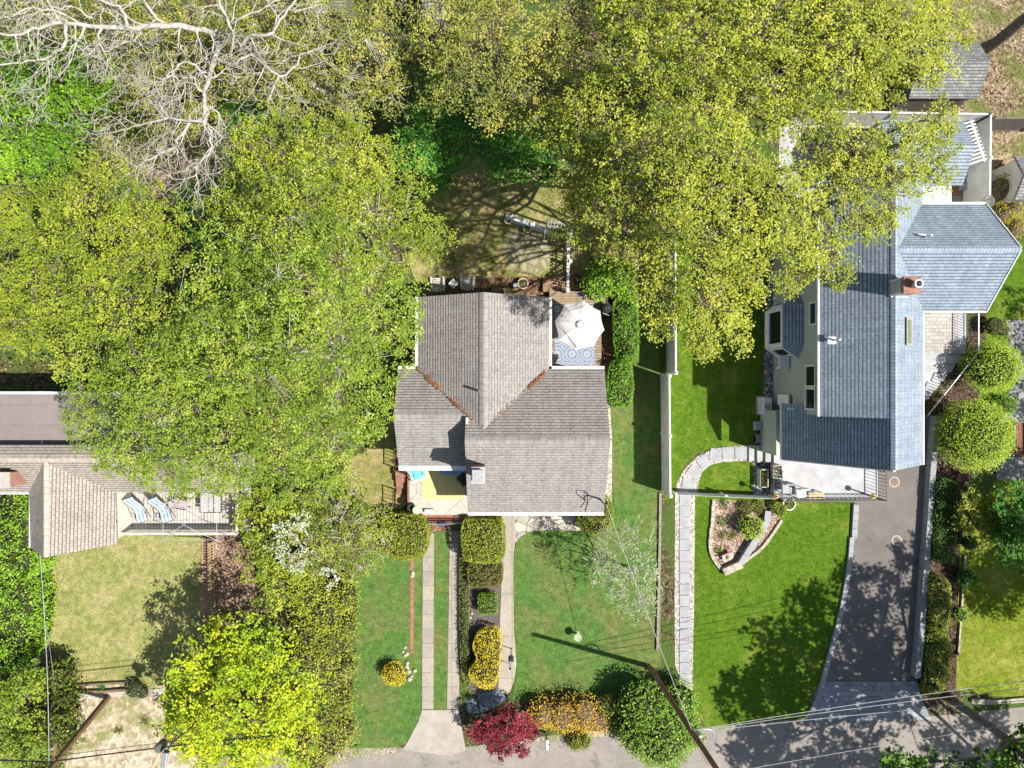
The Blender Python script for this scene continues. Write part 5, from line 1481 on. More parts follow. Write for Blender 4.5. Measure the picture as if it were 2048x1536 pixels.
for k in range(int(L_ / .16)): mb.bar(a + td * (.08 + .16 * k) + nn * .09 + Vector((0, 0, 1.0)), a + td * (.08 + .16 * k) + nn * .17 + Vector((0, 0, 1.0)), .05, .03)
mb.build('rails', LW, LF)
for k in (0, .5, 1.0): MB().bar(a + td * L_ * k, a + td * L_ * k + Vector((0, 0, 1.15)), .11).build('post', LW, LF)
AR = T('garden_arch', 'curved white lattice arch overgrown with green at the corner of the lattice fence', 'arch', tuple(G(1118, 470, 0)))
ap = smoothline([tuple(G(u, v, z)) for u, v, z in ((1092, 458, 1.25), (1094, 446, 1.7), (1110, 443, 1.95), (1130, 450, 2.0), (1144, 460, 1.8), (1142, 470, 1.45), (1137, 478, 1.1))], 6)
for off_ in ((0, 0), (-.05, -.22)):
    pp = [p + Vector((off_[0], off_[1], 0)) for p in ap]
    MB().tube([Vector((pp[0].x, pp[0].y, 0))] + pp + [Vector((pp[-1].x, pp[-1].y, 0))], .035, 6).build('hoop', LW, AR)
mb = MB()
for k in range(0, len(ap), 2): mb.bar(ap[k], ap[k] + Vector((-.05, -.22, 0)), .03)
mb.build('rungs', LW, AR)
C = np.stack([rng.uniform(G(1096, 0, 1.6).x, G(1136, 0, 1.6).x, 420), rng.uniform(G(0, 474, 1.6).y, G(0, 452, 1.6).y, 420), rng.normal(1.25, .25, 420)], 1)
leafmesh('climbing_leaves', C, rng.normal(.5, .25, 420), .075, AR, L_HEDGE, .4)
pa, pb = G(1137, 474, .9), G(1135, 582, .9)
pk = picket('picket_fence', 'white picket fence with chain like top running from the arch to the deck', pa, pb, .95, LW, .135, wd=.05)
mb = MB(); dd = Vector((pb.x - pa.x, pb.y - pa.y, 0)); npk = int(dd.length / .17)
for k in range(npk):
    q = Vector((pa.x, pa.y, 1.03)) + dd * (k + .5) / npk
    mb.bar(q - Vector((.07, .05, 0)), q + Vector((.07, .05, 0)), .04, .03); mb.bar(q - Vector((-.07, .05, .005)), q + Vector((-.07, .05, -.005)), .04, .02)
mb.build('top_lattice', LW, pk)
MB().bar((pa.x + .09, Y(523, 1), 0), (pa.x + .09, Y(523, 1), 1.15), .14).build('post', WHITE, pk)
MB().bar((pb.x, pb.y, 0), (pb.x, pb.y, 1.2), .14).build('post', WHITE, pk)

# terrace furniture
r0, r1 = G(845, 999, TZ), G(928, 939, TZ)
RUGY = bricks('striped_rug', (.60, .44, .16), (.62, .50, .30), (.42, .30, .12), .62, 50, .001, 'pos', bmpst=0, mott=.2)
_m, t, b = newmat('yellow_stripes')
g_ = nd(t, 'ShaderNodeNewGeometry').outputs['Position']
sx_ = nd(t, 'ShaderNodeSeparateXYZ'); t.links.new(g_, sx_.inputs[0])
m1 = nd(t, 'ShaderNodeMath', operation='MULTIPLY'); m1.inputs[1].default_value = 6.2; t.links.new(sx_.outputs[0], m1.inputs[0])
m2 = nd(t, 'ShaderNodeMath', operation='FRACT'); t.links.new(m1.outputs[0], m2.inputs[0])
c = ramp(t, m2.outputs[0], [(.02, (.50, .38, .12)), (.12, (.62, .48, .15)), (.45, (.60, .44, .13)), (.55, (.58, .50, .30)), (.9, (.60, .53, .34)), (.98, (.50, .38, .12))])
t.links.new(c, b.inputs['Base Color']); b.inputs['Roughness'].default_value = .95
one('rug', MB().prism([(r0.x, r0.y), (r1.x, r0.y), (r1.x, r1.y), (r0.x, r1.y)], TZ + .002, TZ + .012), _m, 'yellow striped rug on the beige terrace', 'rug')
q = G(835, 948, TZ + .5)
ts = T('pool_float', 'turquoise fabric lounge seat with white frame at the wing wall of the terrace', 'lounge chair', (q.x, q.y, TZ))
TURQ = M('turquoise', (.16, .62, .66), (.13, .52, .58), 5, .5)
rz = .35
def L3(x, y, z): return (q.x + x * math.cos(rz) - y * math.sin(rz), q.y + x * math.sin(rz) + y * math.cos(rz), TZ + z)
mb = MB(); mb.hull([L3(-.3, -.25, .30), L3(.3, -.25, .30), L3(.32, .15, .36), L3(-.32, .15, .36)], [L3(-.3, -.25, .34), L3(.3, -.25, .34), L3(.32, .15, .40), L3(-.32, .15, .40)]); mb.build('seat', TURQ, ts)
mb = MB(); mb.hull([L3(-.32, .14, .38), L3(.32, .14, .38), L3(.32, .34, .85), L3(-.32, .34, .85)], [L3(-.32, .11, .40), L3(.32, .11, .40), L3(.32, .31, .87), L3(-.32, .31, .87)]); mb.build('backrest', TURQ, ts)
mb = MB()
for sx in (-.36, .36): mb.tube([L3(sx, -.36, .0), L3(sx, -.32, .38), L3(sx, .12, .44), L3(sx, .34, .9)], .025, 6)
mb.tube([L3(-.36, -.32, .36), L3(.36, -.32, .36)], .025, 6)
mb.build('frame', WHITEP, ts)
for s_ in ((-.22, .0), (.2, .0)): MB().tube([L3(s_[0], -.15, .41), L3(s_[0] + .05, .1, .47)], .012, 5).build('strap', IRON, ts)
q = G(905, 943, TZ + .4)
bb = T('storage_bench', 'low blue deck box along the wing wall at the back of the terrace', 'storage box', (q.x, q.y, TZ))
MB().box((q.x, q.y, TZ + .18), (1.15, .24, .36)).build('body', M('blue_plastic', (.12, .28, .50), (.09, .22, .42), 4, .5), bb, bevel=.03)
MB().box((q.x, q.y, TZ + .39), (1.19, .28, .05)).build('lid', M('blue_lid', (.18, .36, .58), (.14, .30, .5), 4, .5), bb, bevel=.01)
q = G(833, 1021, TZ + .55)
tb = T('side_table', 'round cream side table in the lower left corner of the terrace', 'table', (q.x, q.y, TZ))
MB().lathe((q.x, q.y, TZ + .48), [(.19, 0), (.20, .015), (.19, .03)], 28).build('table_top', M('cream_top', (.66, .60, .42), (.62, .56, .38), 3), tb)
for a in range(3): MB().tube([(q.x + .16 * math.cos(a * 2.09), q.y + .16 * math.sin(a * 2.09), TZ), (q.x + .1 * math.cos(a * 2.09), q.y + .1 * math.sin(a * 2.09), TZ + .48)], .012, 6).build('leg', IRON, tb)
q = G(821, 1016, TZ + .3)
pot(821, 1016, TZ, .15, .3, 'dark green pot beside the round cream table on the terrace', M('dark_green_glaze', (.03, .08, .06), rough=.4))
fold_chair(925, 957, TZ, -2.4, 'black folding chair leaning at the house side of the terrace', IRON, M('black_fabric', (.04, .04, .045)), None)
q = G(858, 1021, TZ + .1)
one('flower_box', MB().box((q.x, q.y - .02, TZ + .09), (.42, .16, .16)), M('white_box', (.62, .62, .6)), 'small white planter box on the terrace edge next to the cream table', 'planter')
q = G(885, 1036, .7)
one('flower_box', MB().box((q.x, t1.y - .42, TZ + .06), (.34, .14, .14)), M('blue_box', (.10, .13, .30)), 'blue flower box hung on the brick front of the terrace', 'planter')

# garden bits in the front
q = G(1156, 1275, .55)
bbh = T('bird_bath', 'small round pale bird bath standing in the middle of the front lawn', 'bird bath', (q.x, q.y, 0))
MB().lathe((q.x, q.y, 0), [(.13, 0), (.06, .05), (.045, .45), (.08, .5)], 16).build('pedestal', STONE, bbh)
MB().lathe((q.x, q.y, .5), [(.07, 0), (.19, .05), (.20, .07), (.17, .07), (.1, .045)], 24).build('basin', M('mossy_stone', (.36, .42, .27), (.28, .33, .2), 8), bbh)
def stones(u, v, n, sp, lab, s=.12):
    q = G(u, v, 0); r = T('rock_border', lab, 'rocks', (q.x, q.y, 0))
    for k in range(n):
        mb = MB(); du, dv = sp
        c = G(u + du * (k / max(1, n - 1) - .5) + rng.normal(0, 3), v + dv * (k / max(1, n - 1) - .5) + rng.normal(0, 3), 0)
        R_ = s * rng.uniform(.6, 1.3)
        mb.lathe((c.x, c.y, 0), [(R_ * .8, 0), (R_, R_ * .35), (R_ * .75, R_ * .8), (R_ * .3, R_)], 8)
        mb.v = [(x + rng.normal(0, R_ * .08), y + rng.normal(0, R_ * .08), z) for x, y, z in mb.v]
        mb.build('rock', STONE, r)
stones(815, 1325, 12, (12, 70), 'pale rocks at the end of the brick edging beside the yellow shrub', .11)
stones(944, 1215, 9, (4, 70), 'small pale rocks on the left edge of the planting bed by the walkway', .07)
stones(820, 1150, 2, (3, 8), 'two pale rocks at the top of the brick edging near the clipped hedge', .13)
q = G(1022, 1306, .6)
lamp = T('path_lamp', 'black garden lamp standing on the front walkway edge beside the yellow shrub', 'lamp', (q.x - .1, q.y, 0))
MB().lathe((q.x, q.y, 0), [(.07, 0), (.02, .05), (.02, 1.1), (.05, 1.12)], 10).build('post', IRON, lamp)
mb = MB().box((q.x, q.y, 1.2), (.18, .18, .22)); mb.box((q.x, q.y, 1.33), (.26, .26, .04)); mb.box((q.x, q.y, 1.38), (.14, .14, .06)); mb.build('lantern', IRON, lamp)
q = G(1020, 1335, .5)
mb = MB().lathe((q.x, q.y, 0), [(.02, 0), (.015, .6), (.06, .62), (.05, .7)], 8)
one('garden_stake', mb, IRON, 'thin black garden stake on the walkway below the lamp', 'stake')
# mailbox at the kerb between maple and golden shrubs
q = G(1094, 1488, 1.1)
mbx = T('mailbox', 'small white mailbox on a post at the road beside the maroon tree', 'mailbox', (q.x, q.y, 0))
MB().bar((q.x, q.y, 0), (q.x, q.y, 1.0), .09).build('post', WHITE, mbx)
mb = MB(); prof_ = [(-.09, 0), (.09, 0), (.09, .12), (.06, .19), (0, .21), (-.06, .19), (-.09, .12)]
i = len(mb.v); mb.v += [(q.x + a, q.y - .24, 1.0 + b_) for a, b_ in prof_] + [(q.x + a, q.y + .24, 1.0 + b_) for a, b_ in prof_]
mb.f.append(tuple(range(7))); mb.f.append(tuple(13 - k for k in range(7)))
for k in range(7): mb.f.append((k, 7 + k, 7 + (k + 1) % 7, (k + 1) % 7))
mb.build('box', WHITE, mbx)
MB().bar((q.x + .1, q.y, 1.1), (q.x + .1, q.y, 1.3), .02, .05).build('flag', M('flag_red', (.5, .04, .04)), mbx)
# tabletop ornament in the teardrop bed
q = G(1456, 1114, .3)
orn = T('garden_ornament', 'painted metal garden ornament with red top at the tip of the teardrop bed', 'ornament', (q.x, q.y, 0))
MB().box((q.x, q.y, .22), (.5, .34, .04), .4).build('tray', M('ornament_white', (.6, .58, .62), (.3, .28, .32), 14), orn)
MB().box((q.x - .05, q.y + .16, .27), (.5, .06, .06), .4).build('rim', M('ornament_red', (.40, .07, .05)), orn)
MB().lathe((q.x + .05, q.y - .05, .24), [(.10, 0), (.12, .06), (.05, .12)], 12).build('bowl', M('ornament_gold', (.6, .42, .18)), orn)
for a in ((-.2, -.1), (.2, -.1), (.2, .1), (-.2, .1)): MB().bar((q.x + a[0], q.y + a[1], 0), (q.x + a[0], q.y + a[1], .2), .02).build('leg', IRON, orn)
q = G(1486, 1038, .2)
one('garden_light', MB().lathe((q.x, q.y, 0), [(.03, 0), (.03, .18), (.05, .2), (.05, .23), (.02, .25)], 12), WHITEP, 'tiny white garden light beside the round bush in the teardrop bed', 'garden light')
q = G(2045, 880, .5)
bch = T('garden_bench', 'reddish brown wooden bench at the right edge of the photo on grey paving', 'bench', (q.x, q.y, 0))
mb = MB()
for k in range(4): mb.bar((q.x - .2 + .13 * k, q.y - .85, .44), (q.x - .2 + .13 * k, q.y + .85, .44), .11, .03)
mb.build('seat', M('redwood', (.26, .10, .05), (.16, .06, .035), 8), bch)
mb = MB()
for k in range(3): mb.bar((q.x + .3 + .03 * k, q.y - .85, .55 + .14 * k), (q.x + .3 + .03 * k, q.y + .85, .55 + .14 * k), .02, .11)
mb.build('backrest', M('redwood'  , (.26, .10, .05)), bch)
for sx in (-.18, .22):
    for sy in (-.75, .75): MB().bar((q.x + sx, q.y + sy, 0), (q.x + sx, q.y + sy, .42), .07).build('leg', M('redwood', (.26, .10, .05)), bch)
# leafy bits: rocks in the gravel strip
for i, (u, v, r_, lab) in enumerate(((1533, 745, .16, 'tan boulder in the dark gravel strip below the bay window'), (1532, 668, .12, 'small tan boulder level with the foot of the bay window'), (1534, 778, .13, 'round ochre rock in gravel above the ground air conditioner'), (1551, 594, .15, 'orange brown rock above the bay window at the wall foot'))):
    q = G(u, v, 0); mb = MB().lathe((q.x, q.y, 0), [(r_ * .8, 0), (r_, r_ * .4), (r_ * .7, r_ * .8), (r_ * .25, r_)], 9)
    one('rock', mb, M('tan_rock', (.42, .31, .18), (.28, .21, .13), 9), lab, 'rock')
stones(1996, 982, 1, (0, 0), 'pale grey rock half hidden between the dark shrubs at the right', .2)

# ------------------------------------------------------------ fences
def vinyl(name, lab, pts, h, mat=WHITE, post=2.4, pw=.13, thick=.05):
    P = [Vector((p[0], p[1], 0)) for p in pts]
    r = T(name, lab, 'fence', P[0])
    for a, b_ in zip(P, P[1:]):
        d = b_ - a; n = max(1, round(d.length / post))
        mb = MB(); rl = MB()
        for k in range(n):
            s, e = a + d * k / n, a + d * (k + 1) / n
            u_ = d.normalized() * (pw / 2)
            mb.bar(s + u_ + Vector((0, 0, h / 2)), e - u_ + Vector((0, 0, h / 2)), thick * .6, h - .12)
            m_ = int((e - s).length / .15)
            for j in range(1, m_):
                c = s + (e - s) * j / m_; mb.bar(c - d.normalized() * .008 + Vector((0, 0, h / 2)), c + d.normalized() * .008 + Vector((0, 0, h / 2)), thick * .72, h - .16)
            rl.bar(s + u_ + Vector((0, 0, h - .04)), e - u_ + Vector((0, 0, h - .04)), thick + .025, .09); rl.bar(s + u_ + Vector((0, 0, .08)), e - u_ + Vector((0, 0, .08)), thick + .02, .1)
        mb.build('panels', mat, r); rl.build('rails', mat, r)
        for k in range(n + 1):
            q = a + d * k / n
            MB().bar(q, q + Vector((0, 0, h + .06)), pw).hull([(q.x - .08, q.y - .08, h + .062), (q.x + .08, q.y - .08, h + .062), (q.x + .08, q.y + .08, h + .062), (q.x - .08, q.y + .08, h + .062)], [(q.x - .02, q.y - .02, h + .12), (q.x + .02, q.y - .02, h + .12), (q.x + .02, q.y + .02, h + .12), (q.x - .02, q.y + .02, h + .12)]).build('post', mat, r)
    return r
GZ = lambda u, v, z: G(u, v, z)
vinyl('vinyl_fence', 'tall white vinyl fence along the side lawn, lower stretch down to the picket corner', [GZ(1339, 752, 1.85), GZ(1341, 992, 1.85)], 1.85)
vinyl('vinyl_fence', 'tall white vinyl fence between two lawns, upper stretch under the yellow tree', [GZ(1351, 480, 1.85), GZ(1352, 746, 1.85)], 1.85)
vinyl('vinyl_fence', 'tall white vinyl fence enclosing the back yard at the top right corner', [GZ(1602, 222, 1.9), GZ(1982, 228, 1.9), GZ(1980, 404, 1.9)], 1.9, post=2.1)
fa, fb = GZ(1352, 990, .95), GZ(1552, 998, .95)
pf = picket('picket_fence', 'low white picket fence between the inner lawn and the front garden', fa, fb, .9, WHITE, .10, wd=.06)
fence_dark = M('dark_fence_wood', (.20, .17, .15), (.10, .09, .08), 8, .9)
vinyl('wooden_fence', 'dark weathered board fence running right from the white fence corner', [GZ(1990, 236, 1.6), GZ(2300, 238, 1.6)], 1.6, fence_dark)
vinyl('wooden_fence', 'tan board fence below the worn shed roof at the top right', [GZ(1812, 203, 1.0), GZ(1925, 205, 1.0)], 1.1, M('tan_board', (.34, .26, .19), (.22, .17, .12), 8, .9))

# sheds
SD = T('shed', 'small shed with worn grey shingle roof dappled by tree shade at the top right', 'shed', G(1890, 150, 0))
s = {k: G(u, v, z) for k, (u, v, z) in dict(sw=(1818, 196, 2.1), se=(1958, 196, 2.1), rw=(1830, 122, 2.9), re=(1971, 128, 2.9), nw=(1828, 84, 2.1), ne=(1950, 90, 2.1)).items()}
x0_, x1_ = s['sw'].x, s['se'].x; ys_, yn_ = s['sw'].y, s['nw'].y; yr2 = (ys_ + yn_) / 2
x1_ = s['se'].x
plane(SD, 'roof', [(x0_, ys_, 2.1), (x1_, ys_, 2.1), (x1_ , yr2, 2.9), (x0_, yr2, 2.9)], SH_SHED)
plane(SD, 'roof', [(x0_, yr2, 2.9), (x1_, yr2, 2.9), (x1_, yn_, 2.1), (x0_, yn_, 2.1)], SH_SHED)
mb = MB(); gable(mb, x0_ + .15, x1_ - .15, ys_ + .15, yn_ - .15, 'x', 1.9, 2.7); mb.build('wall', fence_dark, SD)
SD2 = T('shed', 'grey low roof peeping in at the right edge beside the forsythia', 'shed', G(2045, 350, 0))
p = [G(2030, 312, 2.2), G(2140, 312, 2.2), G(2140, 400, 2.2), G(2040, 400, 2.2)]
plane(SD2, 'roof', [(p[0].x, p[0].y, 2.2), (p[1].x, p[0].y, 2.2), (p[1].x, (p[0].y + p[2].y) / 2, 2.8), (p[0].x, (p[0].y + p[2].y) / 2, 2.8)], SH_SHED)
plane(SD2, 'roof', [(p[0].x, (p[0].y + p[2].y) / 2, 2.8), (p[1].x, (p[0].y + p[2].y) / 2, 2.8), (p[1].x, p[2].y, 2.2), (p[0].x, p[2].y, 2.2)], SH_SHED)
mb = MB(); gable(mb, p[0].x + .15, p[1].x - .15, p[2].y + .15, p[0].y - .15, 'x', 2.0, 2.6); mb.build('wall', SIDINGW, SD2)
# small grey roofs at the very top
for (u0, u1, v0, v1, lab) in ((620, 690, -60, 22, 'dark grey shed roof at the top edge behind pale branches'), (845, 888, -60, 38, 'light grey narrow roof at the top edge left of the olive tree')):
    a, b_ = G(u0, v1, 2.4), G(u1, v0, 2.4)
    s3 = T('shed', lab, 'shed', (a.x, a.y, 0)); ym = (a.y + b_.y) / 2
    plane(s3, 'roof', [(a.x, a.y, 2.3), (b_.x, a.y, 2.3), (b_.x, ym, 2.9), (a.x, ym, 2.9)], SH_SHED); plane(s3, 'roof', [(a.x, ym, 2.9), (b_.x, ym, 2.9), (b_.x, b_.y, 2.3), (a.x, b_.y, 2.3)], SH_SHED)
    mb = MB(); gable(mb, a.x + .12, b_.x - .12, a.y + .12, b_.y - .12, 'x', 2.1, 2.7); mb.build('wall', fence_dark, s3)

# ------------------------------------------------------------ utility poles, wires, street lamp
POLE = M('utility_pole_wood', (.27, .16, .09), (.15, .09, .055), 4, .85, bmp=.3)
b1 = G(217, 1394, 0); t1_ = b1 + (G(98, 1540, 5.6) - b1) * 1.5
P1_ = T('utility_pole', 'dark wooden utility pole leaning across the sandy ground at the lower left', 'utility pole', b1)
MB().tube([b1, b1.lerp(t1_, .5), t1_], [.15, .13, .10], 12).build('pole', POLE, P1_)
mid1 = b1.lerp(t1_, .61)
MB().bar(mid1 + Vector((-.1, -.5, .1)), mid1 + Vector((.1, .9, .1)), .1).build('crossarm', POLE, P1_)
for dy in (-.3, .2, .7): MB().lathe((mid1.x, mid1.y + dy, mid1.z + .16), [(.03, 0), (.05, .03), (.03, .06), (.05, .09), (.02, .13)], 8).build('insulator', STEEL, P1_)
b2 = G(1297, 1332, 0); t2_ = b2 + (G(1438, 1545, 8.2) - b2) * 1.15
P2_ = T('utility_pole', 'brown wooden utility pole rising from the round green bush toward the road', 'utility pole', b2)
MB().tube([b2, b2.lerp(t2_, .5), t2_], [.13, .12, .10], 12).build('pole', M('utility_pole_orange', (.30, .17, .09), (.17, .09, .05), 4, .85, bmp=.3), P2_)
mid2 = b2.lerp(t2_, .58)
MB().tube(smoothline([mid2 + Vector((0, 0, 0)), mid2 + Vector((.5, .12, .15)), mid2 + Vector((.85, .05, .1)), mid2 + Vector((.95, -.35, .0))], 5), .035, 6).build('bracket', STEEL, P2_)
MB().lathe(tuple(mid2 + Vector((.3, -.1, -.05))), [(.05, 0), (.09, .05), (.09, .35), (.05, .4)], 10).build('terminal_box', STEEL, P2_)
def wire(lab, a, b_, sag, r=.012, mat=IRON, name='overhead_wire', grp=None):
    a = Vector(a); b_ = Vector(b_); n = 24
    return one(name, MB().tube([a.lerp(b_, k / n) - Vector((0, 0, sag * 4 * (k / n) * (1 - k / n))) for k in range(n + 1)], r, 5), mat, lab, 'wire', grp)
CABLE = M('silver_cable', (.45, .45, .45), (.35, .35, .35), 5, .4)
m1_ = mid1 + Vector((0, .2, .3))
wire('thick black overhead cable running right from the lower left utility pole', m1_, G(560, 1470, 5.4), .12, .03)
wire('thin black overhead cable just above the thick one at the lower left', m1_ + Vector((0, .25, .1)), G(560, 1462, 5.6), .15, .012)
wire('black overhead cable leaving the lower left pole toward the photo edge', m1_, G(-200, 1522, 5.6), .1, .03)
wire('pale service wire running up from the lower left pole to the tan house', m1_ + Vector((-.05, 0, 0)), G(78, 1092, 3.4), .15, .014, CABLE)
wire('second thinner service wire beside the dry lawn edge', G(108, 1360, 6), G(92, 1250, 4.5), .02, .009, CABLE)
w2 = b2.lerp(t2_, .60)
for i, (u, v, z, lab) in enumerate(((2300, 1332, 7.5, 'upper pale overhead wire running right from the brown pole'), (2300, 1350, 7.2, 'middle pale overhead wire running right from the brown pole'), (2300, 1384, 6.8, 'lower pale overhead wire crossing the paved apron'))):
    wire(lab, w2 + Vector((.0, .1 - .15 * i, -.2 * i)), G(u, v, z), .25, .014, CABLE)
wire('long thin wire crossing the shaded road at the lower right', G(1380, 1560, 7), G(2300, 1410, 7), .2, .011, CABLE)
wire('twisted service cable from the brown pole to the corner of the grey house', w2, (mx.x, mx.y - .05, 4.35), .25, .013, CABLE)
wire('thin wire sloping from the brown pole down to the bush top', G(1290, 1322, 1), G(1418, 1532, 7.5), .02, .008, CABLE)
# street lamp
q = G(331, 1505, 5.5)
SLP = T('street_lamp', 'street lamp head with pale housing hanging near the bottom left edge', 'street lamp', (q.x + .6, Y(1500, 0) , 0))
bs = G(372, 1430, 0)
MB().tube([(q.x + .35, q.y + .5, 5.6), (q.x + .1, q.y + .1, 5.6)], .03, 6).build('arm', IRON, SLP)
MB().tube([(q.x + .9, q.y + .85, 0), (q.x + .85, q.y + .8, 5.2), (q.x + .35, q.y + .5, 5.6)], .05, 8).build('pole', IRON, SLP)
MB().box((q.x - .02, q.y - .28, 5.55), (.24, .62, .12), -.12).build('housing', STEEL, SLP, bevel=.03)
MB().box((q.x + .02, q.y - .02, 5.5), (.2, .2, .14), -.3).build('photocell', IRON, SLP)
q = G(316, 1498, 5.3)
one('transformer', MB().lathe((q.x, q.y, 4.75), [(.16, 0), (.20, .05), (.20, .5), (.14, .58)], 14), M('transformer_grey', (.12, .13, .13)), 'dark grey canister hanging on the thick black cable near the lemon green tree', 'transformer')
# ------------------------------------------------------------ trees
tree('maple_tree', 'broad yellow green tree at the left edge above the dark flat roof', 'tree',
     [(50, 480, 115, 8), (190, 430, 105, 9), (305, 470, 90, 9), (110, 600, 115, 9), (265, 590, 115, 9.5), (40, 640, 70, 7), (150, 680, 50, 7)], (300, 600), L_YG, BARKM, twig=.2, dens=22, per=20, lsize=.078, csize=.19, hole=.02)
tree('maple_tree', 'large fresh green tree in the centre whose pale limbs show between the leaves', 'tree',
     [(500, 560, 120, 10), (630, 560, 120, 11), (755, 610, 95, 10), (600, 700, 130, 12), (745, 735, 72, 9.5), (470, 700, 115, 11), (640, 840, 110, 10.5), (735, 830, 60, 9), (800, 660, 52, 9)], (730, 720), L_YG2, BARKG, dens=22, per=20, lsize=.078, csize=.19, hole=.02, twig=.12)
tree('maple_tree', 'rounded yellow green tree at the upper left of the back lawn', 'tree',
     [(560, 310, 95, 9), (680, 320, 95, 10), (775, 350, 75, 9.5), (620, 430, 115, 10.5), (765, 450, 100, 10.5), (850, 480, 55, 9), (490, 420, 75, 8)], (770, 520), L_YG, BARKG, twig=.12, dens=22, per=20, lsize=.078, csize=.19, hole=.03)
tree('maple_tree', 'wide fresh green tree overhanging the tan roof and the left deck', 'tree',
     [(200, 740, 75, 8), (320, 740, 105, 9.5), (205, 845, 75, 8), (330, 860, 110, 9.5), (450, 860, 110, 9.5), (400, 700, 100, 10), (460, 940, 62, 8), (300, 925, 55, 7.5), (220, 925, 35, 7), (550, 930, 85, 8.5), (640, 940, 60, 8), (375, 965, 40, 7)], (480, 830), L_YG2, BARKM, dens=22, per=20, lsize=.078, csize=.19, hole=.0)
tree('maple_tree', 'saturated bright green tree near the top left corner', 'tree',
     [(50, 150, 75, 6), (160, 150, 75, 6), (40, 250, 90, 6.5), (150, 240, 75, 6), (30, 330, 60, 6), (100, 310, 70, 6)], (200, 300), L_GREEN, BARKM, dens=13, per=16, csize=.26, lsize=.12, hole=.0)
tree('young_tree', 'thin olive leaved tree behind the bare pale branches at the top left', 'tree',
     [(60, 40, 100, 5), (200, 60, 100, 5), (330, 60, 95, 5), (250, 180, 80, 4.5), (340, 190, 80, 4.5), (440, 130, 90, 5), (430, 250, 60, 4), (230, 320, 55, 4), (330, 250, 60, 4)], (380, 200), L_OLIVE, BARKM, dens=22, per=12, csize=.18, lsize=.08, hole=.05, twig=.35)
tree('young_tree', 'sparse brownish green tree at the top edge above the rounded green crown', 'tree',
     [(530, 140, 85, 7), (620, 80, 85, 7.5), (720, 120, 85, 8), (600, 190, 65, 7), (800, 60, 75, 7), (700, 210, 60, 7), (510, 40, 80, 7), (780, 190, 55, 7), (640, 10, 80, 7)], (700, 240), L_OLIVE, BARKG, dens=20, per=12, csize=.18, lsize=.08, hole=.06, twig=.35, twigr=.014, trunk=.22)
tree('oak_tree', 'olive bronze tree at the top centre with open dark gaps', 'tree',
     [(900, 50, 80, 9), (1000, 80, 95, 9.5), (1105, 60, 95, 10), (940, 160, 75, 9), (1180, 110, 85, 10), (1080, 170, 95, 9), (1200, 10, 90, 10), (960, -10, 90, 9), (900, 130, 55, 8), (1000, 215, 60, 8.5), (1090, 240, 60, 8.5), (880, 190, 45, 7.5)], (1030, 260), L_OLIVE, BARKM, dens=20, per=13, csize=.18, lsize=.08, hole=.05, twig=.4)
tree('oak_tree', 'gappy golden olive tree above the worn back lawn', 'tree',
     [(1140, 300, 45, 9.5), (1140, 365, 45, 9.5), (1150, 430, 40, 9), (1200, 340, 60, 10), (1290, 545, 50, 10), (1230, 200, 85, 11.0), (1170, 260, 60, 10.5), (1290, 290, 90, 12.0), (1225, 340, 60, 10.5), (1180, 390, 52, 10.0), (1260, 410, 90, 11.5), (1110, 255, 55, 9.5), (1180, 460, 40, 10.0), (1250, 490, 55, 10.5)], (1230, 380), L_GOLD, BARKM, dens=21, per=14, csize=.18, lsize=.08, hole=.03, twig=.4)
tree('linden_tree', 'huge golden yellow tree filling the top right of the photo', 'tree',
     [(1310, 90, 110, 12), (1440, 60, 115, 13), (1570, 70, 120, 13), (1700, 80, 115, 13), (1815, 80, 90, 12), (1880, 60, 62, 11), (1870, 140, 45, 11), (1390, 190, 105, 12), (1530, 200, 105, 12), (1660, 165, 100, 12.5), (1775, 175, 65, 10), (1260, 20, 80, 11), (1500, -30, 120, 13), (1750, -30, 120, 13)], (1500, 200), L_GOLD, BARKM, dens=21, per=20, csize=.18, lsize=.078, hole=.03, twig=.3, trunk=.3)
tree('linden_tree', 'golden yellow tree overhanging the white fence and the lush side lawn', 'tree',
     [(1420, 310, 95, 13.0), (1350, 340, 70, 13.0), (1410, 440, 105, 13.0), (1330, 500, 75, 12.0), (1500, 420, 90, 13.0), (1435, 560, 85, 12.0), (1515, 540, 70, 12.0), (1395, 640, 58, 11.0), (1455, 640, 48, 11.0), (1325, 600, 52, 11.0), (1560, 380, 80, 12.5), (1590, 490, 50, 12.0), (1480, 690, 24, 10.5), (1400, 690, 34, 10.5), (1320, 650, 35, 10.5)], (1410, 480), L_GOLD, BARKM, dens=21, per=20, csize=.18, lsize=.078, hole=.0, twig=.35)
tree('linden_tree', 'loose golden tree spreading over the northern end of the blue grey roof', 'tree',
     [(1640, 270, 60, 9.7), (1720, 320, 70, 10.2), (1800, 300, 70, 10.2), (1860, 285, 52, 9.7), (1860, 350, 42, 9.7), (1780, 370, 62, 9.7), (1650, 380, 70, 9.7), (1700, 440, 58, 9.7), (1620, 500, 62, 9.7), (1755, 450, 46, 9.7), (1580, 560, 35, 9.2), (1660, 540, 48, 9.7), (1880, 240, 35, 9.7)], (1640, 330), L_GOLD, BARKM, dens=25, per=18, csize=.18, lsize=.078, hole=.10, twig=.7)
tree('evergreen_tree', 'deep green shrubby tree at the shaded top of the worn back lawn', 'tree',
     [(880, 250, 52, 3.6), (960, 270, 70, 4), (1040, 280, 62, 3.8), (900, 170, 55, 4), (1010, 220, 60, 4), (850, 220, 35, 3.4), (1090, 330, 40, 3), (830, 300, 45, 3.5), (880, 320, 42, 3), (1120, 280, 50, 3.5), (1000, 320, 40, 2.6), (880, 365, 30, 2.2), (1060, 330, 40, 2.8)], (940, 310), L_DEEP, BARK, dens=24, per=20, csize=.24, lsize=.10, hole=.03, tintbias=.15)
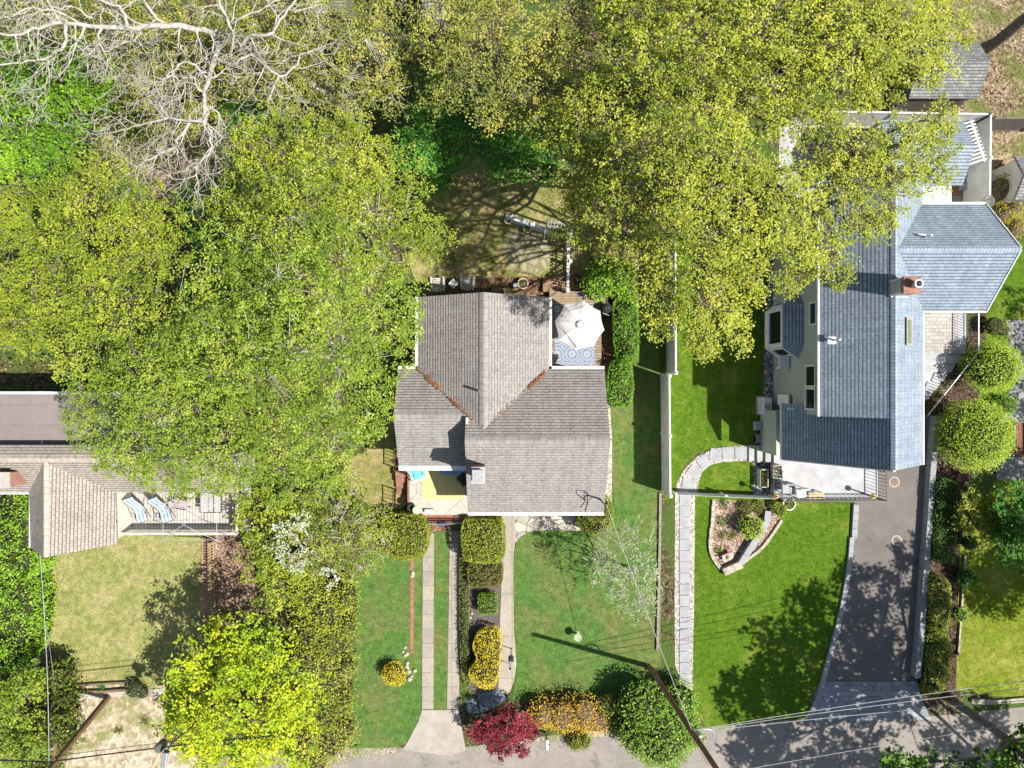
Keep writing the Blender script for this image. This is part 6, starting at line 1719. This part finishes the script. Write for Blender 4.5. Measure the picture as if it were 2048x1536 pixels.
tree('evergreen_tree', 'deep green under tree showing between crowns left of centre', 'tree',
     [(430, 480, 60, 4), (430, 580, 60, 4), (400, 400, 50, 3.6), (480, 240, 50, 4)], (440, 500), L_DEEP, BARK, dens=10, per=14, csize=.24, lsize=.11)
tree('lemon_tree', 'brilliant lemon green tree at the bottom left beside the dry lawn', 'tree',
     [(425, 1335, 78, 4), (515, 1300, 78, 4.4), (390, 1440, 62, 3.8), (490, 1420, 105, 5), (575, 1390, 75, 4.4), (455, 1275, 48, 3.6), (560, 1490, 75, 4.2), (450, 1510, 75, 4.2), (360, 1400, 35, 3.2)], (490, 1400), L_NEON, BARK, dens=13, per=15, csize=.24, lsize=.13, hole=-.05, twig=.1, squash=.75)
tree('small_tree', 'yellow green small tree right of the left deck and the brown leaves', 'tree',
     [(540, 1030, 65, 2.3), (530, 1110, 55, 1.9), (560, 1180, 55, 1.7), (600, 1050, 50, 2.1), (495, 1030, 25, 1.3), (600, 1140, 40, 1.5)], (550, 1100), L_YG, BARK, dens=12, per=16, csize=.22, lsize=.11, tintbias=.05)
tree('dogwood_tree', 'white blossomed dogwood right of the small yellow green tree', 'tree',
     [(577, 1065, 30, 3.4), (588, 1115, 30, 3.2), (560, 1095, 22, 3.2), (655, 1155, 22, 2.8), (600, 1040, 20, 3.2)], (640, 1110), L_WHITE, BARKG, dens=13, per=11, csize=.15, lsize=.095, hole=.06, twig=.8, core=.1)
tree('young_tree', 'nearly leafless pale twigged tree between dogwood and clipped hedge', 'tree',
     [(690, 1050, 62, 2.7), (640, 1080, 45, 2.5), (740, 1090, 50, 2.1), (700, 1120, 50, 2.3), (745, 1040, 40, 2.1), (660, 1010, 45, 2.3), (700, 970, 40, 2.1), (620, 1130, 40, 2.2), (610, 1010, 35, 2.2)], (680, 1090), L_YG, BARKG, dens=26, per=9, csize=.16, lsize=.075, hole=.0, twig=.6, twigr=.014, sec=5, trunk=.11)
tree('japanese_maple', 'low maroon leaved Japanese maple at the road beside the driveway', 'tree',
     [(985, 1462, 34, 1.4), (1030, 1448, 34, 1.5), (1035, 1485, 28, 1.3), (1000, 1495, 24, 1.1), (955, 1468, 18, 1.0), (1062, 1458, 18, 1.1), (1010, 1430, 20, 1.3)], (1010, 1460), L_RED, BARK, dens=45, per=22, csize=.12, lsize=.075, hole=.0, trunk=.06, twigr=.006, up=.7)
tree('blossom_tree', 'sparse pale blossoming tree on the right side of the front lawn', 'tree',
     [(1225, 1080, 42, 3.2), (1275, 1075, 40, 3.6), (1205, 1130, 36, 3.2), (1290, 1130, 36, 3.6), (1245, 1180, 44, 3.6), (1280, 1215, 32, 3.2), (1220, 1150, 36, 3.4), (1300, 1180, 26, 3.2)], (1268, 1140), L_PALE, BARKG, dens=18, per=8, csize=.15, lsize=.065, hole=.0, twig=1.0, twigr=.010, sec=7, trunk=.06, core=.15)
shrub('ball_tree', 'round lime green ball shaped tree, upper of two, by the stair ramp', 'tree', L_BALL, SHRUB_CORE, lobes=[(1981, 734, 49, 2.7)], lsize=.075, dens=460, lump=.08)
shrub('ball_tree', 'round lime green ball shaped tree, larger lower one, beside the driveway wall', 'tree', L_BALL, SHRUB_CORE, lobes=[(1946, 870, 67, 3.2)], lsize=.08, dens=430, lump=.08)
tree('pine_shrub', 'olive green spreading pine shrub right of the clipped dark hedge', 'tree',
     [(1950, 1010, 30, 1.4), (1985, 1020, 28, 1.4), (1955, 1045, 32, 1.3), (1990, 1050, 24, 1.2), (2010, 1028, 18, 1.2), (1930, 1040, 22, 1.2)], (1965, 1030), L_HEDGE, BARK, dens=50, per=22, csize=.13, lsize=.09, twig=.1, twigr=.006, trunk=.06)
tree('dark_shrub_tree', 'dark green shady tree at the right edge below the grey paving', 'tree',
     [(2030, 1010, 45, 2.2), (2040, 1090, 50, 2.4), (2075, 1050, 60, 2.6), (2010, 1070, 28, 1.8)], (2050, 1050), L_DEEP, BARK, dens=30, per=18, csize=.18, lsize=.095, twig=.1, trunk=.08)
# big trees that stand beyond the right and lower edges: their shade falls on the drive
def shade(*targets):
    """crown lobes placed so that the sun throws their shade where the photo shows it: (u, v, r) on the ground, height"""
    out = []
    for su, sv, r, z in targets:
        gu, gv = su + 29.6 * z, sv + 10 * z
        k = HC / (HC - z)
        out.append((1024 + (gu - 1024) * k, 768 + (gv - 768) * k, r * k, z))
    return out
tree('maple_tree', 'tall tree at the lower right whose forked trunk stands by the paved apron', 'tree',
     shade((1490, 1390, 58, 9), (1560, 1290, 62, 9), (1560, 1420, 66, 9), (1640, 1215, 62, 9.5), (1650, 1330, 80, 9.5), (1755, 1190, 60, 9.5), (1770, 1300, 75, 10), (1690, 1430, 75, 9.5), (1825, 1110, 42, 9), (1800, 1410, 70, 10), (1560, 1520, 80, 9.5), (1720, 1540, 90, 10), (1840, 1200, 40, 9), (1500, 1500, 50, 9), (1620, 1560, 70, 9.5), (1900, 1500, 60, 9), (1980, 1440, 50, 9), (1990, 1540, 70, 9), (1860, 1300, 40, 9), (1700, 1140, 30, 9), (1720, 1240, 40, 9.5))
     + [(1990, 1540, 50, 5.5), (1800, 1545, 52, 5.2), (1880, 1560, 52, 5.2), (2060, 1490, 42, 5.2)], (1892, 1390), leafmat('leaf_shade_green', (.20, .38, .04), (.07, .16, .02), (.30, .44, .06)), BARKM, dens=11.5, per=12, csize=.24, lsize=.20, hole=.10, trunk=.2, twig=.12, core=.35, sec=1.5)
tree('maple_tree', 'tree beyond the right edge shading the shrubs and the lime green lawn', 'tree',
     shade((1960, 1160, 60, 7), (2040, 1150, 70, 7), (2050, 1040, 70, 7), (1990, 1200, 42, 7), (2040, 930, 50, 7), (1985, 975, 36, 7), (1885, 1090, 34, 7), (1875, 1010, 26, 7)), (2240, 1120), L_DEEP, BARKM, dens=18, per=22, csize=.26, lsize=.13, trunk=.16)
tree('maple_tree', 'tree with thick leaning trunk at the top right corner above the leafy ground', 'tree',
     [(2330, -140, 170, 12), (2220, -60, 90, 11), (2460, -40, 160, 12), (2400, -260, 170, 12), (2250, -240, 120, 12)], (1954, 104), L_OLIVE, BARKM, dens=4, per=12, csize=.25, lsize=.15, trunk=.26, hole=.05)
tree('maple_tree', 'tree beyond the right edge shading the lush lawn beside the ball trees', 'tree',
     shade((2055, 620, 45, 6), (2060, 700, 40, 6), (2050, 800, 40, 6)), (2290, 740), L_DEEP, BARKM, dens=8, per=14, csize=.28, lsize=.14, trunk=.16)
# bare pale tree at the top left, limbs traced from the photo
BARKW = M('bark_white_grey', (.56, .52, .46), (.28, .26, .22), 5, .85, bmp=.4)
def bare_tree():
    b = G(470, 95, 0)
    r = T('bare_tree', 'bare tree with long crooked pale grey branches across the top left', 'tree', b)
    mt = MB(); crown = Vector(G(440, 70, 6.5))
    mt.tube(curve(b, crown, .04, 5), [.34, .3, .28, .26, .25, .24], 10); mt.build('trunk', BARKW, r, smooth=True)
    mb = MB()
    limbs = [
        ([(440, 70, 6.5), (430, 115, 7.5), (415, 160, 8.5), (410, 210, 9), (412, 245, 9.2)], .17),
        ([(412, 245, 9.2), (425, 270, 9.2), (415, 310, 9), (395, 335, 8.8), (395, 365, 8.6)], .075),
        ([(412, 245, 9.2), (375, 240, 9.2), (330, 238, 9.2), (280, 250, 9), (235, 265, 8.8)], .07),
        ([(380, 232, 9.1), (370, 265, 9), (340, 300, 9), (290, 320, 8.8), (270, 342, 8.6)], .09),
        ([(440, 70, 6.5), (390, 60, 8), (330, 50, 8.6), (250, 55, 9), (170, 50, 9.2), (120, 45, 9.4)], .19),
        ([(120, 45, 9.4), (80, 55, 9.6), (30, 70, 9.8), (-30, 60, 9.8)], .10),
        ([(130, 45, 9.4), (128, 90, 9.2), (95, 115, 9), (60, 125, 9), (-10, 128, 9)], .09),
        ([(95, 118, 9), (98, 150, 8.8), (85, 185, 8.6)], .045),
        ([(150, 50, 9.3), (155, 90, 9), (175, 100, 8.9)], .05),
        ([(250, 55, 9), (245, 20, 9.2), (200, 0, 9.4), (150, -40, 9.5)], .10),
        ([(170, 50, 9.2), (100, 20, 9.4), (40, 22, 9.5), (-20, 45, 9.6)], .07),
        ([(330, 50, 8.6), (300, 20, 9), (280, -30, 9)], .09),
        ([(280, 55, 8.9), (275, 75, 9), (230, 95, 8.9), (205, 100, 8.8)], .06),
        ([(440, 70, 6.5), (470, 95, 7.6), (500, 75, 8.2), (540, 70, 8.6), (560, 40, 8.8), (590, 5, 9)], .13),
        ([(470, 95, 7.6), (460, 50, 8.4), (440, 10, 9), (430, -40, 9)], .12),
        ([(460, 50, 8.4), (500, 25, 8.8), (560, 0, 9)], .07),
        ([(415, 160, 8.5), (390, 130, 9), (360, 125, 9.1), (345, 150, 9), (320, 165, 8.9)], .07),
        ([(345, 150, 9), (370, 170, 8.9), (350, 200, 8.8), (300, 190, 8.7)], .05),
        ([(430, 115, 7.5), (465, 130, 8), (500, 110, 8.4), (560, 150, 8.6), (600, 115, 8.6)], .10),
        ([(560, 150, 8.6), (545, 175, 8.4), (535, 210, 8.2)], .06),
        ([(180, 35, 9.3), (140, 12, 9.4), (110, 18, 9.4), (80, 0, 9.4)], .05),
        ([(410, 210, 9), (440, 235, 8.8), (430, 285, 8.6)], .06),
    ]
    def sprout(p, d, L, rad, lvl):
        n = 4; path = [p]; q = Vector(p)
        for k in range(n):
            d = (d + Vector(rng.normal(size=3)) * .32); d.z *= .6; d.normalize()
            q = q + d * L / n; path.append(Vector(q))
        mb.tube(path, [max(.007, rad * (1 - .75 * k / n)) for k in range(n + 1)], 5 if rad > .03 else 4, False)
        if lvl > 0:
            for k in range(1, n + 1):
                if rng.random() < (.9 if lvl > 1 else .7):
                    a = rng.choice([-1, 1]) * rng.uniform(.5, 1.1); d2 = (path[k] - path[k - 1]).normalized()
                    d2 = Vector((d2.x * math.cos(a) - d2.y * math.sin(a), d2.x * math.sin(a) + d2.y * math.cos(a), d2.z + rng.normal(0, .25)))
                    sprout(path[k], d2.normalized(), L * rng.uniform(.45, .75), rad * .5, lvl - 1)
    for pts, rad in limbs:
        P = smoothline([tuple(G(*p)) for p in pts], 4)
        P = [p + Vector(rng.normal(size=3)) * .035 for p in P]; rad = rad * .68
        n = len(P)
        mb.tube(P, [rad * (1 - .55 * k / n) for k in range(n)], 7)
        for k in range(2, n, 2):
            d0 = (P[k] - P[k - 1]).normalized(); a = rng.choice([-1, 1]) * rng.uniform(.5, 1.2)
            d2 = Vector((d0.x * math.cos(a) - d0.y * math.sin(a), d0.x * math.sin(a) + d0.y * math.cos(a), rng.normal(0, .3)))
            sprout(P[k], d2.normalized(), rng.uniform(.7, 1.8), max(.02, rad * .42), 2)
        sprout(P[-1], (P[-1] - P[-3]).normalized(), 1.0, rad * .4, 2)
    mb.build('branches', BARKW, r, smooth=True)
bare_tree()

# ------------------------------------------------------------ shrubs and hedges
shrub('clipped_hedge', 'clipped olive green hedge left of the driveway strips below the terrace', 'hedge', L_HEDGE, SHRUB_CORE, rect=[(770, 1034), (812, 1030), (848, 1040), (853, 1085), (845, 1112), (800, 1122), (768, 1105), (760, 1060)], top=1.35, lump=.18, lsize=.085)
shrub('clipped_hedge', 'square clipped olive hedge block between driveway and front walkway', 'hedge', L_HEDGE, SHRUB_CORE, rect=[(928, 1044), (965, 1040), (1002, 1046), (1009, 1080), (1004, 1120), (965, 1128), (930, 1122), (922, 1085)], top=1.3, lump=.14, lsize=.085)
shrub('clipped_hedge', 'lower brownish clipped hedge directly below the square olive hedge block', 'hedge', leafmat('leaf_hedge_brown', (.24, .22, .05), (.10, .10, .02), (.32, .24, .06)), SHRUB_CORE, rect=[(940, 1128), (1000, 1124), (1001, 1168), (970, 1174), (940, 1172)], top=.85, lump=.08, lsize=.075)
shrub('cube_shrub', 'small bright green cube clipped shrub in the dark planting bed', 'shrub', leafmat('leaf_cube_green', (.24, .38, .03), (.10, .20, .015), (.34, .44, .06)), SHRUB_CORE, rect=[(957, 1193), (975, 1191), (993, 1193), (994, 1212), (993, 1229), (975, 1231), (957, 1229), (956, 1212)], top=.7, lump=.04, rough=.02, lsize=.06, dens=420)
shrub('yellow_shrub', 'long bright yellow shrub between planting bed and front walkway', 'shrub', L_YEL, SHRUB_CORE, rect=[(958, 1270), (985, 1261), (1000, 1275), (1001, 1320), (994, 1365), (975, 1382), (945, 1365), (938, 1345), (954, 1320), (945, 1295)], top=.95, lump=.2, lsize=.065, dens=360)
shrub('yellow_shrub', 'small round bright yellow shrub alone on the left front lawn', 'shrub', L_YEL, SHRUB_CORE, lobes=[(787, 1347, 22, .9), (797, 1355, 15, .8)], lsize=.065, dens=330)
shrub('ivy_strip', 'dark low ivy strip between right driveway strip and planting bed', 'ground cover', L_DKOL, SHRUB_CORE, rect=[(921, 1062), (936, 1062), (938, 1200), (937, 1300), (946, 1350), (935, 1375), (922, 1340), (919, 1200)], top=.4, lump=.14, lsize=.06, dens=300, tintbias=.1)
shrub('boxwood', 'rounded clipped boxwood at the front right corner of the grey house', 'shrub', L_HEDGE, SHRUB_CORE, rect=[(1162, 1030), (1200, 1024), (1212, 995), (1224, 1010), (1228, 1040), (1212, 1064), (1175, 1066), (1156, 1050)], top=1.1, lump=.12, lsize=.075)
shrub('forsythia', 'orange gold shrub beside the maroon Japanese maple along the road', 'shrub', L_ORG, BARK, lobes=[(1085, 1425, 28, 1.2), (1125, 1428, 34, 1.3), (1165, 1425, 34, 1.4), (1195, 1440, 26, 1.2)], lsize=.08, dens=190, lump=.35, rough=.12)
shrub('bronze_shrub', 'dark olive shrub between the orange gold shrub and the round green bush', 'shrub', L_DKOL, SHRUB_CORE, lobes=[(1222, 1415, 26, 1.1), (1232, 1445, 22, 1.0)], lsize=.075)
shrub('roadside_shrub', 'small pale green shrub at the road edge below the orange gold shrub', 'shrub', L_HEDGE, SHRUB_CORE, lobes=[(1150, 1485, 16, .6), (1168, 1482, 16, .6)], lsize=.06)
shrub('round_bush', 'large round green bush around the foot of the brown utility pole', 'shrub', leafmat('leaf_arborvitae', (.30, .46, .06), (.11, .22, .025), (.50, .58, .18)), SHRUB_CORE, lobes=[(1290, 1415, 48, 2.2), (1320, 1470, 62, 2.6), (1360, 1400, 35, 1.8), (1275, 1460, 40, 2.1), (1365, 1460, 38, 2.0)], lsize=.10, dens=230, lump=.25)
shrub('garden_hedge', 'bright green loose hedge right of the deck, upper part by the parasol', 'hedge', L_GREEN, SHRUB_CORE, rect=[(1232, 600), (1262, 592), (1276, 620), (1278, 700), (1262, 722), (1235, 715), (1228, 650)], top=1.0, lump=.6, lsize=.085, tintbias=-.15, rough=.14)
shrub('garden_hedge', 'bright green loose hedge at the corner of the grey house, lower part', 'hedge', L_GREEN, SHRUB_CORE, rect=[(1228, 722), (1258, 722), (1268, 760), (1262, 805), (1240, 814), (1218, 800), (1216, 760)], top=1.1, lump=.6, lsize=.09, tintbias=-.2, rough=.14)
shrub('green_bush', 'bright green bush between lattice picket fence and the golden tree', 'shrub', L_GREEN, SHRUB_CORE, lobes=[(1200, 565, 32, 1.7), (1235, 555, 34, 1.8), (1210, 540, 26, 1.6), (1250, 580, 22, 1.4)], lsize=.095, lump=.3, tintbias=.1)
shrub('reddish_shrub', 'red brown twiggy shrub between the picket fence and the bright green bush', 'shrub', leafmat('leaf_rust', (.32, .13, .08), (.12, .05, .03), (.42, .22, .14)), SHRUB_CORE, lobes=[(1152, 560, 15, .7), (1165, 572, 12, .6)], lsize=.06, lump=.3)
shrub('side_hedge', 'lush green tall hedge along the left edge of the dry lawn, upper part', 'hedge', L_GREEN, SHRUB_CORE, rect=[(-60, 1000), (10, 985), (45, 1030), (52, 1090), (55, 1140), (30, 1165), (-60, 1165)], top=2.2, lump=.9, rough=.16, lsize=.10, dens=230, tintbias=.2)
shrub('side_hedge', 'lush green tall hedge along the left edge of the dry lawn, lower part', 'hedge', L_GREEN, SHRUB_CORE, rect=[(-60, 1160), (30, 1150), (55, 1200), (48, 1290), (20, 1340), (-60, 1350)], top=2.1, lump=.9, rough=.16, lsize=.10, dens=230, tintbias=.2)
shrub('orange_tinged_bush', 'orange tinged dark green bush beside the lower left utility pole', 'shrub', leafmat('leaf_dark_orange', (.20, .24, .03), (.04, .08, .012), (.55, .30, .06), amt=.15), SHRUB_CORE, lobes=[(115, 1400, 42, 2.2), (110, 1460, 48, 2.3), (80, 1510, 45, 2), (120, 1350, 30, 1.9)], lsize=.11, lump=.35)
tree('small_tree', 'yellow green small tree in the bottom left corner', 'tree', [(40, 1390, 62, 3.4), (30, 1480, 70, 3.6), (-20, 1440, 70, 3.6), (70, 1350, 32, 3)], (100, 1400), L_YG2, BARK, dens=13, per=16, csize=.22, lsize=.115)
shrub('dark_bush', 'small very dark bush at the lower end of the tall left hedge', 'shrub', L_DEEP, SHRUB_CORE, lobes=[(50, 1310, 24, 1.5)], lsize=.09)
for i, (lob, lab, lf) in enumerate((
    ([(650, 1215, 46, 2.0), (620, 1180, 36, 2.0), (690, 1190, 26, 1.8)], 'bronze olive shrub just below the dogwood by the left front lawn', L_GOLD),
    ([(660, 1280, 42, 1.8), (625, 1260, 40, 1.9), (690, 1250, 26, 1.5)], 'yellow green shrub left of the upper front lawn, second below the dogwood', L_HEDGE),
    ([(650, 1345, 48, 1.7), (620, 1320, 36, 1.8), (692, 1330, 22, 1.4)], 'dark olive shrub beside the front lawn level with the yellow round shrub', L_OLIVE),
    ([(650, 1415, 48, 1.5), (680, 1400, 28, 1.3), (610, 1420, 36, 1.6)], 'olive shrub third from the bottom left of the front lawn', L_HEDGE),
    ([(655, 1475, 46, 1.3), (620, 1470, 36, 1.4), (690, 1455, 24, 1.2)], 'twiggy gold green shrub at the bottom of the row beside the front lawn', L_OLIVE),
    ([(600, 1490, 36, 1.5), (630, 1520, 30, 1.2)], 'brownish shrub between the lemon green tree and the road', L_OLIVE))):
    shrub('border_shrub', lab, 'shrub', lf, SHRUB_CORE, lobes=lob, lsize=.085, lump=.55, rough=.13, dens=260, tintbias=.1, group=None)
for i, (rc, lab) in enumerate((
    ([(1878, 962), (1905, 960), (1918, 975), (1918, 1000), (1905, 1012), (1878, 1010)], 'dark clipped hedge block nearest the larger ball tree'),
    ([(1877, 1014), (1912, 1012), (1918, 1040), (1914, 1062), (1875, 1064)], 'dark clipped hedge block in the middle beside the pine shrub'),
    ([(1874, 1066), (1912, 1064), (1914, 1095), (1908, 1122), (1874, 1124), (1871, 1100)], 'dark clipped hedge block at the lower end near the retaining wall'))):
    shrub('clipped_hedge', lab, 'hedge', leafmat('leaf_clip_%d' % i, (.10, .22, .03), (.035, .09, .012), (.20, .30, .05)), SHRUB_CORE, rect=rc, top=.75, lump=.14, lsize=.075, dens=320)
shrub('small_bush', 'small dark round bush below the pine shrub at the timber edging', 'shrub', L_DEEP, SHRUB_CORE, lobes=[(1938, 1085, 17, .9)], lsize=.065, tintbias=.15)
shrub('small_bush', 'small dark round bush lower on the timber edging beside the shaded lawn', 'shrub', L_DEEP, SHRUB_CORE, lobes=[(1936, 1155, 18, .9)], lsize=.065, tintbias=.1)
shrub('loose_hedge', 'yellow tipped loose hedge along the retaining wall, upper half', 'hedge', L_HEDGE, SHRUB_CORE, rect=[(1862, 1162), (1890, 1156), (1904, 1180), (1903, 1240), (1890, 1262), (1862, 1260)], top=.7, lump=.3, lsize=.08, tintbias=.1)
shrub('loose_hedge', 'yellow tipped loose hedge along the retaining wall, lower half', 'hedge', L_HEDGE, SHRUB_CORE, rect=[(1862, 1262), (1890, 1262), (1903, 1290), (1900, 1350), (1878, 1395), (1852, 1385), (1856, 1320)], top=.7, lump=.3, lsize=.08)
shrub('small_bush', 'small green plant on the bank at the timber edging by the lime lawn', 'shrub', L_GREEN, SHRUB_CORE, lobes=[(1922, 1230, 14, .5)], lsize=.06)
shrub('round_bush', 'round bright green bush inside the teardrop flower bed', 'shrub', L_BALL, SHRUB_CORE, lobes=[(1502, 1054, 24, 1.0)], lsize=.07, dens=300, tintbias=-.05)
shrub('golden_cover', 'low golden green spreading plant at the top of the teardrop bed', 'shrub', L_HEDGE, SHRUB_CORE, lobes=[(1490, 1016, 18, .3), (1515, 1014, 16, .3)], lsize=.055, dens=200, lump=.4)
shrub('porch_bush', 'leafy green bush under the porch planter at the top of the lush lawn', 'shrub', L_YG, SHRUB_CORE, lobes=[(1560, 1020, 14, .6), (1548, 1012, 10, .5)], lsize=.06)
shrub('forsythia', 'yellow flowering shrub just right of the round grey table top', 'shrub', leafmat('leaf_forsythia', (.50, .42, .03), (.24, .22, .02), (.62, .48, .04)), BARK, lobes=[(2005, 380, 30, 1.8), (2020, 410, 26, 1.6), (2000, 430, 22, 1.4), (2025, 455, 22, 1.2)], lsize=.08, lump=.4, dens=200, rough=.1)
shrub('loose_shrub', 'loose twiggy yellow shrub beside the white wall above the ball trees', 'shrub', L_HEDGE, SHRUB_CORE, lobes=[(1988, 652, 22, .9), (2005, 660, 14, .7)], lsize=.06, dens=120, lump=.5, rough=.2)
shrub('low_shrub', 'low green shrub between the two ball trees on the lush lawn', 'shrub', L_GREEN, SHRUB_CORE, lobes=[(2010, 810, 22, .5), (1985, 815, 16, .4)], lsize=.07, lump=.4)
for (u, v, lf, lab) in ((1446, 1004, L_DEEP, 'small green tuft at the upper left of the teardrop bed'), (1443, 1043, L_GREEN, 'bright green tuft on the left side of the teardrop bed'), (1466, 1070, L_HEDGE, 'yellow green tuft in the middle of the teardrop bed'), (1437, 1101, L_GREEN, 'green tuft near the lower left of the teardrop bed'), (1444, 1071, L_DKOL, 'grey green tuft left of the yellow tuft in the teardrop bed'), (1551, 733, L_GREEN, 'green potted plant at the wall in the dark gravel strip'), (205, 1372, L_DEEP, 'dark green weeds on the upper timber step'), (1550, 680, L_DEEP, 'dark little plant under the bay window')):
    tuft('garden_plant', lab, 'plant', u, v, lf, .28, .2)
shrub('grey_green_shrub', 'spiky grey green shrub on the bank at the foot of the lemon green tree', 'shrub', leafmat('leaf_grey_green', (.22, .30, .12), (.08, .12, .05), (.32, .38, .2)), SHRUB_CORE, lobes=[(268, 1378, 20, .7), (285, 1385, 14, .6)], lsize=.06, lump=.5, rough=.2, dens=180)
tuft('weed_clump', 'tall weeds on the sandy ground nearest the lemon green tree', 'weeds', 292, 1440, L_DKOL, .3, .2)
tuft('weed_clump', 'small weeds in the middle of the sandy ground', 'weeds', 238, 1460, L_DKOL, .25, .15)

# undergrowth that reads as one mass beneath the crowns
def undergrowth():
    areas = [((-40, 880), (-40, 260)), ((880, 1350), (-40, 260)), ((430, 640), (260, 1000)), ((-40, 420), (260, 740)), ((480, 720), (1000, 1500)), ((1350, 1580), (-40, 480)), ((1580, 1800), (-40, 215))]
    P = []
    for (u0, u1), (v0, v1) in areas:
        n = int((u1 - u0) * (v1 - v0) / 1600 * 32)
        uu = rng.uniform(u0, u1, n); vv = rng.uniform(v0, v1, n)
        for a, b_ in zip(uu, vv):
            q = G(a, b_, 0)
            s = noise.noise(q * .35) + .5 * noise.noise(q * 1.3)
            if s > -.05 and not (205 < a < 445 and 270 < b_ < 440): P.append((q.x, q.y, abs(rng.normal(.15, .25)) + .05 + max(0, s) * .6))
    C = np.array(P)
    o = leafmesh('undergrowth', C, rng.normal(.45, .25, len(C)), .16, None, L_DKOL, .5, root=(0, 0, 0))
    props(o, None, None, None, 'stuff')
undergrowth()

# grass blades standing on the lawns, one mass per lawn
def blades(name, px, n_m2, leaf, size, h=.03, z=.02, keep=None):
    P = [G(u, v, 0) for u, v in px]
    X_ = [p.x for p in P]; Y_ = [p.y for p in P]
    area = (max(X_) - min(X_)) * (max(Y_) - min(Y_)); n = int(area * n_m2)
    q = np.stack([rng.uniform(min(X_), max(X_), n), rng.uniform(min(Y_), max(Y_), n)], 1)
    ins = np.zeros(n, bool); j = len(P) - 1
    for i in range(len(P)):
        c = ((P[i].y > q[:, 1]) != (P[j].y > q[:, 1])) & (q[:, 0] < (P[j].x - P[i].x) * (q[:, 1] - P[i].y) / (P[j].y - P[i].y + 1e-12) + P[i].x)
        ins ^= c; j = i
    q = q[ins]
    nz = np.array([noise.noise(Vector((a * .9, b_ * .9, 3.3))) for a, b_ in q])
    k = nz + rng.uniform(-.6, .6, len(q)) > (-.25 if keep is None else keep)
    q = q[k]; nz = nz[k]
    C = np.column_stack([q, z + np.abs(rng.normal(0, h, len(q)))])
    o = leafmesh(name, C, np.clip(rng.normal(.5, .25, len(C)) + nz * .3, 0, 1), size, None, leaf, .35, aspect=.35, root=(float(np.mean(X_)), float(np.mean(Y_)), 0))
    props(o, kind='stuff')
GB1 = leafmat('blade_lawn', (.16, .30, .07), (.05, .12, .025), (.30, .34, .12), trans=.25, amt=.2)
GB2 = leafmat('blade_lush', (.13, .28, .02), (.03, .10, .008), (.24, .34, .05), trans=.25, amt=.2)
GB3 = leafmat('blade_dry', (.52, .48, .22), (.24, .26, .09), (.62, .54, .32), trans=.2, amt=.3)
GB4 = leafmat('blade_worn', (.34, .32, .10), (.08, .12, .03), (.48, .34, .18), trans=.2, amt=.35)
GB5 = leafmat('blade_lime', (.34, .40, .04), (.14, .22, .02), (.42, .42, .1), trans=.25, amt=.2)
blades('grass_blades', [(1034, 1085), (1060, 1064), (1205, 1064), (1228, 1010), (1222, 830), (1260, 820), (1280, 700), (1318, 600), (1320, 1400), (1250, 1400), (1100, 1398), (1034, 1395), (1034, 1345), (1030, 1270)], 110, GB1, .055)
blades('grass_blades', [(722, 1110), (745, 1098), (790, 1114), (819, 1118), (818, 1310), (835, 1320), (843, 1420), (812, 1482), (706, 1490), (714, 1250)], 110, GB1, .055)
blades('grass_blades', [(870, 1066), (893, 1066), (893, 1415), (869, 1415)], 110, GB1, .05)
blades('grass_blades', [(1390, 1150), (1430, 1146), (1500, 1120), (1570, 1040), (1600, 1014), (1698, 1014), (1694, 1100), (1684, 1180), (1664, 1260), (1640, 1350), (1612, 1430), (1420, 1450), (1390, 1410)], 120, GB2, .06)
blades('grass_blades', [(1390, 1000), (1416, 1000), (1414, 1090), (1434, 1146), (1390, 1150)], 120, GB2, .06)
blades('grass_blades', [(1352, 480), (1525, 480), (1526, 600), (1522, 780), (1514, 886), (1440, 889), (1400, 900), (1370, 920), (1352, 960)], 120, GB2, .06)
blades('grass_blades', [(1400, 980), (1402, 950), (1424, 930), (1505, 926), (1504, 980)], 120, GB2, .06)
blades('grass_blades', [(65, 1090), (260, 1076), (402, 1080), (402, 1360), (145, 1362), (92, 1270), (64, 1180)], 170, GB3, .06)
blades('grass_blades', [(860, 330), (1000, 310), (1160, 340), (1230, 420), (1290, 480), (1180, 590), (1105, 580), (1095, 470), (1010, 470), (1010, 540), (1095, 550), (860, 550), (820, 480)], 170, GB4, .075)
blades('grass_blades', [(700, 925), (735, 905), (745, 845), (788, 845), (795, 930), (775, 1010), (740, 1010)], 150, GB4, .06)
blades('grass_blades', [(1925, 1130), (2060, 1000), (2060, 1390), (1990, 1388), (1918, 1376), (1920, 1240)], 130, GB5, .06)
blades('grass_blades', [(1985, 560), (2060, 480), (2060, 830), (1990, 830), (1990, 700), (1975, 640)], 120, GB2, .06)
blades('fallen_leaves', [(1985, -20), (2060, -20), (2060, 220), (1950, 220), (1965, 100)], 110, leafmat('leaf_dead', (.46, .34, .22), (.14, .09, .06), (.25, .26, .06), trans=.1, amt=.3), .10)
blades('fallen_leaves', [(432, 1078), (500, 1078), (515, 1235), (436, 1245)], 200, leafmat('leaf_dead_red', (.46, .28, .20), (.16, .08, .06), (.6, .45, .35), trans=.1), .08)
blades('fallen_leaves', [(858, 556), (1000, 552), (1095, 553), (1098, 584), (860, 588)], 260, leafmat('leaf_dead_rust', (.50, .25, .13), (.14, .07, .04), (.3, .3, .1), trans=.1, amt=.3), .07)

blades('fallen_leaves', [(500, 1500), (812, 1490), (930, 1492), (1240, 1456), (1400, 1460), (1612, 1438), (1850, 1432), (1850, 1446), (1400, 1482), (930, 1512), (500, 1545)], 60, leafmat('leaf_dead_tan', (.44, .36, .2), (.14, .10, .05), (.25, .32, .06), trans=.1, amt=.4), .06)
print('leaf faces', sum(len(o.data.polygons) for o in COL.objects if o.type == 'MESH' and 'tint' in o.data.attributes))
